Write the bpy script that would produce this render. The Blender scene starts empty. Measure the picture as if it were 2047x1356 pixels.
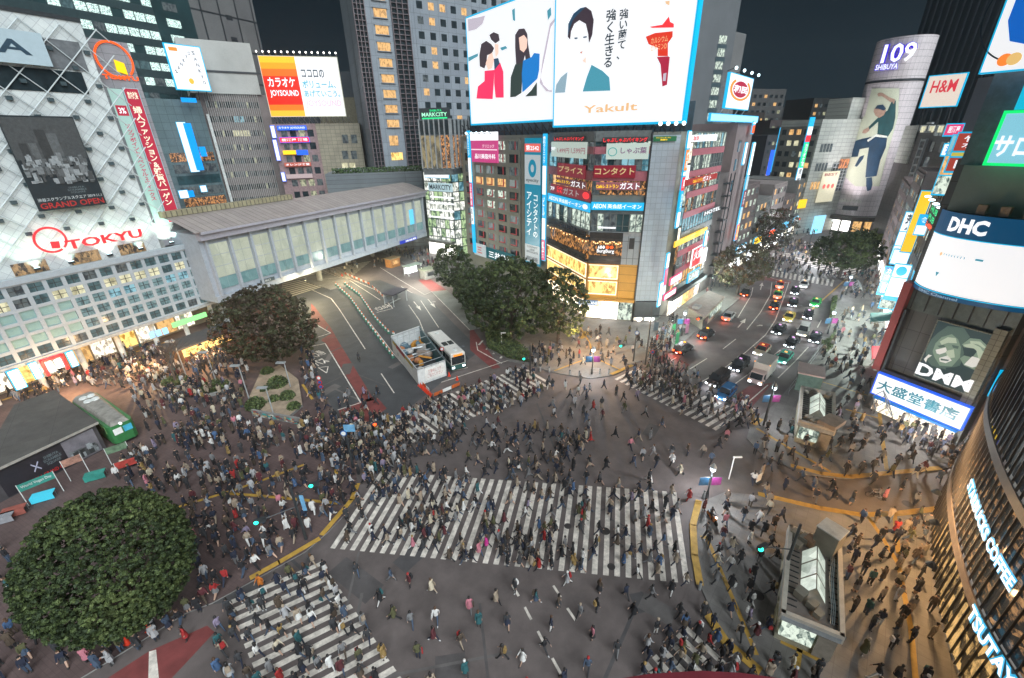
import bpy, math, random
import numpy as np
from mathutils import Vector, Matrix
random.seed(7); np.random.seed(7)
R=math.radians
C=bpy.context.scene.collection
# ------------------------------------------------ camera, sky, sun, exposure
PITCH,ROLL,CH,FPX,PW,PH=25.0,-1.1,34.0,870.0,2047.0,1356.0
_p,_r=R(PITCH),R(ROLL)
_fw=Vector((0,math.cos(_p),-math.sin(_p))); _u=Vector((0,math.sin(_p),math.cos(_p))); _x=Vector((1,0,0))
_rt=math.cos(_r)*_x+math.sin(_r)*_u; _up=-math.sin(_r)*_x+math.cos(_r)*_u
cd=bpy.data.cameras.new('camera'); cam=bpy.data.objects.new('camera',cd); C.objects.link(cam)
m=Matrix((_rt,_up,-_fw)).transposed().to_4x4(); m.translation=Vector((0,0,CH)); cam.matrix_world=m
cd.sensor_width=36; cd.lens=FPX/PW*36; cd.clip_end=3000; cd.clip_start=.2
sc=bpy.context.scene; sc.camera=cam
w=bpy.data.worlds.new('World'); sc.world=w; w.use_nodes=True
nt=w.node_tree; nt.nodes.clear()
sky=nt.nodes.new('ShaderNodeTexSky'); sky.sky_type='NISHITA'; sky.sun_disc=False
sky.sun_elevation=R(-4); sky.sun_rotation=R(200); sky.air_density=1.6; sky.dust_density=.5; sky.ozone_density=6
bg=nt.nodes.new('ShaderNodeBackground'); bg.inputs[1].default_value=.12
out=nt.nodes.new('ShaderNodeOutputWorld'); ad=nt.nodes.new('ShaderNodeMix'); ad.data_type='RGBA'; ad.blend_type='ADD'; ad.inputs[0].default_value=1   # city glow, stronger toward the horizon
tc=nt.nodes.new('ShaderNodeTexCoord'); sz=nt.nodes.new('ShaderNodeSeparateXYZ'); nt.links.new(tc.outputs['Generated'],sz.inputs[0]); rp=nt.nodes.new('ShaderNodeValToRGB'); nt.links.new(sz.outputs[2],rp.inputs[0])
rp.color_ramp.elements[0].color=(.07,.17,.24,1); rp.color_ramp.elements[1].position=.35; rp.color_ramp.elements[1].color=(.02,.05,.085,1); nt.links.new(rp.outputs[0],ad.inputs[7])
nt.links.new(sky.outputs[0],ad.inputs[6]); nt.links.new(ad.outputs[2],bg.inputs[0]); nt.links.new(bg.outputs[0],out.inputs[0])
sd=bpy.data.lights.new('sky_glow','SUN'); sd.energy=5.0; sd.angle=R(58); sd.color=(.90,.97,1)
so=bpy.data.objects.new('sky_glow',sd); C.objects.link(so)
so.rotation_euler=Vector((-.48,.82,-.85)).to_track_quat('-Z','Y').to_euler()
sc.view_settings.view_transform='Standard'; sc.view_settings.look='None'; sc.view_settings.exposure=0.16; sc.view_settings.gamma=1
cy=sc.cycles; cy.use_denoising=True; cy.max_bounces=4; cy.diffuse_bounces=2; cy.glossy_bounces=3; cy.transmission_bounces=3; cy.transparent_max_bounces=6
cy.sample_clamp_indirect=3; cy.sample_clamp_direct=12; cy.use_adaptive_sampling=True; cy.caustics_reflective=False; cy.caustics_refractive=False
# ------------------------------------------------ pixel <-> world helpers
def pdir(px,py): return _fw+_rt*((px-PW/2)/FPX)+_up*((PH/2-py)/FPX)
def G(px,py,z=0.):
    d=pdir(px,py); t=(z-CH)/d.z; return Vector((d.x*t,d.y*t,z))
def AtY(px,py,Y):
    d=pdir(px,py); t=Y/d.y; return Vector((d.x*t,Y,CH+d.z*t))
def proj(P):
    d=Vector(P)-Vector((0,0,CH)); z=d.dot(_fw)
    if z<.1: return (-9e9,-9e9)
    return (PW/2+FPX*d.dot(_rt)/z, PH/2-FPX*d.dot(_up)/z)
class Wall:
    """vertical plane through two plan points, left to right as seen from the square"""
    def __init__(s,p0,p1):
        s.p0=Vector((p0[0],p0[1])); s.p1=Vector((p1[0],p1[1])); e=s.p1-s.p0; s.L=e.length; s.e=e/s.L; s.n=Vector((s.e.y,-s.e.x)); s.ang=math.atan2(s.e.y,s.e.x)
    def pt(s,u,z,d=0.):
        q=s.p0+s.e*u+s.n*d; return Vector((q.x,q.y,z))
    def uv(s,px,py,d=0.):
        k=pdir(px,py); a=Matrix(((k.x,-s.e.x),(k.y,-s.e.y))); b=s.p0+s.n*d
        t,u=a.inverted()@b; return u,CH+k.z*t
    def box(s,pts,d=0.):
        q=[s.uv(*p,d) for p in pts]; us=[a for a,b in q]; zs=[b for a,b in q]
        if len(q)==2: return min(us),max(us),min(zs),max(zs)
        us.sort(); zs.sort(); return (us[0]+us[1])/2,(us[2]+us[3])/2,(zs[0]+zs[1])/2,(zs[2]+zs[3])/2
    def off(s,d): return Wall(s.p0+s.n*d,s.p1+s.n*d)
def azwall(p,az,L=30): a=R(az); return Wall(p,(p[0]+math.sin(a)*L,p[1]+math.cos(a)*L))
# ------------------------------------------------ materials
MC={}
def _base(name):
    m=bpy.data.materials.new(name); m.use_nodes=True; nt=m.node_tree; b=nt.nodes['Principled BSDF']; return m,nt,b
def mat(name,col,rough=.6,metal=0,var=.25,scale=1.5,bump=0.,spec=.5,tile=None,tilecol=None):
    """painted / stone / metal surface: base colour broken up by two noises, optional panel joints"""
    if name in MC: return MC[name]
    m,nt,b=_base(name); N=nt.nodes; L=nt.links
    b.inputs['Roughness'].default_value=rough; b.inputs['Metallic'].default_value=metal; b.inputs['Specular IOR Level'].default_value=spec
    g=N.new('ShaderNodeNewGeometry'); n=N.new('ShaderNodeTexNoise'); n.inputs['Scale'].default_value=scale; n.inputs['Detail'].default_value=6; n.inputs['Roughness'].default_value=.65
    L.new(g.outputs['Position'],n.inputs['Vector'])
    r=N.new('ShaderNodeMapRange'); r.inputs[1].default_value=.3; r.inputs[2].default_value=.7; r.inputs[3].default_value=1-var; r.inputs[4].default_value=1+var
    L.new(n.outputs[0],r.inputs[0])
    mx=N.new('ShaderNodeVectorMath'); mx.operation='SCALE'; mx.inputs[0].default_value=col; L.new(r.outputs[0],mx.inputs['Scale'])
    last=mx.outputs[0]
    if tile:
        br=N.new('ShaderNodeTexBrick'); br.inputs['Scale'].default_value=1; br.offset=0; br.inputs['Brick Width'].default_value=tile[0]; br.inputs['Row Height'].default_value=tile[1]
        br.inputs['Mortar Size'].default_value=tile[2]; br.inputs['Mortar Smooth'].default_value=.3
        br.inputs['Color1'].default_value=(1,1,1,1); br.inputs['Color2'].default_value=(.86,.86,.88,1); br.inputs['Mortar'].default_value=(*(tilecol or (.35,.35,.35)),1)
        if len(tile)>3:
            mp=N.new('ShaderNodeMapping'); mp.inputs['Rotation'].default_value=tile[3]; L.new(g.outputs['Position'],mp.inputs['Vector']); L.new(mp.outputs[0],br.inputs['Vector'])
        else: L.new(g.outputs['Position'],br.inputs['Vector'])
        mu=N.new('ShaderNodeVectorMath'); mu.operation='MULTIPLY'; L.new(last,mu.inputs[0]); L.new(br.outputs['Color'],mu.inputs[1]); last=mu.outputs[0]
    L.new(last,b.inputs['Base Color'])
    if bump:
        bp=N.new('ShaderNodeBump'); bp.inputs['Strength'].default_value=bump; bp.inputs['Distance'].default_value=.05; L.new(n.outputs[0],bp.inputs['Height']); L.new(bp.outputs[0],b.inputs['Normal'])
    MC[name]=m; return m
def walltile(W,tw,th,mort=.03):
    """brick-texture rotation that lays a grid on the wall's own plane: local x along wall, y up"""
    return (tw,th,mort,(R(-90),-W.ang,0))
def emi(name,col,st=1.,sample=True):
    if name in MC: return MC[name]
    m,nt,b=_base(name); b.inputs['Base Color'].default_value=(*[min(.8,c*.5) for c in col],1); b.inputs['Roughness'].default_value=.35
    b.inputs['Emission Color'].default_value=(*col,1); b.inputs['Emission Strength'].default_value=st
    if not sample: m.cycles.emission_sampling='NONE'
    MC[name]=m; return m
def room(name,dark,light,st=1.,scale=1.2,thr=(.4,.65),base=(.03,.035,.04),stretch=(1,1,.6)):
    """lit room behind glass: patches of bright and dark (lamps, shelves, blinds) under a glossy pane"""
    if name in MC: return MC[name]
    m,nt,b=_base(name); N=nt.nodes; L=nt.links; b.inputs['Base Color'].default_value=(*base,1); b.inputs['Roughness'].default_value=.12
    g=N.new('ShaderNodeNewGeometry'); mp=N.new('ShaderNodeMapping'); mp.inputs['Scale'].default_value=stretch; L.new(g.outputs['Position'],mp.inputs['Vector'])
    v=N.new('ShaderNodeTexVoronoi'); v.inputs['Scale'].default_value=scale*1.7; L.new(mp.outputs[0],v.inputs['Vector'])
    n=N.new('ShaderNodeTexNoise'); n.inputs['Scale'].default_value=scale; n.inputs['Detail'].default_value=5; n.inputs['Roughness'].default_value=.75; L.new(mp.outputs[0],n.inputs['Vector'])
    s=N.new('ShaderNodeSeparateColor'); L.new(v.outputs['Color'],s.inputs[0])
    a=N.new('ShaderNodeMath'); a.operation='MULTIPLY_ADD'; L.new(s.outputs[0],a.inputs[0]); a.inputs[1].default_value=.35; L.new(n.outputs[0],a.inputs[2])
    r=N.new('ShaderNodeMapRange'); r.inputs[1].default_value=thr[0]+.12; r.inputs[2].default_value=thr[1]+.12; L.new(a.outputs[0],r.inputs[0])
    mx=N.new('ShaderNodeMix'); mx.data_type='RGBA'; mx.inputs[6].default_value=(*dark,1); mx.inputs[7].default_value=(*light,1); L.new(r.outputs[0],mx.inputs[0])
    L.new(mx.outputs[2],b.inputs['Emission Color']); b.inputs['Emission Strength'].default_value=st; m.cycles.emission_sampling='NONE'
    MC[name]=m; return m
def glass(name,col=(.02,.03,.035),rough=.08):
    return mat(name,col,rough,0,.5,.5,0,.6)
WHITE=emi('screen_white',(.76,.77,.79),1.); WHITED=emi('screen_white_dim',(.74,.74,.75),1.)
SIGNW=emi('sign_white',(.78,.80,.83),1.15)
GLOWW=emi('shop_white',(1,.97,.9),3.2)
CYAN=emi('cyan_halo',(.0,.42,.72),.9,False)  # glowing cyan edging that imitates the blue halo round lit signs
RED=emi('neon_red',(.95,.03,.04),1.,False); ORANGE=emi('neon_orange',(1,.10,.01),1.1,False); YEL=emi('neon_yellow',(1,.62,.02),1.,False)
BLUE=emi('neon_blue',(.02,.12,.85),1.,False); GREEN=emi('neon_green',(.02,.75,.25),.9,False); PINK=emi('neon_pink',(.75,.05,.18),.8,False)
LETW=emi('letter_white',(.85,.87,.9),1.,False); LETC=emi('letter_cyan',(.1,.45,.6),.7,False); LETD=mat('letter_dark',(.02,.05,.08),.5)
TEAL=emi('teal_panel',(.0,.22,.35),.7,False); MAG=emi('magenta_panel',(.5,.03,.14),.7,False); DKRED=emi('dim_red_panel',(.25,.015,.03),.6,False)
ORP=emi('orange_panel',(.95,.25,.03),.9,False); WARM=emi('warm_light',(1,.62,.28),2.5,False)
CONC=mat('concrete',(.28,.28,.27),.8,0,.25,.8,.3); DARK=mat('dark_metal',(.035,.04,.045),.5,.3); GREY=mat('grey_paint',(.30,.32,.33),.5); STEEL=mat('steel',(.4,.42,.43),.35,.8)
PALE=mat('pale_paint',(.6,.62,.6),.5); WPAINT=mat('white_paint',(.72,.72,.70),.5,0,.12); BLACKP=mat('black_paint',(.012,.013,.015),.3,0,.2)
DGL=glass('dark_glass'); TGL=glass('teal_glass',(.03,.07,.08)); 
R_WARM=room('room_warm',(.30,.13,.035),(.95,.55,.2),1.,1.2,(.25,.6)); R_COOL=room('room_cool',(.05,.09,.08),(.75,.85,.72),1.,1.6); R_DIM=room('room_dim',(.015,.02,.025),(.09,.11,.11),1.,1.2)
R_CREAM=room('room_cream',(.35,.32,.18),(.8,.76,.5),1.,.9,(.3,.7)); R_BLUE=room('room_blue',(.03,.12,.16),(.25,.5,.58),1.,.8)
R_GOLD=room('room_gold',(.42,.18,.01),(1,.72,.22),1.35,1.1,(.35,.6)); R_OFF=room('room_office',(.07,.13,.13),(.75,1,.92),1.35,2.6,(.42,.58),stretch=(1,1,1.6))
R_CAFE=room('room_cafe',(.03,.017,.01),(.75,.33,.10),1.,2.2,(.5,.72)); R_SHOP=room('room_shop',(.25,.2,.14),(1,.92,.75),1.5,1.5,(.35,.6))
# ------------------------------------------------ mesh builder
class MB:
    def __init__(s): s.v=[]; s.f=[]; s.m=[]; s.mats=[]
    def mi(s,mt):
        if mt not in s.mats: s.mats.append(mt)
        return s.mats.index(mt)
    def add(s,vs,fs,mt):
        o=len(s.v); s.v+=[tuple(a) for a in vs]; i=s.mi(mt)
        for f in fs: s.f.append([o+k for k in f]); s.m.append(i)
        return s
    def hexa(s,c,mt):  # 4 bottom (ccw from above) + 4 top
        return s.add(c,[(3,2,1,0),(4,5,6,7),(0,1,5,4),(1,2,6,5),(2,3,7,6),(3,0,4,7)],mt)
    def box(s,c,sz,mt,rz=0,taper=1.):
        x,y,z=[k/2 for k in sz]; ca,sa=math.cos(rz),math.sin(rz); o=[]
        for zz,t in ((-z,1),(z,taper)):
            for a,b in ((-x,-y),(x,-y),(x,y),(-x,y)):
                a*=t;b*=t; o.append((c[0]+a*ca-b*sa,c[1]+a*sa+b*ca,c[2]+zz))
        return s.hexa(o,mt)
    def wbox(s,W,u0,u1,z0,z1,d0,d1,mt):
        o=[W.pt(u0,z,d) for z in (z0,) for d in (0,)]; o=[]
        for z in (z0,z1): o+=[W.pt(u0,z,d1),W.pt(u1,z,d1),W.pt(u1,z,d0),W.pt(u0,z,d0)]
        return s.hexa(o,mt)
    def prism(s,poly,z0,z1,mt,top=None):
        a=sum(poly[i][0]*poly[(i+1)%len(poly)][1]-poly[(i+1)%len(poly)][0]*poly[i][1] for i in range(len(poly)))
        if a<0: poly=poly[::-1]
        n=len(poly); vs=[(p[0],p[1],z0) for p in poly]+[(p[0],p[1],z1) for p in poly]
        fs=[(i,(i+1)%n,n+(i+1)%n,n+i) for i in range(n)]+[tuple(range(n))[::-1]]
        s.add(vs,fs,mt); return s.add(vs[n:],[tuple(range(n))],top or mt)
    def tube(s,p,q,r0,r1,mt,n=8,cap=True):
        p=Vector(p);q=Vector(q); d=(q-p).normalized(); a=d.orthogonal().normalized(); b=d.cross(a); vs=[]
        for c,r in ((p,r0),(q,r1)):
            for i in range(n):
                t=2*math.pi*i/n; vs.append(c+a*(r*math.cos(t))+b*(r*math.sin(t)))
        fs=[(i,(i+1)%n,n+(i+1)%n,n+i) for i in range(n)]
        if cap: fs+=[tuple(range(n))[::-1],tuple(range(n,2*n))]
        return s.add(vs,fs,mt)
    def ball(s,c,r,mt,n=8,k=5,sz=1.):
        vs=[(c[0],c[1],c[2]-r*sz)]; 
        for j in range(1,k):
            t=math.pi*j/k
            for i in range(n): a=2*math.pi*i/n; vs.append((c[0]+r*math.sin(t)*math.cos(a),c[1]+r*math.sin(t)*math.sin(a),c[2]-r*sz*math.cos(t)))
        vs.append((c[0],c[1],c[2]+r*sz)); fs=[(0,1+(i+1)%n,1+i) for i in range(n)]
        for j in range(k-2):
            o=1+j*n; fs+=[(o+i,o+(i+1)%n,o+n+(i+1)%n,o+n+i) for i in range(n)]
        o=1+(k-2)*n; l=len(vs)-1; fs+=[(o+i,o+(i+1)%n,l) for i in range(n)]
        return s.add(vs,fs,mt)
    def poly(s,pts,mt): return s.add(pts,[tuple(range(len(pts)))],mt)
    def mesh(s,name,org=(0,0,0),smooth=False):
        me=bpy.data.meshes.new(name); ox,oy,oz=org
        me.from_pydata([(a-ox,b-oy,c-oz) for a,b,c in s.v],[],s.f)
        for mt in s.mats: me.materials.append(mt)
        me.polygons.foreach_set('material_index',s.m)
        if smooth: me.polygons.foreach_set('use_smooth',[True]*len(s.f))
        me.update(); return me
    def build(s,name,parent=None,kind=None,org=None,label=None,cat=None,group=None,smooth=False):
        if org is None: org=parent.location if parent else (0,0,0)
        o=bpy.data.objects.new(name,s.mesh(name,org,smooth)); C.objects.link(o)
        if parent: o.parent=parent; o.location=Vector(org)-parent.location
        else: o.location=org
        return tag(o,label,cat,group,kind)
def tag(o,label=None,cat=None,group=None,kind=None):
    if label: o['label']=label
    if cat: o['category']=cat
    if group: o['group']=group
    if kind: o['kind']=kind
    return o
def thing(name,label,cat,loc=(0,0,0),rz=0,group=None):
    o=bpy.data.objects.new(name,None); C.objects.link(o); o.location=loc; o.rotation_euler=(0,0,rz); o.empty_display_size=.3
    return tag(o,label,cat,group)
def kids(o): return [c for c in o.children]
def dup(root,loc,rz=0,label=None,group=None,scale=None):
    r=root.copy(); C.objects.link(r); r.location=loc; r.rotation_euler=(0,0,rz)
    if label: r['label']=label
    if group: r['group']=group
    if scale: r.scale=scale
    for ch in kids(root):
        c=ch.copy(); C.objects.link(c); c.parent=r
        for g in kids(ch):
            d=g.copy(); C.objects.link(d); d.parent=c
    return r
# ------------------------------------------------ lettering
FONT=None
def text_mesh(body,extr=.0,align='CENTER',line=1.,bold=0.):
    cu=bpy.data.curves.new('lettering','FONT'); cu.body=body; cu.align_x=align; cu.space_line=line; cu.extrude=extr; cu.offset=bold; cu.resolution_u=2
    o=bpy.data.objects.new('lettering',cu); C.objects.link(o); bpy.context.view_layer.update()
    me=bpy.data.meshes.new_from_object(o.evaluated_get(bpy.context.evaluated_depsgraph_get()))
    bpy.data.objects.remove(o); bpy.data.curves.remove(cu); return me
def letters(parent,W,body,u0,u1,z0,z1,d,mt,bold=.02,vertical=False,name='lettering',line=1.,lean=0.):
    if vertical: body='\n'.join(body); line=.95
    me=text_mesh(body,.0,line=line,bold=bold); n=len(me.vertices)
    if n==0: return None
    co=np.empty(n*3); me.vertices.foreach_get('co',co); co=co.reshape(-1,3); lo=co.min(0); hi=co.max(0); sz=np.maximum(hi-lo,1e-6)
    a=(co[:,0]-lo[0])/sz[0]; b=(co[:,1]-lo[1])/sz[1]; ox,oy,oz=parent.location
    base=W.p0; o=np.empty((n,3)); uu=u0+a*(u1-u0)+lean*b; o[:,0]=base.x+W.e.x*uu+W.n.x*d-ox; o[:,1]=base.y+W.e.y*uu+W.n.y*d-oy; o[:,2]=z0+b*(z1-z0)-oz
    me.vertices.foreach_set('co',o.ravel()); me.materials.clear(); me.materials.append(mt); me.update(); me.name=name
    ob=bpy.data.objects.new(name,me); C.objects.link(ob); ob.parent=parent; return ob
def sign(name,label,W,bx,board,texts=(),d=.15,th=.15,edge=None,cat='sign',group=None,ew=.12):
    """flat board on a wall; texts = (string, a0,a1,b0,b1 (fractions of the board), material[, vertical])"""
    u0,u1,z0,z1=bx; c=W.pt((u0+u1)/2,z0,d); t=thing(name,label,cat,c,0,group)
    MB().wbox(W,u0,u1,z0,z1,d,d+th,board).build('board',t)
    if edge:
        f=MB()
        for a in ((u0-ew,u1+ew,z0-ew,z0),(u0-ew,u1+ew,z1,z1+ew),(u0-ew,u0,z0,z1),(u1,u1+ew,z0,z1)): f.wbox(W,*a,d-.02,d+th+.03,edge)
        f.build('frame',t)  # cyan or blue strips imitate the halo round the lit board
    for tx in texts:
        s,a0,a1,b0,b1,mt=tx[:6]; letters(t,W,s,u0+a0*(u1-u0),u0+a1*(u1-u0),z0+b0*(z1-z0),z0+b1*(z1-z0),d+th+.03,mt,vertical=len(tx)>6 and tx[6])
    return t
def decal(parent,W,px,d,mt,name='picture'):
    """flat printed or displayed shape on a board, outline given in photo pixels and laid on the board's own plane"""
    b=MB()
    for shape in (px if isinstance(px[0][0],(list,tuple)) else [px]):
        b.poly([W.pt(*W.uv(x,y,d),d) for x,y in shape],mt)
    return b.build(name,parent)
# ------------------------------------------------ buildings
class Bld:
    def __init__(s,name,label,loc,cat='building',group=None):
        s.t=thing(name,label,cat,loc,0,group); s.w=MB(); s.win=[]
    def core(s,poly,z0,z1,mt,top=None): s.w.prism([tuple(p)[:2] for p in poly],z0,z1,mt,top); return s
    def grid(s,W,u0,u1,z0,z1,nc,nr,wf,hf,pick,fr,proud=.25,band=None,depth=.06,colmat=None):
        """piers and bands proud of the core leave openings; a pane stands in each one"""
        cw=(u1-u0)/nc; ch=(z1-z0)/nr; pw=cw*(1-wf)/2; ph=ch*(1-hf)/2
        for i in range(nc+1):
            a=max(u0,u0+i*cw-pw); b=min(u1,u0+i*cw+pw)
            if b-a>.005: s.w.wbox(W,a,b,z0,z1,0,proud,colmat or fr)
        for j in range(nr+1):
            a=max(z0,z0+j*ch-ph); b=min(z1,z0+j*ch+ph)
            if b-a>.005: s.w.wbox(W,u0,u1,a,b,0,proud-.02 if wf<.97 else proud,band or fr)
        for i in range(nc):
            for j in range(nr):
                mt=pick(i,j) if callable(pick) else random.choice(pick)
                if mt is None: continue
                s.win.append((W,u0+i*cw+pw*.9,u0+(i+1)*cw-pw*.9,z0+j*ch+ph*.9,z0+(j+1)*ch-ph*.9,depth,mt))
    def pane(s,W,u0,u1,z0,z1,d,mt): s.win.append((W,u0,u1,z0,z1,d,mt))
    def done(s,name='wall',limit=100):
        s.w.build(name,s.t)
        def key(a):
            W,u0,u1,z0,z1,d,mt=a; c=W.pt((u0+u1)/2,(z0+z1)/2,d); x,y=proj(c)
            inn=0 if (-20<x<2067 and -20<y<1376) else 1
            return (inn,(c-Vector((0,0,CH))).length/max(.1,math.sqrt((u1-u0)*(z1-z0))))
        s.win.sort(key=key); cache={}; rest=MB()
        for k,(W,u0,u1,z0,z1,d,mt) in enumerate(s.win):
            if k<limit:
                kk=(round(u1-u0,2),round(z1-z0,2),mt.name,round(W.ang,3))
                if kk not in cache:
                    b=MB(); w0=Wall((0,0),(math.cos(W.ang),math.sin(W.ang))); b.wbox(w0,-(u1-u0)/2,(u1-u0)/2,-(z1-z0)/2,(z1-z0)/2,.0,.05,mt); cache[kk]=b.mesh('window')
                o=bpy.data.objects.new('window',cache[kk]); C.objects.link(o); o.parent=s.t; o.location=W.pt((u0+u1)/2,(z0+z1)/2,d)-s.t.location
            else: rest.wbox(W,u0,u1,z0,z1,d,d+.05,mt)
        if rest.f: rest.build('window',s.t,kind='stuff')
        return s
def inpoly(x,y,P):
    c=False; j=len(P)-1
    for i in range(len(P)):
        if (P[i][1]>y)!=(P[j][1]>y) and x<(P[j][0]-P[i][0])*(y-P[i][1])/(P[j][1]-P[i][1])+P[i][0]: c=not c
        j=i
    return c
# ================================================ ground, roads, pavements, markings
ASPH=mat('asphalt',(.112,.092,.088),.75,0,.28,.35,.25); ASPHD=mat('asphalt_dark',(.055,.057,.062),.7,0,.25,.4,.25); ASPHB=mat('asphalt_brown',(.115,.095,.085),.75,0,.2,.5,.2)
PAVE=mat('plaza_brick',(.105,.070,.066),.75,0,.3,.35,.2,tile=(.6,.3,.012,(0,0,.45)),tilecol=(.6,.6,.6)); PAVG=mat('pavement_grey',(.17,.16,.15),.7,0,.25,.5,.2,tile=(.9,.9,.015,(0,0,.7)),tilecol=(.62,.62,.62))
PAVW=mat('pavement_tan',(.20,.165,.125),.7,0,.22,.5,.2,tile=(.6,.6,.012,(0,0,.2)),tilecol=(.7,.7,.7)); KERB=mat('kerb_stone',(.20,.195,.185),.8)
PAINT=mat('road_paint',(.60,.55,.49),.7,0,.42,1.6,.1); PAINTR=mat('red_road_paint',(.17,.040,.038),.75,0,.25,.8,.15); PAINTY=mat('tactile_yellow',(.42,.25,.045),.7,0,.28,1.5,.4)
SOIL=mat('soil',(.05,.04,.03),.9,0,.4,2,.5)
b=MB(); b.add([(-640,-70,0),(640,-70,0),(640,900,0),(-640,900,0)],[(0,1,2,3)],ASPH); b.build('ground',kind='structure')
def gpoly(px): return [tuple(G(*p)[:2]) for p in px]
def sheet(name,px,z,mt): b=MB(); P=gpoly(px); 
SLABS=[]
def slab(name,polyw,mt,h=.12,kerb=True):
    b=MB(); b.prism(polyw,-.02,h,KERB,mt); b.build(name,kind='structure'); SLABS.append(polyw)
HACHI=gpoly([(585,640),(612,700),(640,770),(662,822),(690,872),(712,925),(714,985),(690,1030),(655,1066),(610,1105),(520,1155),(425,1207),(373,1227),(175,1350)])+[(-45,5),(-110,10),(-110,90),(-70,105)]
slab('plaza_pavement',HACHI,PAVE)
SCRN=gpoly([(1015,722),(1060,732),(1115,748),(1180,758),(1222,752),(1262,728),(1312,716),(1350,700),(1386,668),(1450,622),(1478,598),(1497,572),(1505,545)])+[(75,128),(60,160),(0,170),(-35,175)]+gpoly([(765,505),(850,548),(900,570),(972,650)])
slab('corner_pavement',SCRN,PAVG)
RP1=gpoly([(1500,850),(1492,878),(1520,905),(1562,928),(1610,950),(1690,958),(1790,950),(1880,938)])+[(62,40),(70,45),(110,95),(150,140)]+gpoly([(1740,530),(1690,560),(1672,600),(1655,650),(1632,700),(1590,760),(1545,812)])
slab('right_pavement',RP1,PAVG)
RP2=gpoly([(1515,992),(1640,1022),(1720,1036),(1880,1026)])+[(60,40),(60,5)]+gpoly([(1600,1420),(1520,1345),(1462,1295),(1425,1230),(1400,1175),(1390,1090),(1402,1005),(1450,985)])
slab('near_pavement',RP2,PAVG)
slab('bus_island',gpoly([(863,584),(893,581),(972,654),(939,661)]),mat('island_concrete',(.16,.165,.15),.85,0,.3,.4))
slab('bridge_pavement',gpoly([(640,545),(700,560),(690,575),(660,580),(600,560)]),PAVG)
FARP=[(100,150),(140,190),(95,250),(60,200)]
slab('far_pavement',FARP,PAVG)
def onslab(x,y):
    for s in SLABS:
        if inpoly(x,y,s): return .12
    return 0.
mk=MB(); Z1=.004
def flat(b,pts,mt,z=None):
    P=[]
    for p in pts:
        zz=(onslab(*p[:2])+Z1) if z is None else z
        P.append((p[0],p[1],zz))
    zz=max(q[2] for q in P); P=[(a,c,zz) for a,c,_ in P]
    ar=sum(P[i][0]*P[(i+1)%len(P)][1]-P[(i+1)%len(P)][0]*P[i][1] for i in range(len(P)))
    if ar<0: P=P[::-1]
    b.add(P,[tuple(range(len(P)))],mt)
def stripes(A0,A1,B0,B1,n,duty=.5,mt=PAINT,fn=G,b=None):
    b=b or mk; A0,A1,B0,B1=[fn(*p) if not isinstance(p,Vector) else p for p in (A0,A1,B0,B1)]
    for i in range(n):
        t0=i/(n-1+duty); t1=(i+duty)/(n-1+duty); j=random.uniform(-.04,.04)
        flat(b,[A0.lerp(B0,t0),A0.lerp(B0,t1),A1.lerp(B1,t1),A1.lerp(B1,t0)],mt,Z1)
def line(px,wd,mt=PAINT,b=None,z=None):
    b=b or mk; P=[G(*p) if not isinstance(p,Vector) else p for p in px]
    for i in range(len(P)-1):
        d=(P[i+1]-P[i]).normalized(); n=Vector((-d.y,d.x,0))*wd/2; e=d*wd*.25 if i<len(P)-2 else d*0
        zz=z if z is not None else max(onslab(*P[i][:2]),onslab(*P[i+1][:2]))+Z1+(.0015 if i%2 else 0)
        flat(b,[P[i]-n,P[i+1]+e-n,P[i+1]+e+n,P[i]+n],mt,zz)
stripes((761,943),(660,1096),(1352,984),(1379,1167),34)
a0,a1=G(452,1204),G(642,1123); e=(G(791,1339)-a1); st=e*(17/13.0)
stripes(a0,a1,a0+st,a1+st,18)
stripes((765,838),(825,885),(1045,733),(1105,768),24)
stripes((1275,735),(1228,758),(1489,825),(1431,861),17)
stripes((1373,1251),(1452,1325),(1287,1331),(1360,1420),6)
stripes((742,522),(566,556),(700,556),(560,600),11,.45,PAINTC:=mat('road_paint_lamplit',(.5,.46,.36),.7,0,.25,1.3))  # yellowish light under the footbridge is put into this paint colour
stripes((1545,541),(1543,552),(1668,560),(1664,573),14); stripes((1600,505),(1556,508),(1748,545),(1690,560),18)
stripes((1060,560),(1075,548),(1000,548),(1015,538),8)
mk.build('crosswalk_paint',kind='structure')
mk=MB(); W_=.16
for a in ([(624,580),(662,597),(678,618),(730,698)],[(602,584),(642,572)],[(762,747),(788,786)],[(620,693),(650,687),(721,805),(675,820)],[(622,643),(661,666),(636,674)],[(841,601),(877,655)],[(817,610),(838,640),(852,676)],[(802,573),(824,586)],
          [(882,766),(1016,722)],[(904,742),(935,735)],[(735,640),(785,705),(838,765),(848,775)],[(640,560),(690,555),(760,600)],[(753,625),(785,617)],[(785,617),(757,583),(690,553)],[(952,684),(955,700),(1003,727)],[(760,535),(800,560),(850,590),(863,584)],[(863,584),(939,661)],
          [(1024,1170),(1037,1192)],[(1049,1214),(1062,1239)],[(1075,1262),(1090,1290)],[(1104,1316),(1121,1347)],[(1106,1171),(1121,1194)],[(1134,1216),(1151,1241)],
          [(1379,738),(1413,717)],[(1336,724),(1352,715)],[(1445,698),(1471,678)],[(1475,635),(1502,590),(1505,575)],[(1493,659),(1520,625),(1540,590),(1543,565)],[(1400,765),(1440,742),(1490,705),(1530,670),(1550,640),(1565,600),(1577,565)],
          [(1466,770),(1510,738),(1560,700)],[(1555,756),(1590,722),(1616,694)],[(1463,795),(1510,818)],[(1497,803),(1535,770)],[(1634,655),(1642,640)],[(1530,552),(1575,566)]):
    line(a,W_ if a[0][1]<1100 else .2)
for x,y in ((957,690),(972,699),(986,708),(1000,718)): line([(x,y),(x+8,y-9)],.35)
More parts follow.
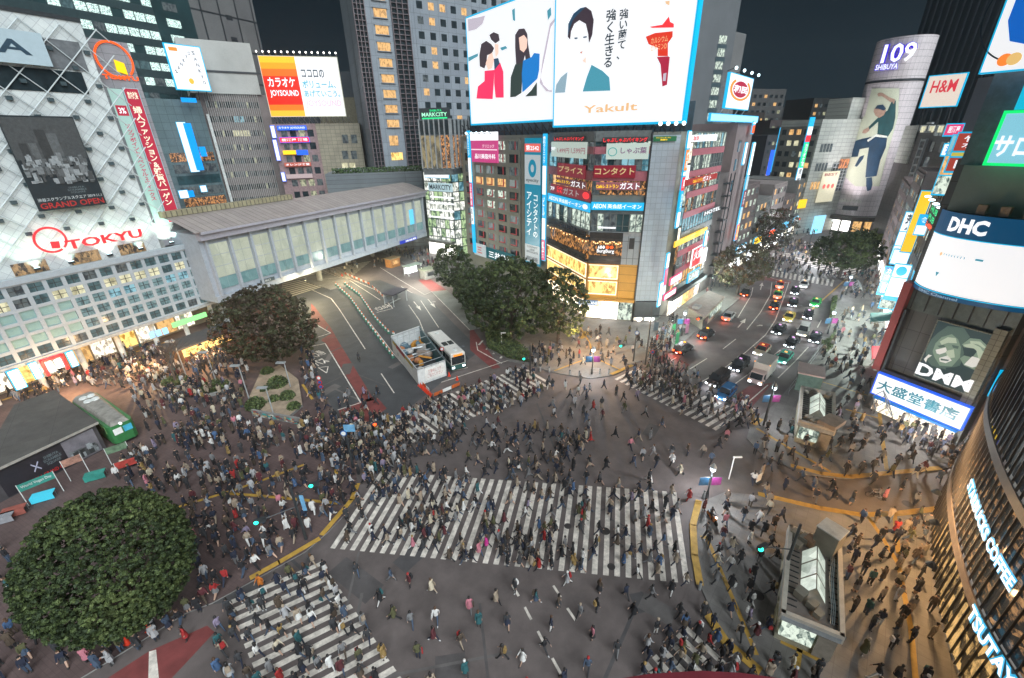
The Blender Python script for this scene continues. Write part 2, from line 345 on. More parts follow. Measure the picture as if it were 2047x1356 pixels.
def arrow(p,q,bend=0):
    P,Q=G(*p),G(*q); d=(Q-P); l=d.length; d.normalize(); n=Vector((-d.y,d.x,0)); m_=P+d*l*.55
    flat(mk,[P-n*.1,m_-n*.1,m_+n*.1,P+n*.1],PAINT,Z1); flat(mk,[m_-n*.45,Q,m_+n*.45],PAINT,Z1)
    if bend: flat(mk,[m_-d*1.2,m_-d*1.2+n*bend*1.1,m_-d*.7+n*bend*1.1],PAINT,Z1+.001)
for p,q in (((827,603),(842,621)),((855,598),(871,616)),((1475,655),(1491,637)),((1513,652),(1525,650)),((1520,580),(1524,565))): arrow(p,q,1 if p[0]==855 else 0)
# painted road words in the bus bay and by the bus stop
def roadtext(body,a,b_,h):
    me=text_mesh(body,bold=.03); A=G(*a);B=G(*b_); e=B-A; n=Vector((-e.y,e.x,0)).normalized()
    co=[v.co.copy() for v in me.vertices]; lx=min(c.x for c in co);hx=max(c.x for c in co);ly=min(c.y for c in co);hy=max(c.y for c in co)
    for v in me.vertices:
        p=A+e*((v.co.x-lx)/(hx-lx))+n*h*((v.co.y-ly)/(hy-ly)); v.co=(p.x,p.y,.006)
    me.materials.clear(); me.materials.append(PAINT); o=bpy.data.objects.new('road_lettering',me); C.objects.link(o); tag(o,kind='structure')
roadtext('バス停',(631,718),(655,706),2.6); roadtext('バス',(637,733),(660,723),2.6); roadtext('バスのみ',(757,622),(786,612),2.4)
line([(636,735),(656,733)],.15); line([(636,735),(653,746)],.15); line([(656,733),(653,746)],.15)
mk.build('lane_markings',kind='structure')
mk=MB()
def redpoly(px): flat(mk,[G(*p) for p in px],PAINTR,.0025)
redpoly([(677,820),(751,791),(773,817),(736,843),(684,845)]); redpoly([(651,686),(675,680),(748,800),(725,805)]); redpoly([(651,686),(675,680),(661,655),(630,615),(622,607),(622,640),(662,667),(640,680)])
redpoly([(215,1356),(298,1302),(414,1251),(429,1264),(321,1380)]); redpoly([(1305,715),(1336,707),(1380,730),(1361,747)]); redpoly([(836,560),(858,557),(893,580),(863,584)]); redpoly([(893,600),(912,610),(1000,735),(985,738),(940,700),(939,661)])
redpoly([(1466,793),(1497,772),(1545,765),(1520,795),(1497,820)]); redpoly([(1523,552),(1582,562),(1580,569),(1523,559)])
flat(mk,[G(298,1303),G(312,1299),G(319,1370),G(296,1370)],PAINT,.0045)
mk.build('red_lane_paint',kind='structure')
mk=MB()
flat(mk,[G(*p) for p in ((1490,885),(1560,930),(1610,953),(1690,962),(1880,942),(1960,960),(1990,1000),(1880,1022),(1720,1034),(1640,1018),(1515,990),(1450,983),(1420,940))],ASPHB,.002)
flat(mk,[G(*p) for p in ((560,600),(640,570),(760,560),(860,600),(960,700),(870,775),(760,860),(690,860),(600,700))],ASPHD,.0012)
rnd=random.Random(21); PT_=[mat('asphalt_patch_%d'%k,c,.7,0,.2,.8,.2) for k,c in enumerate(((.070,.066,.068),(.118,.108,.105),(.082,.074,.074)))]
for k in range(46):
    c=G(rnd.uniform(450,1480),rnd.uniform(740,1340)) if k<34 else G(rnd.uniform(640,860),rnd.uniform(600,800))
    if onslab(c.x,c.y): continue
    a=rnd.choice((.15,.95,-.6,1.7))+rnd.gauss(0,.05); l,w_=rnd.choice(((rnd.uniform(4,12),rnd.uniform(.12,.3)),(rnd.uniform(1.5,5),rnd.uniform(.8,2.2)))); e=Vector((math.cos(a),math.sin(a),0)); f=Vector((-e.y,e.x,0)); flat(mk,[c-e*l/2-f*w_/2,c+e*l/2-f*w_/2,c+e*l/2+f*w_/2,c-e*l/2+f*w_/2],PT_[k%3],.0014+.00004*k)
mk.build('asphalt_patches',kind='structure')
mk=MB()
for px,wd in (([(1397,1002),(1385,1050),(1388,1110),(1399,1172)],.6),([(1400,1076),(1412,1076),(1450,1165),(1512,1312)],.32),([(1414,1230),(1450,1285),(1520,1345)],.7),([(1560,1278),(1643,1318)],.8),([(1598,1300),(1592,1340)],.35),
  ([(1512,858),(1590,905),(1660,945)],.35),([(1580,932),(1640,948),(1700,955),(1880,937)],.6),([(1515,989),(1640,1018),(1720,1031),(1790,1029),(1888,1017)],.6),([(1755,800),(1762,870),(1772,942)],.4),([(1640,764),(1760,800)],.25),
  ([(1690,820),(1757,838)],.3),([(1735,1036),(1762,1075),(1795,1130),(1820,1260),(1830,1370)],.35),([(1788,1032),(1795,1110)],.35),([(1505,850),(1520,838)],.8),
  ([(1160,655),(1180,690),(1183,716),(1150,727),(1108,743)],.3),([(1183,714),(1240,741)],.3),([(1222,750),(1264,731)],.6),([(1160,678),(1174,664)],1.1),([(1174,668),(1182,676)],.3),
  ([(355,1016),(448,988),(520,964),(610,930)],.35),([(448,988),(520,993),(676,1008)],.35),([(669,915),(673,950)],.35),([(716,968),(704,1000),(643,1072)],.5),([(640,1078),(560,1125),(500,1158)],.5),([(186,734),(347,680)],.4),([(5,802),(70,780)],.5),([(605,770),(625,800)],.35),([(1600,640),(1690,560)],.3)):
    line(px,wd,PAINTY,z=.1245)
mk.build('tactile_paving',kind='structure')
mh=MB(); 
for x,y,r in ((1210,1062,.45),(1222,1133,.35),(1710,837,.5),(1505,1000,.4),(1515,1192,.45),(1815,1008,.5),(900,1010,.3),(1135,1052,.35)):
    p=G(x,y); z=onslab(p.x,p.y)+.006; n=14; mh.add([(p.x+r*math.cos(6.283*k/n),p.y+r*math.sin(6.283*k/n),z) for k in range(n)],[tuple(range(n))],mat('manhole_iron',(.05,.045,.045),.6,.3))
mh.build('manhole_covers',kind='structure')
# ================================================ station department store (left)
ITW=azwall((-72.4,54.3),25.9)                    # plane of the grid facade
GRIDF=mat('grid_frame',(.33,.38,.42),.55,0,.1); SPAN=mat('spandrel_dark',(.05,.075,.085),.3)
n_=ITW.n
B=Bld('station_annex','long pale gridded station wing with square windows above a lit passage',(-72,60,0))
uL,uR=-30.,ITW.uv(443,601)[0]; z0,z1=5.0,16.6
def back(W,u0,u1,dep): 
    a,b_=W.pt(u0,0),W.pt(u1,0); nn=Vector((W.n.x,W.n.y,0)); return [a,b_,b_-nn*dep,a-nn*dep]
B.core(back(ITW,uL,uR,22),z0,z1,SPAN,CONC)
lit=[R_CREAM]
def pk(i,j):
    if j==4 and i in (15,18,19,21,22,23,24,26) : return R_CREAM
    if j==4 and i in (11,13): return R_WARM if i==99 else room('room_soft',(.10,.12,.07),(.5,.5,.32),1.,1.4)
    if j in (1,2,3) and i in (14,15,16,17,18): return None
    if j==3 and i in (21,22,25,26): return R_BLUE
    if j in (1,2,3) and i>18: return room('room_teal',(.06,.12,.13),(.16,.27,.28),1.,1.4)
    if j in (2,) and i in (11,12): return R_DIM
    return random.choice([room('room_teal_dim',(.02,.05,.055),(.06,.12,.13),1.,1.2)]*3+[R_DIM])
B.grid(ITW,uL,uR,z0+.5,z1-.35,29,6,.76,.74,pk,GRIDF,.3)
u_a=uL+14*(uR-uL)/29; u_b=uL+19*(uR-uL)/29; zz0=z0+.5+(z1-z0-.85)/6; 
B.w.wbox(ITW,u_a+.3,u_b-.3,zz0+.1,zz0+3*(z1-z0-.85)/6-.1,.0,.12,mat('frosted_panel',(.20,.34,.34),.4,0,.08))
for k in range(1,5): 
    u=u_a+k*(u_b-u_a)/5; B.w.wbox(ITW,u-.12,u+.12,zz0,zz0+3*(z1-z0-.85)/6,.1,.32,GRIDF)
B.w.wbox(ITW,uL,uR+.3,z0,z0+.5,-2,.6,GREY); B.w.wbox(ITW,uL,uR+.2,z1-.35,z1+.5,-.3,.5,GRIDF)
X=MB(); X.wbox(ITW,uR,uR+.35,.12,z1,-22,.0,GRIDF); 
# ground floor set back, shops and passage
B.core(back(ITW.off(-5),uL,uR,15),.1,z0-.02,mat('shop_wall',(.35,.28,.2),.6)); sw=ITW.off(-5)
B.w.wbox(ITW,uL,uR,z0-.12,z0-.05,-5,0,mat('soffit',(.5,.46,.38),.6))
for k in range(12):
    u=uL+2+k*(uR-uL-4)/11; B.w.tube(ITW.pt(u,.12,-1.2),ITW.pt(u,z0-.1,-1.2),.4,.4,PALE,10)
k=0
for u in np.arange(uL+1,uR-4,3.4):
    B.pane(sw,u,u+3.1,.5,4.0,.04,[R_SHOP,R_GOLD,R_SHOP,R_WARM][k%4]); k+=1
B.done()
X.build('end_wall',B.t)
# mullion crosses of the lit panes are part of the frame: thin bars
X=MB(); cw=(uR-uL)/29; chh=(z1-z0-.85)/6
for i in range(29):
    for j in range(6):
        if j in (1,2,3) and i in (14,15,16,17,18): continue
        u=uL+(i+.5)*cw; z=z0+.5+(j+.5)*chh; X.wbox(ITW,u-.04,u+.04,z-chh*.38,z+chh*.38,.1,.17,DARK); X.wbox(ITW,u-cw*.38,u+cw*.38,z-.04,z+.04,.1,.16,DARK)
X.build('glazing_bars',B.t)
# lit poster panels at the passage mouth
def glowbox(name,label,W,pts,d,mt,edge=CYAN,cat='sign',group=None,texts=(),th=.25,ew=.1): return sign(name,label,W,W.box(pts,d),mt,texts,d,th,edge,cat,group,ew)
SG=emi('sign_glow',(.85,.9,.95),2.2)
glowbox('light_column','white glowing column panel left of the red gate frame',ITW,[(20,738),(46,737),(43,778),(22,780)],.7,SG,group='glowing panels by the station passage')
glowbox('light_column','white glowing column panel just left of the red framed screens',ITW,[(60,725),(74,724),(81,755),(66,757)],.7,SG,group='glowing panels by the station passage')
glowbox('light_column','white glowing column panel right of the red framed screens',ITW,[(134,703),(147,702),(152,732),(139,733)],.7,SG,group='glowing panels by the station passage')
q=ITW.box([(80,718),(128,708),(136,740),(88,750)],.7); t=thing('screen_gate','red lit gate frame holding two white screens at the station passage','sign',ITW.pt(q[0],q[2],.7))
f=MB(); f.wbox(ITW,q[0],q[0]+.35,q[2],q[3],.6,1.1,RED); f.wbox(ITW,q[1]-.35,q[1],q[2],q[3],.6,1.1,RED); f.wbox(ITW,q[0],q[1],q[3]-.3,q[3],.6,1.1,RED); f.build('frame',t)
for a,b_ in ((.17,.45),(.56,.84)): MB().wbox(ITW,q[0]+a*(q[1]-q[0]),q[0]+b_*(q[1]-q[0]),q[2]+.5,q[3]-.6,.7,.9,SG).build('screen',t)
for i,(x,y) in enumerate(((302,670),(316,666),(329,662))):
    glowbox('wall_screen','small bright blue screen on the station wall, %s of three'%('first','middle','last')[i],ITW,[(x-5,y-6),(x+5,y-8),(x+6,y+5),(x-4,y+7)],-.5,emi('screen_blue',(.3,.6,.9),1.2,False),None,group='blue screens beside the kiosk roof')
glowbox('canopy_sign','bright green strip sign over the station entrance',ITW,[(342,648),(410,622),(412,632),(346,656)],.75,emi('green_strip',(.25,.8,.25),1.1),None)
# white diamond-panelled department store above
p=G(308,492,17.5); TW=azwall((p.x,p.y),25.9); n2=TW.n
WALLW=mat('white_cladding',(.60,.64,.63),.55,0,.12,.5,tile=walltile(TW,1.025,1.025,.03)[:3]+((R(-90),-TW.ang,R(45)),),tilecol=(.58,.58,.62))
def lay(z): return z
B=Bld('department_store','white diamond panelled department store with big poster and red neon logos',TW.pt(-10,17.5))
zT=50.2; uE=1.0; B.core(back(TW,-60,uE,30),16.9,zT,WALLW,CONC)
B.core(back(TW.off(-1.2),uE,7.0,28),16.9,48.6,mat('grey_cladding',(.30,.29,.31),.6,0,.12,.5,tile=walltile(TW,3,1.2,.03)),CONC)
B.w.wbox(TW,-60,uE+.05,zT-.02,zT+.5,-.3,.15,DARK)
# diagonal tube lattice with node brackets
LAT=mat('lattice_tube',(.50,.55,.56),.6,0,.05)
LU,LZ,LDU,LSL=-6.18,40.8,4.35,1.
for k in range(-14,8):
    for du in (1,-1):
        zlo,zhi=19.2,49.6; u0_=LU+k*LDU; f=lambda z:u0_+du*(z-LZ)*LSL
        lim=[-42.,uE+2.8]; za,zb=zlo,zhi
        zz_=sorted([LZ+(l-u0_)/(du*LSL) for l in lim]); za=max(za,zz_[0]); zb=min(zb,zz_[1])
        if zb-za>1: B.w.tube(TW.pt(f(za),za,.3),TW.pt(f(zb),zb,.3),.075,.075,LAT,6)
for k in range(-14,8):
    for j in range(-8,9):
        u=LU+(k+.5*(j%2))*LDU; z=LZ+j*LDU/LSL/2
        if 19.5<z<49.5 and -42<u<uE: B.w.wbox(TW,u-.3,u+.35,z-1.2,z-.7,.05,.4,SPAN)
# dark triangle-window bands
for a,b_,c,d_ in ((-12.5,-1.2,40.9,43.7),(-22,-12.5,40.9,43.7)): B.w.wbox(TW,a,b_,c,d_,.02,.1,DGL)
B.w.wbox(TW,-4.6,-.2,43.9,47.6,.02,.12,mat('grey_glass',(.15,.16,.17),.2))
# scalloped lower edge with plant room light behind
for k in range(8):
    u=-3-k*6.5; B.pane(TW,u-2.2,u+1.6,17.,18.7,.05,room('room_plant',(.02,.012,.006),(.45,.28,.12),1.,1.6,(.4,.7)))
B.done()
t=sign('store_name_board','pale board with dark serif letters at the top of the white store',TW,(-30,-4.7,44.0,47.9),mat('pale_board',(.40,.50,.55),.5,0,.05),[('SHIBUYA',.18,.93,.28,.72,LETD)],.9,.2)
# TOKYU corner logo
SB='neon logo of ring and wedge over the store name'
def ring(b,W,cu,cz,r,th,d,mt,a0=0,a1=360,n=36,ry=1.):
    for i in range(n):
        t0=R(a0+(a1-a0)*i/n); t1=R(a0+(a1-a0)*(i+1)/n)
        q=[W.pt(cu+r*k*math.cos(t),cz+r*k*ry*math.sin(t),d) for t,k in ((t0,1-th/r),(t0,1),(t1,1),(t1,1-th/r))]; b.poly(q,mt)
def logo(name,label,W,px_ring,rr,wedge,word_box,mt1,mt2,mt3,d):
    cu,cz=W.uv(*px_ring,d); t=thing(name,label,'sign',W.pt(cu,cz,d)); b=MB(); ring(b,W,cu,cz,rr,.3,d,mt1,-50,300); b.build('ring',t); decal(t,W,wedge,d+.05,mt2,'wedge')
    q=W.box(word_box,d); letters(t,W,'TOKYU',*q,d,mt3,.03); return t
YO=emi('neon_amber',(1,.62,.0),1.,False)
logo('store_logo','orange neon ring logo with yellow wedge on the grey corner pier of the store',TW.off(-1.2),(229,120),2.6,[(227,119),(248,127),(256,150),(234,143)],[(205,150),(276,152),(277,161),(207,159)],ORANGE,YO,ORANGE,.15)
logo('store_logo','red neon ring logo and name low on the white store wall',TW,(101,480),1.9,[(100,484),(118,482),(121,496),(104,497)],[(128,478),(284,460),(287,480),(131,494)],RED,RED,RED,1.0)
# big black poster
q=TW.box([(2,233),(147,231),(210,408),(68,425)],1.1); PB=mat('poster_black',(.012,.02,.026),.45,0,.2)
t=sign('building_poster','large dark poster of city towers reading GRAND OPEN on the white store wall',TW,q,PB,[('GRAND OPEN',.04,.97,.02,.085,emi('poster_red',(.35,.02,.02),.7,False)),('渋谷スクランブルスクエア 2019.11.1',.04,.97,.10,.14,mat('poster_print',(.45,.48,.48),.6)),('SHIBUYA\nSCRAMBLE\nSQUARE',.5,.78,.16,.24,mat('poster_print_dim',(.12,.15,.16),.6))],1.1,.12,None,'poster')
f=MB(); u0,u1,zz0,zz1=q; wdt=u1-u0; hgt=zz1-zz0; rnd=random.Random(3)
PR=[mat('poster_grey_%d'%k,(c,c*1.08,c*1.12),.6,0,.3,3) for k,c in enumerate((.03,.055,.09,.16,.26))]
f.wbox(TW,u0+.1,u1-.1,zz0+hgt*.55,zz1-.2,1.21,1.225,PR[1])
f.wbox(TW,u0+wdt*.38,u0+wdt*.52,zz0+hgt*.45,zz0+hgt*.86,1.24,1.25,PR[0]); f.wbox(TW,u0+wdt*.5,u0+wdt*.66,zz0+hgt*.45,zz0+hgt*.82,1.235,1.245,PR[2]); f.wbox(TW,u0+wdt*.12,u0+wdt*.22,zz0+hgt*.45,zz0+hgt*.72,1.24,1.25,PR[0]); f.wbox(TW,u0+wdt*.24,u0+wdt*.34,zz0+hgt*.45,zz0+hgt*.72,1.24,1.25,PR[2]);f.wbox(TW,u0+wdt*.74,u0+wdt*.86,zz0+hgt*.4,zz0+hgt*.66,1.24,1.25,PR[1])
for k in range(150):
    a=rnd.uniform(.02,.9); s_=rnd.uniform(.03,.09); zb=.27+rnd.random()*.26; hh=rnd.uniform(.02,.1); f.wbox(TW,u0+a*wdt,u0+(a+s_)*wdt,zz0+zb*hgt,zz0+(zb+hh)*hgt,1.25,1.255+.001*k,rnd.choice(PR[1:]))
f.build('picture',t)
# banners on the corner pier
PW2=TW.off(-1.2)
q=PW2.box([(250,178),(278,178),(357,440),(334,447)],.2)
sign('vertical_banner','long red vertical banner with white characters down the corner pier',PW2,q,emi('banner_red',(.42,.02,.05),.75,False),[('婦人ファッション&雑貨バーゲン',.18,.82,.14,.88,emi('banner_cream',(.85,.8,.6),.9,False),True),('店内改装',.15,.85,.93,.98,emi('banner_cream',(.85,.8,.6),.9,False))],.2,.1,emi('banner_edge',(.3,.5,.55),.7,False),'banner',ew=.08)
q=PW2.box([(220,178),(247,178),(331,447),(308,455)],.25)
t=sign('vertical_banner','pale green vertical banner with red lettering beside the red one',PW2,q,emi('banner_mint',(.33,.5,.46),.75,False),[('アップポイントスペシャル2ウィークス',.3,.8,.2,.76,emi('banner_redprint',(.45,.04,.1),.8,False),True),('3%',.25,.75,.835,.875,LETW)],.25,.1,None,'banner')
MB().wbox(PW2,q[0]+.2,q[1]-.2,q[2]+.82*(q[3]-q[2]),q[2]+.89*(q[3]-q[2]),.36,.37,emi('banner_red',(0,0,0))).build('patch',t)
# plant and lamps on the annex roof
def acbox(label,u,dd,s=(2.2,1.2,1.3),mt=None):
    c=ITW.pt(u,z1+.1+s[2]/2,-dd); t=thing('air_conditioner',label,'air conditioner',(c.x,c.y,z1+.1),0,'roof plant on the station wing'); b=MB(); b.box((c.x,c.y,c.z),s,mt or CONC,ITW.ang); b.build('casing',t)
    b=MB(); b.tube((c.x,c.y,z1+.1+s[2]),(c.x,c.y,z1+.25+s[2]),.4,.4,DARK,10); b.build('fan',t); return t
for i,(u,w_) in enumerate(((2,'large grey air conditioner at the left roof end'),(17,'squat grey air conditioner under the neon name'),(21,'grey roof unit between two floodlights'),(23.5,'narrow grey roof unit beside its twin'),(25.5,'grey roof unit in front of the corner pier'),(30.5,'green lit roof unit at the bridge end'))): acbox(w_,u,2.8,(2.4,1.4,1.2+.3*(i%2)))
FL=emi('floodlight_face',(.7,.95,1.),3.,False)
for i,u in enumerate((4,9,13,18,22.5,27.5,31)):
    c=ITW.pt(u,z1+.9,-1.2); t=thing('floodlight','small bright floodlight on the annex roof edge, number from the left %s'%('one','two','three','four','five','six','seven')[i],'floodlight',(c.x,c.y,z1+.5),0,'roof floodlights washing the white store')
    t['label']='floodlight on the roof edge %s'%('at the far left','under the poster corner','below the red ring logo','below the neon name','right of the neon name','below the banners','beside the green roof unit')[i]
    MB().box((c.x,c.y,c.z),(.7,.4,.35),DARK,ITW.ang).build('housing',t); f=MB(); f.box((c.x,c.y,c.z+.2),(.6,.32,.05),FL,ITW.ang); f.build('lens',t)
    ld=bpy.data.lights.new('floodlight','SPOT'); ld.energy=8500; ld.color=(.78,1,.80); ld.spot_size=R(120); ld.spot_blend=.8; ld.shadow_soft_size=.3; lo=bpy.data.objects.new('lamp_light',ld); C.objects.link(lo); lo.parent=t; lo.location=Vector((0,0,.8)); lo.rotation_euler=(Vector((-TW.n.x*1,-TW.n.y*1,2.2))).to_track_quat('-Z','Y').to_euler()
# ================================================ footbridge
a_=G(559,566,6.5); BW=azwall((a_.x,a_.y),26.6)
uB0=uR-0; uB0=BW.uv(420,560)[0]; uB1=BW.uv(850,472)[0]+.5
BR=Bld('station_bridge','long grey covered footbridge with tall translucent windows over the road',BW.pt(20,6.5),'footbridge')
BG=mat('bridge_steel',(.32,.36,.41),.5,.1,.12); PANEL=room('bridge_panel',(.36,.40,.31),(.52,.56,.44),.9,.35,(.2,.8)); PANELB=room('bridge_panel_low',(.08,.19,.2),(.18,.33,.33),.9,.5,(.2,.8))
L_=uB1-uB0; BR.core(back(BW,uB0,uB1,14),6.5,19.2,BG)
zs,ze=8.8,17.2; nb=15
for i in range(nb+1):
    u=uB0+1+i*(L_-2)/nb; BR.w.wbox(BW,u-.22,u+.22,7.6,18.2,0,.75,BG)
BR.w.wbox(BW,uB0,uB1,6.5,7.7,0,.35,BG); BR.w.wbox(BW,uB0-.1,uB1+.1,18.2,19.4,0,1.3,mat('bridge_eave',(.36,.35,.40),.5,.2,.1)); BR.w.wbox(BW,uB0-.1,uB1+.1,19.35,19.8,-.4,1.9,mat('bridge_eave',(0,0,0)))
for i in range(nb):
    u=uB0+1+i*(L_-2)/nb; ww=(L_-2)/nb
    for k in range(2):
        a=u+.3+k*(ww-.6)/2; b_=a+(ww-.6)/2-.07
        BR.pane(BW,a,b_,11.,ze,.08,PANEL); BR.pane(BW,a,b_,zs,10.9,.08,PANELB)
        for z in (13.,15.1): BR.w.wbox(BW,a,b_,z,z+.09,.14,.2,BG)
BR.done()
RT=mat('bridge_roof',(.33,.29,.27),.55,.1,.12,.4,tile=walltile(BW,1.2,40,.06)); rb=MB(); nn=Vector((BW.n.x,BW.n.y,0))
for (d0,zz0,d1,zz1) in ((1.9,19.8,-4.5,21.6),(-4.5,21.6,-7,21.9),(-7,21.9,-14.5,19.6)):
    rb.add([BW.pt(uB0-1,zz0,d0),BW.pt(uB1+.3,zz0,d0),BW.pt(uB1+.3,zz1,d1),BW.pt(uB0-1,zz1,d1)],[(0,1,2,3)],RT)
rb.wbox(BW,uB0-1,uB0+26,21.9,22.9,-7.5,-6.2,mat('ridge_louvre',(.30,.27,.17),.6,0,.2,1.,tile=walltile(BW,.9,3,.12)))
rb.add([BW.pt(uB1+.3,19.4,1.9),BW.pt(uB1+.3,19.6,-14.5),BW.pt(uB1+.3,21.9,-7),BW.pt(uB1+.3,21.6,-4.5)],[(0,1,2,3)],BG)
rb.build('roof',BR.t)
for i,(px,py) in enumerate(((640,575),(697,525),(745,512))):
    p=G(px,py) if i else G(640,562); b=MB(); b.tube((p.x,p.y,0),(p.x,p.y,6.5),.7,.7,CONC,14); b.build('column',BR.t)
sign('bridge_sign','small blue lit sign on the lower edge of the footbridge',BW,BW.box([(798,482),(832,474),(834,479),(800,488)],.5),emi('blue_panel',(.0,.02,.35),1.,False),[('渋谷駅',.3,.95,.15,.85,LETW)],.5,.1)
sign('bridge_sign','small dark notice panel on the left lower edge of the footbridge',BW,BW.box([(520,560),(548,553),(549,560),(521,567)],.5),SPAN,[('出口',.3,.7,.2,.8,PALE)],.5,.08)
sign('window_screen','tall cyan glowing figure display behind the bridge glass near its right end',BW,BW.box([(818,420),(826,418),(827,448),(819,450)],.3),emi('cyan_display',(.1,.5,.75),1.,False),(),.3,.06)
# ================================================ buildings behind the bridge
def vpt(px,py,Y): p=AtY(px,py,Y); return (p.x,p.y)
def zat(px,py,W,d=0.): return W.uv(px,py,d)[1]
# office tower, top left
p=vpt(400,90,190); OW=azwall(p,25.9); 
B=Bld('office_tower','tall dark glass office tower with rows of brightly lit offices behind the white store',OW.pt(-30,0))
uR_=0.; B.core(back(OW,-105,uR_,35),0,150,mat('tower_dark',(.02,.045,.05),.2,0,.3,.1)); 
zb=zat(330,190,OW); 
def pk(i,j):
    if i in (7,15): return None
    if j>=3 and random.random()<.82: return R_OFF
    return random.choice([R_OFF,R_DIM,room('room_teal_dim',(0,)*3,(0,)*3),None])
B.grid(OW,-95,-13,46,46+4.6*15,26,15,.92,.5,pk,mat('tower_mullion',(.03,.05,.055),.3),.15)
for k in range(24): 
    z=46+4.6*(k%15); B.pane(OW,-9.5,-5,z+1.1,z+3.4,.06,R_OFF if k%3 else R_DIM) if k<15 else None
gw=azwall(OW.pt(uR_,0),25.9+0); GP=mat('tower_panel',(.13,.13,.13),.6,0,.15,.1,tile=walltile(gw,7,11,.35),tilecol=(.12,.15,.18))
B.core(back(Wall(gw.pt(0,0),gw.pt(26,0)),0,26,30),0,160,GP)
for k in range(7): B.w.wbox(gw,13,15.5,62+k*7.,63.5+k*7.,.0,.1,DARK)
B.done()
# block with plaza signs between store and fin building
p=vpt(345,260,150); W1=Wall(p,vpt(415,255,158))
B=Bld('fashion_plaza','dark glass fronted plaza block behind the corner pier with pale upper wall',W1.pt(0,0))
B.core(back(W1,-6,W1.L,20),0,zat(380,200,W1),mat('plaza_block',(.10,.15,.16),.5,0,.15,.3,tile=walltile(W1,2.2,2.2,.05)))
for j in range(7): B.pane(W1,-3,W1.L-.5,8+j*3.4,10.6+j*3.4,.05,[R_WARM,R_DIM,R_CAFE,R_DIM,TGL,R_DIM,R_CAFE][j])
B.done()
q=W1.box([(333,95),(400,90),(414,178),(350,182)],2); t=sign('roof_billboard','white roof billboard with scattered dark letters and a small orange bird',W1,q,WHITE,(),2,.6,CYAN,'billboard',ew=.25)
u0,u1,z0_,z1_=q
for i,ch in enumerate('SANKYO'):
    a=.08+.52*(i/5.); b_=.36+.44*i/5.; letters(t,W1,ch,u0+a*(u1-u0),u0+(a+.07)*(u1-u0),z0_+b_*(z1_-z0_),z0_+(b_+.08)*(z1_-z0_),2.65,LETD,.01)
    a=.72+.02*i; b_=.82-.135*i; letters(t,W1,ch,u0+a*(u1-u0),u0+(a+.09)*(u1-u0),z0_+b_*(z1_-z0_),z0_+(b_+.08)*(z1_-z0_),2.65,LETD,.01)
b=MB(); cx,cz=u0+.48*(u1-u0),z0_+.2*(z1_-z0_); b.poly([W1.pt(cx+.7*math.cos(k*.63),cz+.8*math.sin(k*.63),2.66) for k in range(10)],emi('bird_orange',(1,.45,.05),.9,False)); b.wbox(W1,u0+.08*(u1-u0),u0+.32*(u1-u0),z0_+.86*(z1_-z0_),z0_+.94*(z1_-z0_),2.62,2.66,ORP); b.build('picture',t)
b=MB(); 
for k in range(4): b.tube(W1.pt(u0+1+k*(u1-u0-2)/3,zat(380,200,W1),1),W1.pt(u0+1+k*(u1-u0-2)/3,z0_,2),.12,.12,DARK)
b.build('support',t)
BLP=emi('plaza_blue',(.0,.28,.8),1.,False)
for i,(pts,mt,lab) in enumerate((([(362,196),(392,196),(392,205),(362,205)],BLP,'small blue lit sign under the roof billboard with scattered letters'),([(363,245),(375,245),(386,343),(378,345)],SIGNW,'tall white lit sign strip beside the pier of the plaza block'),([(377,247),(384,246),(397,340),(390,342)],BLP,'narrow blue lit sign strip right of the white one'),([(398,294),(410,293),(413,312),(401,314)],BLP,'square blue screen right of the narrow strip sign'),
    ([(357,382),(374,380),(377,395),(360,397)],SIGNW,'white lit sign low beside the bridge roof'),([(375,381),(387,381),(388,393),(377,395)],BLP,'blue round logo sign low beside the bridge roof'),([(400,372),(411,371),(413,382),(402,385)],SIGNW,'small white sign just above the bridge ridge'))):
    sign('lit_sign',lab,W1,W1.box(pts,3+.3*i),mt,(),3+.3*i,.2,CYAN if mt is SIGNW else None)
# finned office block
FW=Wall(vpt(416,300,160),vpt(556,300,172)); FB=mat('fin_block',(.20,.17,.165),.7,0,.15,.3); FT=mat('fin_top',(.36,.36,.34),.6,0,.12,.15)
zt=zat(520,190,FW); ztt=zat(500,88,FW)
B=Bld('finned_office_block','brown grey office block with thin vertical fins and a big blank pale top',FW.pt(8,0)); B.core(back(FW,1,FW.L,22),0,zt,FB)
B.core(back(FW.off(.8),-.5,FW.L-1.5,22),zt,ztt,FT); B.w.wbox(FW,-1,FW.L,zt+6,zt+6.5,.8,1.1,DARK)
def pk(i,j):
    if j==7 and 6<i<14: return R_CREAM
    if j==8 and 8<i<13: return R_BLUE
    return random.choice([R_DIM,R_DIM,DGL,DGL,room('room_soft',(0,)*3,(0,)*3)])
B.grid(FW,3,FW.L-3,4,zt-1,20,10,.8,.42,pk,FB,.2,colmat=FB)
for k in range(26): u=3+k*(FW.L-6)/25; B.w.wbox(FW,u-.07,u+.07,4,zt,.2,.75,FT)
B.w.wbox(FW,2.2,3.0,12,zt-6,.3,.8,PALE); B.done()
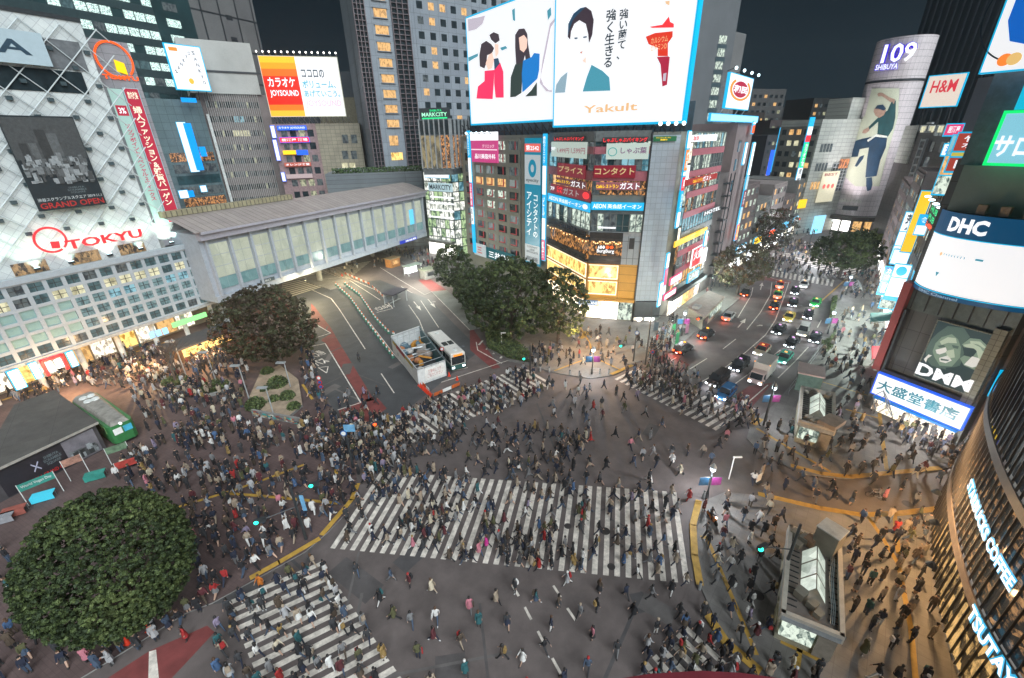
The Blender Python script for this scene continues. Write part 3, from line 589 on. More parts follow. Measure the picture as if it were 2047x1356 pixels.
# karaoke building
KW=Wall(vpt(540,250,165),vpt(718,250,172)); KB=mat('beige_tiles',(.30,.27,.20),.7,0,.12,.3,tile=walltile(KW,1.6,1.2,.05)); KP=mat('mauve_wall',(.25,.17,.17),.6)
zk=zat(640,247,KW); B=Bld('karaoke_building','beige tiled building carrying the orange and white roof billboard',KW.pt(10,0)); B.core(back(KW,0,KW.L,25),0,zk,KB); us=KW.uv(630,250)[0]
B.w.wbox(KW,0,us,0,zk,0,.3,KP)
W2=KW.off(.3); B.grid(W2,2.5,us-.5,6,zk-1,4,8,.7,.55,[R_DIM,DGL,room('room_soft',(0,)*3,(0,)*3)],KP,.2)
for a in ((690,278),(708,278),(690,310),(708,310),(690,334),(705,334)):
    u,z=KW.uv(*a); B.pane(KW,u-1.,u+1.,z-1.4,z+1.4,.02,R_DIM if a[1]<330 else R_CREAM)
B.done()
q=KW.box([(519,112),(678,117),(687,233),(541,232)],1.5); t=sign('roof_billboard','orange and white karaoke roof billboard on steel trusses',KW,q,WHITED,[('カラオケ',.05,.40,.50,.66,LETW),('JOYSOUND',.05,.42,.32,.45,LETW),('ココロの',.50,.80,.66,.80,LETD),('ボリューム、',.49,.93,.48,.62,LETC),('あげていこう。',.49,.97,.33,.45,LETC),('JOYSOUND',.49,.97,.14,.28,emi('faint_pink',(.8,.5,.6),.8,False))],1.5,.6,emi('edge_warm',(.5,.5,.4),.8,False),'billboard',ew=.2)
u0,u1,z0_,z1_=q; b=MB(); [b.wbox(KW,u0,u0+.45*(u1-u0),z0_+(z1_-z0_)*a_,z0_+(z1_-z0_)*c_,2.1,2.12,emi('karaoke_%d'%k,q_,1.,False)) for k,(a_,c_,q_) in enumerate(((0,.1,(1,.42,.03)),(.1,.2,(.95,.16,.01)),(.2,.68,(.85,.015,.005)),(.68,.8,(.95,.13,.01)),(.8,.9,(1,.3,.01)),(.9,1,(1,.45,.02))))]; b.build('picture',t)
b=MB()
for k in range(14):
    u=u0+k*(u1-u0)/13; b.tube(KW.pt(u,zk,-1),KW.pt(u+1.2,z0_,1.5),.1,.1,STEEL,5); b.tube(KW.pt(u+1.2,zk,-1),KW.pt(u,z0_,1.5),.1,.1,STEEL,5); b.tube(KW.pt(u,z1_,1.7),KW.pt(u,z1_+1.1,3.2),.08,.08,STEEL,5); b.ball(KW.pt(u,z1_+1.1,3.3),.3,GLOWW,6,4)
b.build('truss',t)
for i,(pts,mt,tx,lab) in enumerate((([(554,251),(613,252),(613,261),(554,260)],BLUE,'カラオケ JOYSOUND','blue lit strip sign with white letters under the karaoke billboard'),([(560,275),(618,275),(618,285),(560,284)],RED,'居酒屋 酒場','red lit strip sign with white characters on the mauve wall'),([(566,301),(592,301),(592,309),(566,309)],YEL,'','small orange and yellow strip sign on the mauve wall'),([(593,300),(616,300),(616,310),(593,310)],BLUE,'','short blue strip sign beside the yellow one'),([(569,325),(622,325),(622,333),(569,332)],emi('salmon_panel',(.45,.1,.07),.8,False),'オレンジ食堂','dull salmon strip sign on the mauve wall'),([(573,348),(625,348),(625,357),(573,356)],emi('dusky_panel',(.45,.35,.35),.7,False),'','pale pink strip sign lowest on the mauve wall'),
    ([(541,252),(548,252),(553,275),(546,276)],SIGNW,'','upper white vertical sign at the left edge of the karaoke building'),([(546,280),(552,280),(562,320),(555,321)],SIGNW,'','long white vertical sign at the left edge of the karaoke building'),([(563,345),(569,345),(572,362),(566,362)],SIGNW,'','short white vertical sign low at the edge of the karaoke building'))):
    q=KW.box(pts,.8); sign('strip_sign',lab,KW,q,mt,[(tx,.05,.95,.2,.8,LETW)] if tx else (),.8+.05*i,.3,BLUE if mt in (SIGNW,RED) else None,ew=.15)
# dark filler block behind
DW=Wall(vpt(640,240,210),vpt(745,240,215)); B=Bld('distant_block','dim beige block with stepped roof behind the karaoke billboard',DW.pt(5,0)); B.core(back(DW,0,DW.L,20),0,zat(700,195,DW),mat('dim_beige',(.14,.13,.09),.8)); B.core(back(DW.off(-8),-20,DW.L,20),0,zat(700,138,DW),mat('dim_blue',(.03,.04,.05),.8)); B.done()
# low podium with hedge and hotel tower
PWL=Wall(vpt(662,340,140),vpt(850,352,146)); zp=zat(760,345,PWL)
B=Bld('hotel_podium','low long grey podium wall with hedge on top behind the bridge roof',PWL.pt(10,0)); B.core(back(PWL,-2,PWL.L+14,30),0,zp,mat('podium',(.15,.17,.18),.7,0,.1,.3,tile=walltile(PWL,40,1.2,.06))); B.done()
HTW=Wall(vpt(713,50,158),vpt(812,50,166)); HTS=Wall(HTW.p1,(HTW.p1.x+33,HTW.p1.y+24)); HC=mat('hotel_wall',(.22,.25,.28),.55,0,.1,.15,tile=walltile(HTW,3.2,4.1,.08),tilecol=(.6,.6,.6)); RIB=mat('hotel_ribs',(.15,.12,.13),.5)
B=Bld('hotel_tower','tall grey hotel tower with one column of orange lit windows',HTW.pt(8,0)); Lh=HTW.L
B.core([HTW.pt(0,0)[:2],HTW.pt(Lh,0)[:2],HTS.pt(HTS.L,0)[:2],(HTS.p1.x-14,HTS.p1.y+20),(HTW.p0.x-12,HTW.p0.y+26)],0,100,HC)
z=zat(775,273,HTW)-1.3; fh=(zat(760,30,HTW)-zat(768,221,HTW))/6.
uw=HTW.uv(766,80)[0]
for k in range(-1,14):
    zz_=zat(768,218,HTW)+k*fh; 
    if k<-1: continue
    B.pane(HTW,uw-2.,uw+2.,zz_-1.1,zz_+1.1,.06,R_WARM if k not in (0,) else R_WARM)
    B.w.wbox(HTW,uw-2.3,uw+2.3,zz_+1.15,zz_+1.35,.0,.4,HC); B.w.wbox(HTW,uw-2.3,uw+2.3,zz_-1.35,zz_-1.15,.0,.4,HC)
B.pane(HTW,uw-2.,uw+1.,z-1.5,z+1.5,.06,R_WARM); B.pane(HTW,uw-2.,uw+2,zat(785,313,HTW)-1.2,zat(785,313,HTW)+1.2,.06,R_GOLD)
for u0_,u1_ in ((-.5,2.8),(Lh-4.5,Lh+1)):
    for k in range(60): B.w.wbox(HTW,u0_,u1_,zp+1+k*1.35,zp+1.15+k*1.35,.1,.6,RIB)
    for k in range(4): u=u0_+k*(u1_-u0_)/3; B.w.wbox(HTW,u-.1,u+.1,zp,98,.1,.7,RIB)
    B.pane(HTW,u0_,u1_,zp,98,.02,DGL)
B.grid(HTS,3,HTS.L-1,38,98,9,15,.5,.45,lambda i,j: R_WARM if random.random()<.12 else random.choice([DGL,DGL,R_DIM]),HC,.12)
B.done()
hb=MB(); rnd=random.Random(5); HG=mat('hedge_leaf',(.05,.09,.03),.8,0,.5,3)
for k in range(1500):
    u=rnd.uniform(0,PWL.L+8); c=PWL.pt(u,zp+rnd.uniform(0,1.5),-rnd.uniform(.3,2)); s=.25; a,b_=rnd.uniform(0,6.28),rnd.uniform(-1,1); e1=Vector((math.cos(a),math.sin(a),b_)).normalized()*s; e2=e1.orthogonal().normalized()*s; hb.add([c-e1,c-e2,c+e1,c+e2],[(0,1,2,3)],HG)
o=hb.build('roof_hedge',label='clipped green hedge along the top of the podium wall',cat='hedge',org=PWL.pt(10,zp))
# glass pavilion with fins and green name sign
VW=Wall(vpt(843,300,128),vpt(902,300,126)); VS=Wall(VW.p1,vpt(946,300,138)); zv0=zat(870,338,VW); zv1=zat(870,238,VW)
B=Bld('glass_pavilion','glass hall with tall white fins above the bridge end',VW.pt(4,0)); B.core([VW.p0,VW.p1,VS.p1,(VS.p1.x-6,VS.p1.y+16),(VW.p0.x,VW.p0.y+22)],zv0-1.5,zv1,mat('pavilion_wall',(.10,.12,.13),.5))
for Wq in (VW,VS):
    n=6
    for k in range(n+1): u=k*Wq.L/n; B.w.wbox(Wq,u-.1,u+.1,zv0,zv1,.05,.6,GREY)
    for k in range(n): B.pane(Wq,k*Wq.L/n+.1,(k+1)*Wq.L/n-.1,zv0+.3,zv0+(zv1-zv0)*.68,.02,R_CAFE if Wq is VS or k>3 else room('room_hall',(.06,.05,.03),(.3,.24,.12),1.,.6)); B.pane(Wq,k*Wq.L/n+.1,(k+1)*Wq.L/n-.1,zv0+(zv1-zv0)*.7,zv1-.3,.02,DGL)
B.done()
sign('name_sign','green lit name sign on the dark wall above the glass pavilion',VW.off(-6),VW.off(-6).box([(840,216),(900,216),(900,240),(840,240)],.0),mat('sign_back',(.04,.05,.055),.6),[('SHIBUYA',.35,.75,.68,.86,GREEN),('MARKCITY',.08,.92,.28,.62,emi('green_white',(.4,.9,.6),.9,False)),('―――',.08,.92,.08,.2,GREEN)],.0,.6)
# glazed station entrance under the pavilion
EW=Wall(tuple(G(862,506)[:2]),tuple(G(913,514)[:2])); ES=Wall(EW.p1,(EW.p1.x+11,EW.p1.y+8)); ze=zat(880,342,EW)
B=Bld('station_entrance','bright glazed entrance hall at the end of the footbridge',EW.pt(3,0)); B.core([EW.p0,EW.p1,ES.p1,(ES.p1.x-4,ES.p1.y+20),(EW.p0.x-6,EW.p0.y+22)],.1,ze,mat('entrance_core',(.10,.13,.12),.5))
R_ENT=room('room_entrance',(.12,.16,.12),(1,1,.92),1.1,1.,(.38,.6)); R_ENG=room('room_green',(.06,.12,.07),(.5,.68,.35),1.,1.)
for Wq,nc,rs in ((EW,6,(R_ENT,R_ENT,R_ENG)),(ES,6,(R_ENG,R_BLUE,R_ENT))): B.grid(Wq,0,Wq.L,.3,ze-.3,nc,9,.92,.9,list(rs),mat('entrance_frame',(.08,.11,.11),.4),.22)
B.w.wbox(EW,-.2,EW.L+.2,.12,4.2,.25,.3,GLOWW); B.w.wbox(EW,-.2,EW.L+.2,4.2,5,.3,2.2,STEEL)
B.done()
sign('entrance_sign','large white lit panel at the top of the glazed entrance',EW,EW.box([(850,343),(898,343),(898,356),(851,355)],.6),SIGNW,(),.6,.2,CYAN)
sign('entrance_sign','white and dark lettered banner high on the glazed entrance',EW,EW.box([(856,366),(905,366),(905,384),(858,382)],.5),emi('pale_panel',(.4,.55,.6),.9,False),[('MARKCITY',.05,.95,.2,.8,LETD)],.5,.15)
for y in (392,404,418,432): sign('light_strip','thin white lit blade across the glazed entrance, %s'%{392:'topmost of four',404:'second from the top',418:'third from the top',432:'lowest of four'}[y],EW,EW.box([(860,y),(908,y+3),(908,y+6),(860,y+3)],.6),SIGNW,(),.6,.15,None,'light strip','light strips across the station entrance')
# ================================================ screen building (centre)
LWp0=(-12.6,127.2); Bp=(8.8,99.9); Fp=tuple(G(1170,636)[:2]); Dp=tuple(G(1263,643)[:2]); D2=tuple(G(1312,643)[:2])
LW=Wall(LWp0,Bp); FA=Wall(Bp,Fp); FC=Wall(Fp,Dp); PI=Wall(Dp,D2)
RWb=azwall((30.5,80.6),40.6); RW=RWb
zR=34.2
B=Bld('screen_building','nine storey corner building under the two giant screens',((Dp[0]),Dp[1],0)); BC=mat('olive_concrete',(.20,.205,.18),.7,0,.12,.5); DKG=mat('front_mullion',(.15,.17,.17),.45)
B.core([LWp0,Bp,Fp,Dp,D2,(D2[0]+8,D2[1]+12),(60,118),(10,150)],.1,zR,BC,CONC)
# left wing
REDF=mat('red_frame',(.45,.05,.06),.5,0,.1)
def pk(i,j):
    if j==6 and i in (1,2,3): return R_WARM
    if (i,j) in ((2,4),(3,5),(3,8),(3,9),(2,5)): return R_COOL
    return random.choice([DGL,R_DIM,room('room_grey',(.10,.13,.13),(.2,.23,.22),1.,.6)])
ul0,ul1=1.2,LW.L*.72; B.grid(LW,ul0,ul1,5.5,zR-.8,5,10,.74,.66,pk,BC,.3)
cw=(ul1-ul0)/5; chh=(zR-.8-5.5)/10
for i in range(5):
    for j in range(10):
        u=ul0+i*cw; z=5.5+j*chh
        B.w.wbox(LW,u+cw*.58,u+cw*.66,z+chh*.2,z+chh*.83,.12,.2,REDF)
        if j<7: B.w.wbox(LW,u+cw*.15,u+cw*.66,z+chh*.2,z+chh*.28,.12,.2,REDF)
# facets: glass floors with pink-red spandrels above, terraces and gold shop below
SPR=mat('pink_spandrel',(.40,.13,.16),.5,0,.12)
def zz(y,x=1287): return zat(x,y,FC)
z9,z8,z7,zE,z6,zs1=zz(262),zz(300),zz(350),zz(402),zz(435),zz(443)
for Wq in (FA,FC):
    L2=Wq.L
    for z0_,z1_,mts in ((z8+.6,z9-1.6,[R_COOL,R_DIM,TGL]),(z7+.7,z8-.6,[R_DIM,TGL,R_BLUE]),(zE+1.,z7-1.0,[R_CAFE,R_DIM,R_WARM]),(z6-2.6,z6+.5,[R_COOL,TGL,R_DIM])):
        n=8 if Wq is FC else 10
        for k in range(n): B.pane(Wq,k*L2/n+.08,(k+1)*L2/n-.08,z0_,z1_,.03,random.choice(mts))
        for k in range(n+1): u=k*L2/n; B.w.wbox(Wq,max(0,u-.06),min(L2,u+.06),z0_,z1_,0,.18,DKG)
        B.w.wbox(Wq,0,L2,z0_+(z1_-z0_)*.3,z0_+(z1_-z0_)*.3+.08,.08,.16,DKG)
    B.w.wbox(Wq,0,L2,z8-.6,z8+.6,0,.25,SPR); B.w.wbox(Wq,0,L2,z7-1.0,z7+.6,0,.25,SPR); B.w.wbox(Wq,0,L2,z9-1.5,z9+.1,0,.22,DKG); B.w.wbox(Wq,0,L2,z6+.5,zE-.9,0,.2,DKG)
    B.w.wbox(Wq,0,L2,z6-3.4,z6-2.7,0,.35,GREY)
# open cafe terraces: dark recess with railing
zc1,zc2,zg=zz(482),zz(530),zz(536)
uf1=FC.uv(1245,480)[0]
for z0_,z1_,m1,m2 in ((zc1+.4,z6-3.5,R_CAFE,R_CAFE),(zc2+.6,zc1-.1,R_CAFE,R_CAFE)):
    B.pane(FA,1.2,FA.L,z0_,z1_,.03,m1); B.pane(FC,0,uf1,z0_,z1_,.03,m2)
    for Wq,l in ((FA,FA.L),(FC,uf1)):
        B.w.wbox(Wq,0 if Wq is FC else 1.0,l,z0_-.5,z0_,0,.9,DARK); B.w.wbox(Wq,0 if Wq is FC else 1.0,l,z0_,z0_+1.1,.82,.88,mat('rail_glass',(.04,.04,.04),.2))
        for k in range(14): 
            u=.8+k*(l-1.2)/13; B.w.ball(Wq.pt(u,z1_-.3-.25*math.sin(k*1.2),.6),.13,WARM,5,4)
B.w.wbox(FC,uf1,FC.L,zc2,z6-3.4,0,.4,mat('grey_panel',(.30,.35,.38),.5,0,.08,.4,tile=walltile(FC,1.1,3.2,.06))); B.w.wbox(FC,uf1+1.2,uf1+2.1,zc2+3,zc2+5,.4,.45,DARK)
GOLD=emi('gold_wall',(.55,.27,.03),.6,False); OCH=mat('ochre_panel',(.52,.28,.05),.5,0,.1,.5,tile=walltile(FC,40,1.6,.05))
zt0,zt1,zt2,zt3=zz(604),zz(590),zz(572),zz(537)
B.w.wbox(FC,0,FC.L,4.9,zc2,0,.3,OCH); B.w.wbox(FA,0,FA.L,4.9,zc2,0,.3,OCH)
zA=(zc2-5.2)/2
for k in range(2):
    z0_=5.3+k*zA
    B.pane(FC,.3,uf1-.6,z0_+.3,z0_+zA-.5,.35,R_GOLD); B.pane(FA,.5,FA.L-.3,z0_+.3,z0_+zA-.5,.35,R_GOLD)
    for Wq,a,l in ((FC,.1,uf1-.4),(FA,.3,FA.L-.1)):
        for e in ((a,l,z0_+.1,z0_+.3),(a,l,z0_+zA-.5,z0_+zA-.35),(l-.15,l+.05,z0_+.1,z0_+zA-.35)): B.w.wbox(Wq,*e,.35,.5,emi('gold_edge',(1,.85,.6),1.2,False))
R_BR=room('room_bright_gold',(1,.5,.08),(1,.9,.7),2.6,.7,(.3,.55))
B.pane(FC,.1,uf1*.5,.3,4.4,.05,R_BR); B.pane(FC,uf1*.5,uf1+.2,.3,4.0,.1,GLOWW); B.pane(FC,uf1+.3,FC.L-.2,.3,4.0,.05,R_COOL); B.pane(FA,.3,FA.L-.2,.3,4.4,.05,R_BR)
B.w.wbox(FC,0,FC.L,4.3,4.9,0,1.2,OCH); B.w.wbox(FA,0,FA.L,4.3,4.9,0,1.2,OCH)
# grey column pier with canopy lights
zpb=zat(1290,600,PI); PT=mat('pier_tile',(.40,.47,.52),.5,0,.08,.4,tile=walltile(PI,.95,.95,.05),tilecol=(.7,.7,.7)); B.w.wbox(PI,.1,PI.L-.1,zpb,zR-.5,0,.5,PT); B.w.wbox(PI,0,PI.L,zpb-3.2,zpb,.0,1.2,DARK); B.w.wbox(PI,-.1,.12,0,zR,0,.55,DARK)
for k in range(2): B.w.ball(PI.pt(1.1+k*2.3,zpb-3.6,.9),.55,GLOWW,10,6)
B.pane(PI,.3,2.1,.3,3.6,.1,R_SHOP); B.pane(PI,2.4,4.3,.3,3.6,.1,SG)
# right wing: seven floors of glass with pink spandrels
zr0=5.2; nfl=8; fh=(zR-zr0-.2)/nfl; uR1=RW.uv(1440,330)[0]
for j in range(nfl):
    z0_=zr0+j*fh; mts=[[R_SHOP,R_WARM],[R_COOL,R_DIM],[R_COOL,R_DIM],[R_BLUE,R_BLUE],[R_CAFE,R_DIM,R_COOL],[R_CAFE,R_COOL,R_DIM],[R_COOL,R_COOL,R_DIM],[R_COOL,R_BLUE,R_COOL]][j]
    n=12
    for k in range(n): B.pane(RW,2.2+k*(uR1-2.2)/n+.08,2.2+(k+1)*(uR1-2.2)/n-.08,z0_+1.1,z0_+fh-.1,.05,random.choice(mts))
    for k in range(n+1): u=2.2+k*(uR1-2.2)/n; B.w.wbox(RW,u-.06,u+.06,z0_+1.,z0_+fh,.0,.2,DKG)
    B.w.wbox(RW,2.2,uR1,z0_-.1,z0_+1.0,0,.24,[DARK,SPR,SPR,DKG,SPR,SPR,SPR,SPR][j]); B.w.wbox(RW,2.2,uR1,z0_+1.7,z0_+1.78,.1,.17,DKG)
for k,mt in enumerate((R_SHOP,R_WARM,DGL,R_CAFE,R_SHOP,R_BLUE,R_COOL,SG,R_SHOP)): B.pane(RW,1.,2.1,.4+k*3.6,3.6+k*3.6,.05,mt)
for k in range(5): B.pane(RW,2.5+k*(uR1-3)/5,2.3+(k+1)*(uR1-3)/5,.4,4.2,.05,[GLOWW,R_SHOP,R_GOLD,R_WARM,R_SHOP][k])
B.w.wbox(RW,0,uR1,4.2,5.,0,1.3,DARK); B.done()
# roof steel and giant screens
def lampset(par,Wq,us,z,d):
    b=MB()
    for u in us: b.tube(Wq.pt(u,z,d-1.4),Wq.pt(u,z+.4,d),.06,.06,DARK,5); b.ball(Wq.pt(u,z+.35,d+.1),.28,FL,6,4)
    b.build('lamp_row',par)
u0=LW.uv(934,36,1.)[0]; u0=(u0+LW.uv(940,243,1.)[0])/2; u1=LW.uv(1105,245,1.)[0]; z0_=LW.uv(940,243,1.)[1]; z0_=(z0_+LW.uv(1105,245,1.)[1])/2; z1_=max(LW.uv(936,36,1.)[1],z0_+20)
t=thing('giant_screen','left giant screen showing three women in red and blue on white','screen',LW.pt(u0+5,z0_,1.)); MB().wbox(LW,u0,u1,z0_,z1_,.0,1.,WHITE).build('screen',t)
f=MB(); [f.wbox(LW,*a,.0,1.04,CYAN) for a in ((u0-.3,u1+.0,z0_-.35,z0_),(u0-.3,u0,z0_,z1_),(u0,u1,z1_,z1_+.3))]; f.build('frame',t)  # cyan strips stand in for the screen's blue halo
HAIR_=emi('pic_dark',(.035,.02,.03),1.,False); CR=emi('pic_crimson',(.80,.02,.10),1.,False); BL=emi('pic_blue',(.0,.16,.50),1.,False); DGN=emi('pic_dark_green',(.02,.035,.03),1.,False); SKN=emi('pic_skin',(.80,.55,.45),1.,False); TLB=emi('pic_tealgrey',(.05,.25,.33),1.,False); MAR=emi('pic_maroon',(.35,.01,.04),1.,False); DN=emi('pic_navy',(.01,.05,.10),1.,False); LGR=emi('pic_lilac',(.45,.40,.47),1.,False)
def Z(l,ox,oy,s): return [(ox+x/s,oy+y/s) for x,y in l]
z3=lambda l: Z(l,900,0,2.7115)
for shp,mt,d in (([(158,300),(168,240),(195,222),(222,240),(238,262),(226,290),(200,300),(197,340),(185,372),(160,360)],HAIR_,1.03),([(212,190),(235,175),(262,186),(268,220),(245,236),(222,216)],HAIR_,1.04),
   ([(208,300),(228,285),(238,320),(228,370),(205,380),(192,345)],SKN,1.05),([(186,385),(240,380),(236,450),(230,538),(142,535),(150,470),(186,440)],CR,1.05),([(240,370),(270,340),(288,390),(290,530),(246,530),(238,450)],CR,1.06),([(236,320),(260,315),(268,345),(240,380)],DN,1.07),([(240,240),(262,240),(262,290),(246,315)],SKN,1.03),
   ([(352,190),(372,158),(402,155),(418,185),(422,240),(440,350),(415,375),(405,300),(385,380),(358,370),(352,260)],HAIR_,1.03),([(372,205),(400,190),(418,215),(415,260),(398,285),(378,270)],SKN,1.06),([(352,350),(400,340),(392,400),(385,522),(325,528),(328,420)],DGN,1.07),([(395,330),(440,310),(455,288),(485,292),(482,380),(470,440),(440,500),(392,522),(388,400)],BL,1.08),([(470,445),(470,520),(405,524)],DGN,1.09),
   ([(350,528),(400,495),(470,430),(487,395),(500,330),(480,430),(440,490),(400,530)],WHITE,1.10),([(500,330),(540,130),(566,100),(568,115),(545,150),(520,280),(490,420),(505,460),(535,490),(552,490),(550,500),(520,495),(485,450)],LGR,1.09),
   ([(95,105),(150,95),(190,85),(175,130),(140,160),(98,170)],LGR,1.03),([(98,312),(150,290),(150,305),(100,335)],TLB,1.04),([(270,260),(300,250),(310,262),(280,275)],TLB,1.04),([(335,55),(350,45),(352,115),(340,110)],TLB,1.04),([(525,60),(545,40),(548,80),(530,110)],TLB,1.04)): decal(t,LW,z3(shp),d,mt)
C2=(D2[0]+.3,D2[1]-.2); SW_=Wall(Bp,C2); v0=SW_.uv(1107,247,1.5); v1=SW_.uv(1362,247,1.5); z0_=(v0[1]+v1[1])/2; u0,u1=v0[0],v1[0]; z1_=70
t=thing('giant_screen','right giant screen with a man, Japanese slogan and red drink on white','screen',SW_.pt(u0+5,z0_,1.)); MB().wbox(SW_,u0,u1,z0_,z1_,.2,1.5,WHITE).build('screen',t)
f=MB(); [f.wbox(SW_,*a,.2,1.54,CYAN) for a in ((u0-.25,u1+.3,z0_-.35,z0_),(u0-.25,u0,z0_,z1_),(u1,u1+.3,z0_,z1_))]; f.build('frame',t)  # cyan strips imitate the glow round this screen
for shp,mt,d in (([(637,200),(640,130),(668,75),(705,45),(735,38),(765,60),(778,110),(770,190),(752,235),(748,185),(735,130),(700,110),(672,130),(655,170),(650,215)],HAIR_,1.53),([(637,200),(640,130),(668,75),(705,45),(735,38),(690,80),(665,110),(650,150)],DN,1.55),
   ([(766,352),(825,385),(862,420),(868,492),(718,497),(740,420)],TLB,1.53),([(636,390),(600,420),(575,460),(568,505),(622,502)],emi('pic_softgrey',(.22,.33,.40),1.,False),1.53),([(672,205),(690,203),(690,211),(675,213)],DN,1.53),([(720,200),(740,196),(740,204),(722,207)],DN,1.53),([(702,285),(718,277),(712,292)],emi('pic_lip',(.5,.2,.15),1.,False),1.53),([(716,330),(735,310),(735,345)],SKN,1.53),
   ([(1080,146),(1150,135),(1185,90),(1192,120),(1212,130),(1212,150),(1095,152)],RED,1.53),([(1060,200),(1110,180),(1206,170),(1205,200),(1180,235),(1180,305),(1125,305),(1125,260),(1075,240)],emi('pic_redbrown',(.62,.03,.01),1.,False),1.53),([(1180,306),(1190,310),(1175,460),(1150,470),(1140,350),(1120,310)],MAR,1.54),([(1155,400),(1172,395),(1168,440),(1152,440)],LGR,1.56),([(1165,8),(1190,5),(1188,30),(1170,22)],emi('pic_tan',(.7,.45,.25),1.,False),1.53)): decal(t,SW_,z3(shp),d,mt)
for s,bx in (('強い菌て、',(910,50,958,320)),('強く生きる',(838,52,892,365))):
    p_=z3([(bx[0],bx[1]),(bx[2],bx[1]),(bx[2],bx[3]),(bx[0],bx[3])]); q=SW_.box(p_,1.54); letters(t,SW_,s,*q,1.54,LETD,.018,True)
q=SW_.box(z3([(722,565),(1015,565),(1015,607),(722,607)]),1.54); letters(t,SW_,'Yakult',*q,1.54,emi('pic_gold',(.70,.42,.2),1.,False),.015)
q=SW_.box(z3([(1075,205),(1180,195),(1175,275),(1100,265)]),1.56); letters(t,SW_,'カルシウム\nビタミンD',*q,1.56,emi('pic_gold',(0,)*3),.01)
b=MB()
for k in range(16):
    for Wq in (LW,SW_): 
        u=1+k*(Wq.L-2)/15; b.tube(Wq.pt(u,zR,-.5),Wq.pt(u+.8,z0_+.3,.2),.12,.12,DARK,5); b.tube(Wq.pt(u,zR,-2.5),Wq.pt(u,z0_+1,.0),.15,.15,DARK,5)
for Wq in (LW,SW_): b.wbox(Wq,0,Wq.L,z0_-.9,z0_-.7,-.6,-.2,DARK); b.wbox(Wq,0.5,Wq.L,zR,z0_+3,-3,-2.7,mat('screen_backing',(.03,.06,.08),.6))
o=b.build('screen_scaffold',label='dark steel scaffold carrying the two giant screens on the roof',cat='scaffold',org=(Dp[0],Dp[1],zR))
o['label']='dark steel scaffold carrying the two giant screens on the roof'
# signs of the screen building
z5=lambda l: Z(l,920,250,4.675)
q=LW.box(z5([(108,70),(362,80),(353,360),(120,340)]),.6); t=sign('clinic_billboard','magenta clinic billboard with white top on the grey wing',LW,q,emi('magenta_board',(.52,.05,.20),.85,False),[('クリニック',.45,.9,.5,.62,emi('soft_pink',(.85,.6,.7),.9,False)),('品川美容外科',.14,.93,.12,.3,LETW)],.6,.4,None,'billboard'); b=MB(); b.wbox(LW,q[0]-.2,q[1]+.6,q[2]+.75*(q[3]-q[2]),q[3]+.2,1.02,1.05,SIGNW); b.wbox(LW,q[0],q[1],q[2]+.42*(q[3]-q[2]),q[2]+.46*(q[3]-q[2]),1.02,1.04,emi('soft_pink',(0,)*3)); b.build('picture',t); lampset(t,LW,np.linspace(q[0],q[1]-2,5),zR+.3,2.2)
ue0,_=LW.uv(1051,300,.6); ue1,_=LW.uv(1083,300,.6); ze0=LW.uv(1070,530,.6)[1]; ze1=LW.uv(1070,276,.6)[1]
t=sign('eyewear_banner','tall teal contact lens banner with white kana and round logo',LW,(ue0,ue1,ze0,ze1),TEAL,[('コンタクトの',.56,.86,.24,.58,emi('soft_white',(.7,.8,.82),.9,False),True),('アイシティ',.12,.46,.25,.6,emi('soft_white',(.7,.8,.82),.9,False),True)],.6,.3,None,'banner')
b=MB(); H_=ze1-ze0; b.wbox(LW,ue0,ue1,ze0+.66*H_,ze0+.88*H_,.92,.94,mat('pale_board',(0,)*3) if False else emi('pale_lit',(.35,.40,.42),.9,False)); b.wbox(LW,ue0,ue1,ze0+.9*H_,ze0+.96*H_,.92,.94,emi('red_lit',(.7,.12,.1),.9,False)); b.wbox(LW,ue0,ue1,ze0+.02*H_,ze0+.17*H_,.92,.94,emi('pale_lit',(0,)*3)); ring(b,LW,(ue0+ue1)/2,ze0+.78*H_,(ue1-ue0)*.25,.75,.97,TEAL,ry=1.4); b.build('picture',t)
letters(t,LW,'eyecity',ue0+.5,ue1-.5,ze0+.672*H_,ze0+.705*H_,.97,mat('grey_ink',(.15,.18,.2),.6)); letters(t,LW,'CONTACT\nLENS\nSPECIALISTS',ue0+.6,ue1-.6,ze0+.10*H_,ze0+.16*H_,.97,mat('grey_ink',(0,)*3)); letters(t,LW,'眼科併設',ue0+.6,ue1-.6,ze0+.03*H_,ze0+.07*H_,.97,mat('grey_ink',(0,)*3)); letters(t,LW,'第2542',ue0+.5,ue1-.5,ze0+.91*H_,ze0+.95*H_,.97,LETW)
q=LW.box([(949,484),(972,492),(972,515),(949,508)],.5); t=sign('bank_sign','white square bank logo sign just above the trees',LW,q,emi('pale_lit',(0,)*3),[('三',.3,.7,.25,.75,emi('logo_red',(.4,.05,.05),.8,False))],.5,.2)
q=LW.box([(973,492),(1030,512),(1030,532),(973,516)],.5); sign('bank_sign','dark teal bank name sign half hidden by the tree tops',LW,q,emi('bank_teal',(.0,.08,.10),.8,False),[('三井住友',.1,.95,.15,.75,LETW)],.5,.2)
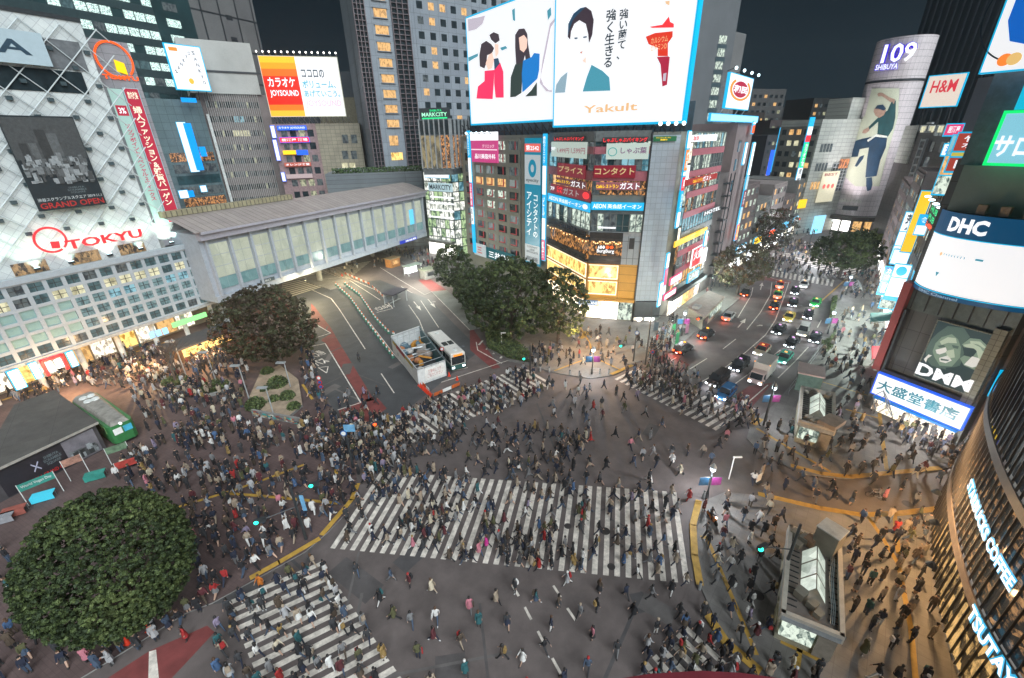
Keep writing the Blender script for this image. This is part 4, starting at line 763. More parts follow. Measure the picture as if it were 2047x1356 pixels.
def blade(label,Wq,pts,segs,d=.3,out=1.,name='vertical_sign'):
    """projecting vertical sign made of stacked lit boxes"""
    us=[Wq.uv(x,y,d)[0] for x,y in pts]; zs=[Wq.uv(x,y,d)[1] for x,y in pts]; um=sum(us)/len(us); z0_,z1_=min(zs),max(zs); hw=out/2
    t=thing(name,label,'sign',Wq.pt(um,z0_,d),0,'vertical signs on the facades'); f=MB(); f.wbox(Wq,um-hw-.07,um+hw+.07,z0_-.07,z1_+.07,d-.15,d+.1,CYAN); f.build('frame',t)  # cyan backing shows as a halo round the lit panels
    n=sum(s[0] for s in segs); z=z1_
    for sg in segs:
        h=(z1_-z0_)*sg[0]/n; MB().wbox(Wq,um-hw,um+hw,z-h+.15,z-.08,d-.2,d+.2,sg[1]).build('panel',t)
        if len(sg)>2: letters(t,Wq,sg[2],um-hw*.7,um+hw*.7,z-h+.5,z-.4,d+.24,sg[3],.02,True)
        z-=h
    return t
CYP=emi('cyan_panel',(.02,.40,.75),1.,False)
blade('tall stacked sign on the left edge of the grey wing',LW,[(935,262),(950,505)],[(4,CYP,'歯科クリニック',LETW),(4,SIGNW),(4,PINK,'三千里薬局',LETW),(3,SIGNW,'居酒屋',LETD),(5,CYP)],.9,1.1)
blade('tall stacked sign on the junction of grey wing and glass front',LW,[(1094,268),(1083,520)],[(5,CYP,'歯科クリニック',LETW),(5,SIGNW),(4,CYP,'ビル',LETW),(4,SIGNW),(4,PINK,'喫茶',LETW)],1.3,1.)
z6_=lambda l: Z(l,1090,250,3.389)
def fs(name,label,Wq,zp_,board,tx,d=.35,edge=None): return sign(name,label,Wq,Wq.box(z6_(zp_),d),board,tx,d,.15,edge)
SG2=emi('soft_glow_panel',(.42,.50,.45),.85,False); NOB=mat('fascia_dark',(.05,.05,.05),.5)
fs('restaurant_sign','red Japanese neon fascia over the left facet top floor',FA,[(62,75),(272,80),(272,112),(62,108)],NOB,[('しゃぶしゃぶバイキング',.02,.98,.1,.9,RED)])
fs('restaurant_sign','red Japanese neon fascia over the right facet top floor',FC,[(388,82),(698,82),(698,120),(388,120)],NOB,[('しゃぶしゃぶバイキング',.02,.98,.1,.9,RED)])
fs('price_sign','lit price panel reading 1499 and 1599 on the ninth floor',FA,[(45,112),(284,118),(284,228),(45,215)],SG2,[('9F',.0,.14,.4,.65,LETW),('1,499円',.2,.55,.25,.6,emi('price_brown',(.3,.12,.14),.8,False)),('1,599円',.6,.97,.25,.65,emi('price_brown',(0,)*3))])
fs('restaurant_sign','lit panel with green fruit outline and purple kana',FC,[(415,125),(704,122),(700,235),(412,230)],SG2,[('しゃぶ葉',.34,.95,.35,.75,emi('purple_ink',(.16,.08,.16),.8,False)),('◯',.04,.26,.2,.75,emi('fruit_green',(.02,.3,.28),.8,False))])
fs('lens_sign','crimson panel with gold kana on the left facet eighth floor',FA,[(86,262),(274,268),(272,358),(86,345)],DKRED,[('プライス',.06,.94,.3,.8,emi('gold_ink',(.55,.42,.2),.8,False))])
fs('lens_sign','crimson panel with gold kana on the right facet eighth floor',FC,[(330,270),(614,278),(610,360),(328,356)],DKRED,[('コンタクト',.03,.97,.25,.82,emi('gold_ink',(0,)*3))])
fs('cafe_sign','yellow and white cafe fascia on the left facet',FA,[(75,365),(278,372),(278,430),(75,408)],SPR,[('Caféレストラン',.0,.52,.3,.75,YEL),('ガスト',.54,1.,.1,.9,LETW)],.45)
fs('cafe_sign','yellow and white cafe fascia on the right facet',FC,[(345,388),(640,388),(640,442),(345,438)],SPR,[('Caféレストラン',.0,.52,.2,.7,YEL),('ガスト',.55,1.,.1,.95,LETW)],.45)
fs('cafe_sign','dark red cafe panel marked 7F on the left facet',FA,[(40,412),(308,430),(308,500),(40,478)],DKRED,[('7F',.0,.12,.3,.7,LETW),('Café\nねも',.18,.34,.2,.85,RED),('ガスト',.36,.76,.2,.85,emi('grey_ink_lit',(.35,.32,.32),.9,False)),('●',.84,.99,.2,.85,RED)],.3)
fs('school_sign','bright cyan english school fascia on the left facet',FA,[(22,480),(304,518),(304,572),(22,524)],CYP,[('AEON',.03,.28,.2,.8,LETW),('英会話イーオン',.3,.84,.2,.8,LETW),('●',.86,.97,.2,.85,LETW)],.5,CYAN)
fs('school_sign','bright cyan english school fascia on the right facet',FC,[(316,528),(664,530),(662,574),(316,572)],CYP,[('AEON',.02,.28,.15,.85,LETW),('英会話イーオン',.31,.97,.15,.85,LETW)],.5,CYAN)
fs('cafe_light_strip','short white light strip over the upper terrace',FC,[(360,690),(478,692),(478,702),(360,700)],LETW,())
fs('hawaiian_cafe_sign','white and orange cloud shaped lettering on the terrace front',FC,[(350,812),(468,818),(465,882),(350,875)],mat('sign_clear',(.03,.03,.03),.5),[('&●●',.05,.45,.62,.98,LETW),('●●',.5,.95,.65,.98,ORANGE),('BurgBurg',.0,1.,.1,.6,LETW)],.95)
fs('shop_sign','blue edged white lettering sign at the gold shop corner',FC,[(220,1182),(358,1188),(356,1222),(220,1218)],emi('blue_back',(.1,.2,.35),.8,False),[("L'OCCITANE",.02,.98,.15,.85,LETW)],1.3)
fs('green_banner','green lit notice banner at the top of the grey pier',PI,[(735,75),(890,78),(885,112),(732,108)],emi('deep_green',(.02,.12,.05),.8,False),[('マイシティガーデン',.1,.75,.55,.85,YEL),('開催中',.3,.6,.12,.45,YEL)],.6)
b=MB(); t=thing('pier_floodlights','row of four white floodlights on top of the grey pier','floodlight',PI.pt(2,zR,1)); 
for k in range(4): b.ball(PI.pt(.8+k*1.25,zR+1.2,1.6),.32,GLOWW,8,5); b.tube(PI.pt(.8+k*1.25,zR-.2,.4),PI.pt(.8+k*1.25,zR+1.1,1.5),.05,.05,DARK,5)
b.build('lamp_row',t)
# right wing signs
blade('tall stacked sign on the near edge of the right wing, upper run',RW,[(1378,262),(1353,455)],[(4,SIGNW),(5,ORP,'焼肉',LETW),(1.2,SIGNW),(3.5,RED,'鳥',LETW),(5,CYP,'カラオケ',LETW),(4,SIGNW)],1.2,1.1)
blade('tall stacked sign on the near edge of the right wing, lower run',RW,[(1339,505),(1322,590)],[(5,SIGNW),(6,PINK),(3,SIGNW)],1.5,1.)
blade('white column sign right of the grey pier foot',RW,[(1322,565),(1316,612)],[(5,SIGNW)],2.2,1.)
z7_=lambda l: Z(l,1270,230,3.155)
def rs(name,label,zp_,board,tx,d=.5,edge=None,group=None): return sign(name,label,RW,RW.box(z7_(zp_),d),board,tx,d,.25,edge,'sign',group)
rs('roof_fascia','red and white roof fascia sign on the right wing',[(350,130),(508,120),(508,160),(350,172)],SIGNW,[('珈琲',.03,.25,.15,.85,RED)])
rs('cafe_sign','long red cafe fascia on the right wing',[(310,405),(508,372),(508,400),(310,448)],emi('brown_red_lit',(.3,.02,.02),.9,False),[('Caféレストラン',.2,.5,.2,.8,YEL),('ガスト',.5,.78,.1,.95,LETW)])
rs('yellow_fascia','plain yellow lit fascia on the right wing',[(245,790),(445,716),(445,742),(242,830)],emi('yellow_fascia',(.95,.55,.02),.9,False),())
rs('hotpot_sign','red and white lit square sign low on the right wing',[(360,850),(425,820),(415,925),(345,960)],RED,[('火鍋',.1,.9,.35,.95,LETW)],1.,LETW)
rs('white_sign','white lit panel right of the red hotpot sign',[(415,850),(448,838),(438,920),(408,932)],SIGNW,(),1.2)
rs('music_shop_sign','dark sign with cyan lit name on the lower right wing',[(328,1000),(395,970),(390,1020),(325,1052)],mat('fascia_dark',(0,)*3),[('LABI',.08,.92,.3,.8,emi('letter_cyan_bright',(.4,.8,.95),1.,False))],1.,CYAN)
rs('white_strip_sign','small white and pink lit strip on the first floor, upper one',[(218,1025),(284,1002),(280,1040),(215,1062)],SIGNW,(),1.,PINK); rs('white_strip_sign','white and pink lit strip just over the shop doors, lower one',[(180,1130),(248,1095),(244,1122),(172,1165)],SIGNW,(),1.2,PINK)
blade('slim white projecting sign at the far end of the yellow fascia',RW,[(1412,462),(1408,492)],[(1,SIGNW)],1.5,1.1)
# ================================================ street going up to the right, cylinder tower
p1=RW.pt(uR1+.3,0); SWL=azwall((p1.x,p1.y),40.6)
def sb(name,label,W,u0,u1,z,mt,win=None,nc=3,nr=6,top=None,dep=18,z0w=4,wf=.6,hf=.5):
    B=Bld(name,label,W.pt((u0+u1)/2,0)); B.core(back(W,u0,u1,dep),.1,z,mt,top)
    if win: B.grid(W,u0+.3,u1-.3,z0w,z-.6,nc,nr,wf,hf,win,mt,.2)
    return B
MVW=mat('mauve_concrete',(.20,.155,.155),.75,0,.15,.4)
B=sb('narrow_block','brown building with open steel stair beside the right wing',SWL,.2,7,26,mat('brown_block',(.09,.075,.075),.8,0,.2,.4))
for k in range(9): B.w.wbox(SWL,4,6.8,3+k*2.6,3.15+k*2.6,0,1.4,DARK)
B.w.wbox(SWL,6.7,6.9,.2,26,1.2,1.4,DARK); B.w.wbox(SWL,4,4.2,.2,26,1.2,1.4,DARK); B.done()
sign('hotel_name_sign','small white lit hotel lettering on the dark side wall',SWL,SWL.box([(1406,420),(1440,414),(1440,421),(1406,430)],.6),mat('fascia_dark',(0,)*3),[('HOTEL',.05,.95,.1,.9,LETW)],.6,.1)
zt=zat(1478,246,SWL); ub,ue=7.2,20
B=sb('mauve_block','plain mauve building with blue lit roof edge up the street',SWL,ub,ue,zt,MVW,None)
for a in ((1478,292),(1470,330),(1463,372),(1490,295)):
    u,z=SWL.uv(*a); B.pane(SWL,u-1,u+1,z-1.2,z+1.2,.03,DGL)
B.done(); 
q=SWL.box([(1402,236),(1500,236),(1500,243),(1402,243)],.3); q2=SWL.uv(1402,240); sign('roof_strip_light','long cyan lit strip along the mauve roof edge',SWL,(SWL.uv(1412,240)[0],SWL.uv(1508,240)[0],zt+.2,zt+1.3),emi('cyan_white',(.35,.75,.95),1.,False),(),.3,.4,CYP)
q=SWL.box([(1453,154),(1502,152),(1491,217),(1444,219)],.8); t=sign('grill_billboard','white roof billboard with orange ringed round emblem',SWL,q,WHITE,(),.8,.5,CYAN,'billboard'); b=MB(); cu,cz=(q[0]+q[1])/2,(q[2]+q[3])/2+.5; r_=(q[1]-q[0])*.42
rz_=(q[3]-q[2])*.33; ring(b,SWL,cu,cz,r_*1.05,r_*.2,1.34,ORP,130,410,ry=rz_/r_); b.poly([SWL.pt(cu+r_*.75*math.cos(k*.35),cz+rz_*.75*math.sin(k*.35),1.33) for k in range(18)],MAR); b.build('picture',t); letters(t,SWL,'和民',cu-r_*.7,cu+r_*.7,cz-rz_*.35,cz+rz_*.35,1.36,LETW,.03); lampset(t,SWL,np.linspace(q[0],q[1],4),q[3]+.3,2.)
b=MB(); 
for k in range(4): u=q[0]+.5+k*(q[1]-q[0]-1)/3; b.tube(SWL.pt(u,zt,-.5),SWL.pt(u,q[2],.9),.12,.12,STEEL,5)
b.build('support',t)
blade('tall white lit sign tower with red middle on the mauve block',SWL,[(1507,285),(1470,480)],[(9,SIGNW),(4,emi('pale_panel',(0,)*3)),(5,DKRED,'カラオケ',LETW),(5,emi('pale_panel',(0,)*3)),(5,ORANGE,'居酒屋',YEL)],1.6,1.6)
blade('shorter white lit sign beside the sign tower',SWL,[(1493,285),(1484,330)],[(5,SIGNW)],1.2,1.2); blade('orange lit box sign under the blue roof strip',SWL,[(1508,243),(1503,268)],[(1.2,SIGNW),(3,ORANGE)],1.0,1.6)
p2=SWL.pt(20.3,0); ST2=azwall((p2.x,p2.y),44)
hs=[22,17,20,15,19,14,17]
for k in range(7):
    u=k*14.; B=sb('street_building',['low shop building with blue white neon','grey shop block with warm windows','tall narrow pub block','low dark shop','mid grey office','far pale shop','farthest grey block'][k]+' on the left side of the sloping street',ST2,u+.2,u+13.8,hs[k],[mat('street_mauve',(.11,.085,.085),.75),mat('street_grey',(.13,.13,.125),.8),FB][k%3],[R_DIM,R_COOL,R_WARM,DGL],4,int(hs[k]/3.6))
    for j in range(3): B.pane(ST2,u+.6+j*4.4,u+4.6+j*4.4,.3,3.3,.3,[GLOWW,SG,R_SHOP][(j+k)%3])
    B.done()
    sign('street_sign',['blue white neon sign','yellow white neon sign','orange neon sign','cyan neon sign','white neon sign','green neon sign','blue neon sign'][k]+' on the left side of the sloping street',ST2,(u+3,u+10,4.5,6.5),[SIGNW,YEL,ORANGE,CYP,SIGNW,GREEN,BLUE][k],(),.5,.3,CYAN,'sign','signs along the sloping street')
for k,(px,py,h) in enumerate(((1563,255,20),(1583,262,14),(1545,300,12),(1558,345,9),(1612,300,16),(1606,350,12))):
    P=AtY(px,py,230+k*3); w_=Wall((P.x-.9,P.y),(P.x+.9,P.y)); t=sign('vertical_sign','slim lit sign %s above the distant street'%['left of the tall white one','tall white one','short bluish one','small low one','right hand one','greenish right hand one'][k],w_,(0,1.8,max(3,P.z-h),P.z),[CYP,SIGNW,BLUE,SIGNW,CYP,GREEN][k],(),0,.3,None,'sign','distant vertical signs')
# far skyline
rnd=random.Random(11)
for k,(px,w_,y,Y,c) in enumerate(((1398,78,-60,175,(.12,.13,.14)),(1440,34,56,182,(.17,.17,.17)),(1520,66,178,330,(.20,.20,.20)),(1500,40,225,300,(.10,.08,.07)),(1585,70,215,340,(.10,.10,.10)),(1565,60,240,280,(.13,.10,.10)),(1640,60,196,300,(.10,.11,.11)),(1560,50,270,250,(.08,.08,.09)),(1612,44,255,260,(.12,.12,.11)))):
    A=vpt(px-w_/2,270,Y); D_=vpt(px+w_/2,270,Y+8); Wq=Wall(A,D_); z=zat(px,y,Wq); nm=['grey hotel slab with one column of lit windows','pale slab attached to the grey hotel slab','wide pale block far up the street','low brown block far left of the street','dark block under the pale one','reddish dark block above the street trees','grey ribbed block left of the cylinder tower','small dark block over the tree tops','low block beside the cylinder tower'][k]
    B=Bld('skyline_building',nm,Wq.pt(Wq.L/2,0),group='skyline behind the sloping street'); m_=mat('skyline_%d'%k,tuple(v*(.5 if k>1 else .8) for v in c),.7,0,.15,.15); B.core(back(Wq,0,Wq.L,20),0,z,m_)
    if k==0:
        for j in range(7): zc=zat(1425-j*4,78+j*26,Wq); B.pane(Wq,Wq.L*.62,Wq.L*.8,zc-1.2,zc+1.2,.05,R_COOL); B.w.wbox(Wq,Wq.L*.6,Wq.L*.83,zc-3,zc-1.4,0,.1,SPAN)
    elif k>1: B.grid(Wq,1,Wq.L-1,6,z-2,6,max(3,int(z/5)),.5,.35,[R_DIM,DGL,DGL,R_WARM,room('room_soft',(0,)*3,(0,)*3)],m_,.1)
    B.done(limit=40)
# cylinder tower
c1=G(1649,460);c2=G(1745,465); cc=Vector(((c1.x+c2.x)/2,(c1.y+c2.y)/2)); RAD=(c2-c1).length/2*1.04; cc=cc+Vector((cc.x,cc.y)).normalized()*RAD*.6
CYL=mat('cylinder_cladding',(.42,.38,.40),.42,.25,.08,.2,tile=(1.6,1.6,.05)); H9=59.8
t=thing('cylinder_tower','tall silver cylinder tower with a lit number sign at its top','tower',(cc.x,cc.y,0))
def cylpt(a,z,r=RAD): return Vector((cc.x+r*math.cos(a),cc.y+r*math.sin(a),z))
ac=math.atan2(-cc.y,-cc.x)  # direction toward the square
def cm(z0_,z1_,r,mt,name,a0=-math.pi,a1=math.pi,n=48):
    b=MB(); vs=[];
    for i in range(n+1):
        a=ac+a0+(a1-a0)*i/n; vs+=[cylpt(a,z0_,r),cylpt(a,z1_,r)]
    b.add(vs,[(2*i,2*i+2,2*i+3,2*i+1) for i in range(n)],mt)
    if a1-a0>6: b.add([cylpt(ac+a0+(a1-a0)*i/n,z1_,r) for i in range(n)],[tuple(range(n))],CONC)
    return b.build(name,t,smooth=False)
# panel joints as thin real grooves: stacked rings
b=MB(); n=40
m9=mat('cylinder_panel',(.64,.58,.59),.42,.1,.10,.25); mj=mat('cylinder_joint',(.14,.13,.14),.6)
z=6.
while z<H9:
    zt=min(z+1.72,H9)
    for i in range(n):
        a=2*math.pi*i/n; da=2*math.pi/n*.97; b.add([cylpt(a,z,RAD),cylpt(a+da,z,RAD),cylpt(a+da,zt-.07,RAD),cylpt(a,zt-.07,RAD)],[(0,1,2,3)],m9)
    z=zt
b.build('cladding',t); cm(.1,H9+.02,RAD-.06,mj,'drum'); cm(47.6,48.3,RAD+.12,DARK,'band')
b=MB(); b.prism([tuple(cylpt(ac+k*.5,0,RAD+2.5)[:2]) for k in (-2,-1,0,1,2)]+[tuple(cc)],4.4,5.8,mat('canopy_dark',(.08,.07,.06),.5)); b.build('canopy',t)
for k,zc in ((-.62,3),(-.2,3),(.25,3),(.7,3)): 
    b=MB(); b.add([cylpt(ac+k-.17,.3,RAD+.05),cylpt(ac+k+.17,.3,RAD+.05),cylpt(ac+k+.17,4.2,RAD+.05),cylpt(ac+k-.17,4.2,RAD+.05)],[(0,1,2,3)],GLOWW if k<0 else R_WARM); b.build('entrance',t)
def cyluv(px,py):
    d=pdir(px,py); d2=Vector((d.x,d.y)); A_=d2.dot(d2); B_=-2*d2.dot(cc); C_=cc.dot(cc)-(RAD+.15)**2; D_=max(0,B_*B_-4*A_*C_); s=(-B_-math.sqrt(D_))/(2*A_); return Vector((d.x*s,d.y*s,CH+d.z*s))
def cyldecal(par,px,mt,name='picture',k=0.):
    # subdivide so the shape hugs the drum
    import bmesh
    P=[cyluv(*p) for p in px]; A=[math.atan2(p.y-cc.y,p.x-cc.x)-ac for p in P]; A=[(a+math.pi)%(2*math.pi)-math.pi for a in A]
    bm=bmesh.new(); f=bm.faces.new([bm.verts.new((a*RAD,p.z,0)) for a,p in zip(A,P)]); bmesh.ops.triangulate(bm,faces=bm.faces[:])
    for x in np.arange(-RAD*1.6,RAD*1.6,.9): bmesh.ops.bisect_plane(bm,geom=bm.verts[:]+bm.edges[:]+bm.faces[:],plane_co=(x,0,0),plane_no=(1,0,0))
    me=bpy.data.meshes.new(name)
    for v in bm.verts: q=cylpt(ac+v.co.x/RAD,v.co.y,RAD+.15+k); v.co=Vector((q.x-par.location.x,q.y-par.location.y,q.z-par.location.z))
    bm.to_mesh(me); bm.free(); me.materials.append(mt); o=bpy.data.objects.new(name,me); C.objects.link(o); o.parent=par; return o
z4=lambda l: Z(l,1350,0,2.7115)
pt_=thing('wrap_poster','tall wrap poster of a leaping dancer in dark clothes on the cylinder tower','poster',(cylpt(ac,20).x,cylpt(ac,20).y,20))
BGL=mat('poster_cream',(.55,.58,.44),.45,0,.06,.2); NV=mat('poster_navy',(.015,.045,.085),.5,0,.3,.6); GN=mat('poster_green',(.015,.07,.075),.5,0,.3,.6); SK=mat('poster_skin',(.42,.27,.20),.5); WH=mat('poster_white',(.66,.68,.6),.5)
cyldecal(pt_,z4([(1065,480),(1215,480),(1205,640),(1150,830),(1105,1010),(975,1010),(905,930),(960,740),(1030,620)]),BGL,'background')
for shp,mt,k in (([(1095,510),(1105,503),(1125,505),(1160,528),(1192,540),(1185,565),(1160,550),(1120,522),(1100,524)],SK,.05),([(1170,555),(1195,545),(1192,640),(1178,700),(1150,745),(1095,730),(1100,660),(1050,705),(1045,692),(1120,618),(1150,600)],GN,.05),([(1080,590),(1100,572),(1132,575),(1142,600),(1130,625),(1105,640),(1085,628),(1075,605)],SK,.08),([(1082,590),(1095,572),(1125,568),(1142,590),(1130,600),(1100,590)],NV,.1),
   ([(1050,690),(1052,710),(1030,725),(1012,722),(1020,705)],SK,.07),([(1090,728),(1148,738),(1148,748),(1085,742),(1045,770),(1040,760)],WH,.12),([(1085,738),(1148,748),(1140,800),(1110,870),(1090,955),(1030,962),(1040,860),(1050,800),(1000,810),(990,850),(955,852),(975,765),(1030,750)],NV,.07),([(1000,850),(1025,842),(1018,862),(985,905),(972,902)],NV,.09),([(1035,965),(1065,962),(1068,1000),(1060,1030),(1040,1037),(1034,1010)],NV,.09)): cyldecal(pt_,z4(shp),mt,'picture',k)
# lettering on the drum
ns=thing('number_sign','white 109 sign with blue glow on the cylinder tower top','sign',(cylpt(ac,50).x,cylpt(ac,50).y,50)); la=Vector((-math.sin(ac),math.cos(ac))); q0=cylpt(ac,0,RAD+.6); 
def wl(px0,px1): pass
tw=Wall((q0.x+la.x*6,q0.y+la.y*6),(q0.x-la.x*6,q0.y-la.y*6))
if tw.n.dot(Vector((-cc.x,-cc.y)))<0: tw=Wall(tw.p1,tw.p0)
q=tw.box(z4([(1120,235),(1300,235),(1300,352),(1120,352)])); 
import itertools
BGLW=emi('blue_glow',(.03,.0,.55),1.,False)
for s,a in (('109',(.02,1.,.12,1.)),('SHIBUYA',(-.08,.6,-.18,.08))):
    for off_,mt,e in ((.0,BGLW,.35),(.12,LETW,.0)):
        letters(ns,tw,s,q[0]+a[0]*(q[1]-q[0])-e*.5,q[0]+a[1]*(q[1]-q[0])+e*.5,q[2]+a[2]*(q[3]-q[2])-e*.5,q[2]+a[3]*(q[3]-q[2])+e*.5,off_,mt,.07 if e else .02,name='numerals' if s=='109' else 'lettering')
letters(pt_,tw,'#AirPods',tw.box(z4([(890,1078),(1010,1078),(1010,1100),(890,1100)]))[0],tw.box(z4([(890,1078),(1010,1078),(1010,1100),(890,1100)]))[1],*tw.box(z4([(890,1078),(1010,1078),(1010,1100),(890,1100)]))[2:],0.,WH,.0)
b=MB(); q=tw.box(z4([(905,1118),(990,1118),(990,1140),(905,1140)])); b.wbox(tw,*q,-.4,.1,DARK); b.build('nozzle',t)
# wing left of the drum
a9=G(1604,468); g9=cylpt(ac-1.3,0); WN=Wall((a9.x-2,a9.y),(c1.x+1,c1.y-.5)); zt=zat(1668,238,WN); WG=mat('wing_cladding',(.42,.43,.39),.55,0,.08,.2,tile=walltile(WN,2.4,1.2,.06)); B=Bld('store_wing','pale panelled store wing left of the cylinder tower',WN.pt(6,0)); B.core(back(WN,-1.5,WN.L+4,15),.1,zt,WG,CONC)
sl=Wall(WN.pt(-1.5,0,-15),WN.pt(-1.5,0,0)); B.grid(sl,.5,14.5,4,zt-2,5,9,.6,.42,[R_DIM,DGL,R_CREAM,R_WARM,DGL],mat('wing_side',(.16,.16,.15),.7),.12)
B.core(back(WN.off(-1),WN.L-5,WN.L+4,8),zt,zat(1720,195,WN),WG)
q=WN.box(z4([(820,775),(930,775),(860,900),(790,900)])); B.w.wbox(WN,WN.L*.55,WN.L+.5,14,zt-14,.0,.15,DGL)
for k in range(9): B.w.wbox(WN,WN.L*.55,WN.L+.5,14+k*(zt-28)/8,14.15+k*(zt-28)/8,.1,.3,GREY)
for k in range(6): u=WN.L*.55+k*WN.L*.45/5; B.w.wbox(WN,u,u+.12,14,zt-14,.1,.3,GREY)
B.pane(WN,WN.L*.72,WN.L,zt-15.5,zt-12.5,.3,room('room_red',(.15,.03,.01),(.9,.3,.08),1.,1.))
for k in range(4): 
    for j in range(3): B.pane(WN,.6+k*1.5,1.7+k*1.5,zt-10-j*6,zt-7.5-j*6,.05,R_DIM if j<2 else R_WARM)
B.done()
def ws(name,label,zp_,mt,d=.6,tx=(),edge=None): return sign(name,label,WN,WN.box(z4(zp_),d),mt,tx,d,.25,edge)
ws('wall_poster','cream poster with small colourful figures on the store wing',[(805,928),(887,932),(845,1098),(757,1092)],emi('poster_lit',(.62,.58,.42),.85,False),.6,[('BEST',.1,.9,.86,.95,DKRED),('● ● ●',.15,.85,.45,.6,emi('red_lit',(0,)*3))])
ws('yellow_box_sign','small yellow lit box sign at the foot of the store wing',[(668,1082),(712,1082),(700,1130),(660,1128)],YEL)
ws('fruit_logo_sign','bright cyan white shop sign at the foot of the store wing',[(740,1175),(800,1165),(800,1275),(742,1270)],emi('cyan_white',(0,)*3),2.)
blade('tall narrow sign with green middle at the left edge of the store wing',WN,[(1624,235),(1593,368)],[(3,CYP),(3,SIGNW),(2.5,RED),(9,GREEN,'カラオケ館',LETW),(6,SIGNW,'居酒屋',LETD)],1.5,2.)
# buildings right of the drum
RBW=Wall(vpt(1752,430,150),vpt(1905,430,112)); 
B=Bld('dark_glass_block','dark glass block with pale stair tower right of the cylinder tower',RBW.pt(10,0)); zt=zat(1840,262,RBW); B.core(back(RBW,0,RBW.L,26),0,zt,mat('dark_block',(.07,.065,.07),.5,0,.2,.4,tile=walltile(RBW,2,2,.07))); B.core(back(RBW.off(.4),1,9,20),zt-9,zt+1.5,WG)
for k in range(16):
    B.w.wbox(RBW,14,16.6,2+k*2.2,2.5+k*2.2,.3,.9,GREY); 
B.w.wbox(RBW,13.9,14.2,1,zt-2,.3,.9,GREY); B.w.wbox(RBW,16.5,16.8,1,zt-2,.3,.9,GREY)
for k in range(10):
    for j in range(8): 
        if random.random()<.55: B.pane(RBW,18+k*2.6,20.2+k*2.6,4+j*4,6.6+j*4,.05,random.choice([R_DIM,DGL,R_DIM,R_WARM,R_COOL]))
for k in range(7): B.pane(RBW,6+k*4.5,8.4+k*4.5,zt-.4,zt+1.2,.2,R_CREAM)
B.done()
BH=Wall(vpt(1848,240,140),vpt(1932,240,132)); q=BH.box([(1861,151),(1931,150),(1914,214),(1842,212)],0); t=sign('clothing_billboard','cream roof billboard with red script initials',BH,q,emi('cream_board',(.68,.58,.50),1.,False),[('H&M',.14,.84,.45,.85,emi('script_red',(.60,.03,.05),.95,False))],0,.5,CYAN,'billboard',ew=.25)
b=MB(); 
for k in range(4): b.tube(BH.pt(q[0]+1+k*(q[1]-q[0]-2)/3,q[2],-.1),BH.pt(q[0]+1+k*(q[1]-q[0]-2)/3,zat(1840,262,BH)-8,-2),.15,.15,DARK,5)
b.build('support',t)
RTW=Wall(vpt(1880,100,260),vpt(2120,100,215)); B=Bld('ribbed_tower','very dark tower with faint vertical ribs behind the clothing billboard',RTW.pt(10,0)); B.core(back(RTW,-14,RTW.L,30),0,160,mat('night_tower',(.022,.055,.07),.5)); 
for k in range(26): B.w.wbox(RTW,-12+k*3.1,-11.3+k*3.1,20,158,0,.9,mat('night_rib',(.06,.085,.10),.5))
B.done()
GWW=Wall(vpt(1902,300,98),vpt(2040,300,82)); B=Bld('blank_wall_building','blank grey slab building left of the green edged screen',GWW.pt(6,0)); B.core(back(GWW,0,GWW.L+14,20),0,zat(1990,152,GWW),mat('slab_grey',(.12,.14,.17),.7,0,.1,.2)); B.w.wbox(GWW,6,6.2,30,zat(1990,152,GWW)-2,0,.2,DARK); B.done()
# ================================================ row of shops on the right pavement
RR=Wall((83.2,92.7),(56.3,55.0)); RR=Wall((57.0,56.0),(110,128)); RR=Wall(RR.p1,RR.p0)   # left (far) to right (near)
LR=RR.L
segs=[(0,26,22,MVW),(26,44,26,FB),(44,60,19,MVW),(60,74,30,mat('dark_row',(.06,.06,.065),.6)),(74,LR-.3,33,mat('near_row',(.10,.11,.115),.6))]
for k,(a,b_,h,mt) in enumerate(segs):
    B=sb('shop_building',['farthest mauve shop building of the right row','brown shop building second from the far end','low mauve shop building mid row on the right','dark narrow shop tower with yellow edge sign','grey glass shop building next to the red pillar'][k],RR,a+.15,b_-.15,h,mt,[R_COOL,R_DIM,R_WARM,DGL,R_BLUE],max(2,int((b_-a)/2.5)),int(h/3.6),dep=10); 
    nn_=int((b_-a)/3)
    for j in range(nn_): B.pane(RR,a+.4+j*(b_-a-.6)/nn_,a+.2+(j+1)*(b_-a-.6)/nn_,.3,3.4,.3,[GLOWW,R_SHOP,SG,R_SHOP][j%4])
    B.done()
    MBx=MB()
def rr(name,label,pts,mt,d=.4,tx=(),edge=None,out=None):
    return sign(name,label,RR,RR.box(pts,d),mt,tx,d,.25,edge)
def cross(name,label,px0,px1,segs_,out=2.,d=None,base=1.2):
    """blade sign standing at right angles to the facade, seen face on from the square"""
    u,_=RR.uv(px0[0],px0[1],base); u2,_=RR.uv(px1[0],px1[1],base); um=(u+u2)/2; c=RR.pt(um,0,.2); Wc=Wall((c.x,c.y),(c.x+RR.n.x,c.y+RR.n.y)); Wc=Wall((c.x+RR.n.x*out,c.y+RR.n.y*out),(c.x,c.y))
    z1_=Wc.uv(*px0)[1]; z0_=Wc.uv(*px1)[1]; t=thing(name,label,'sign',(c.x,c.y,z0_),0,'blade signs of the right shop row'); MB().wbox(Wc,-.1,out,z0_-.1,z1_+.1,-.25,.0,CYAN).build('frame',t)  # cyan backing imitates the halo round the blade
    n=sum(s[0] for s in segs_); z=z1_
    for sg in segs_:
        h=(z1_-z0_)*sg[0]/n; MB().wbox(Wc,.0,out-.1,z-h+.12,z-.06,-.2,.08,sg[1]).build('panel',t)
        if len(sg)>2: letters(t,Wc,sg[2],out*.15,out*.8,z-h+.4,z-.3,.12,sg[3],.02,len(sg)>4)
        z-=h
    return t
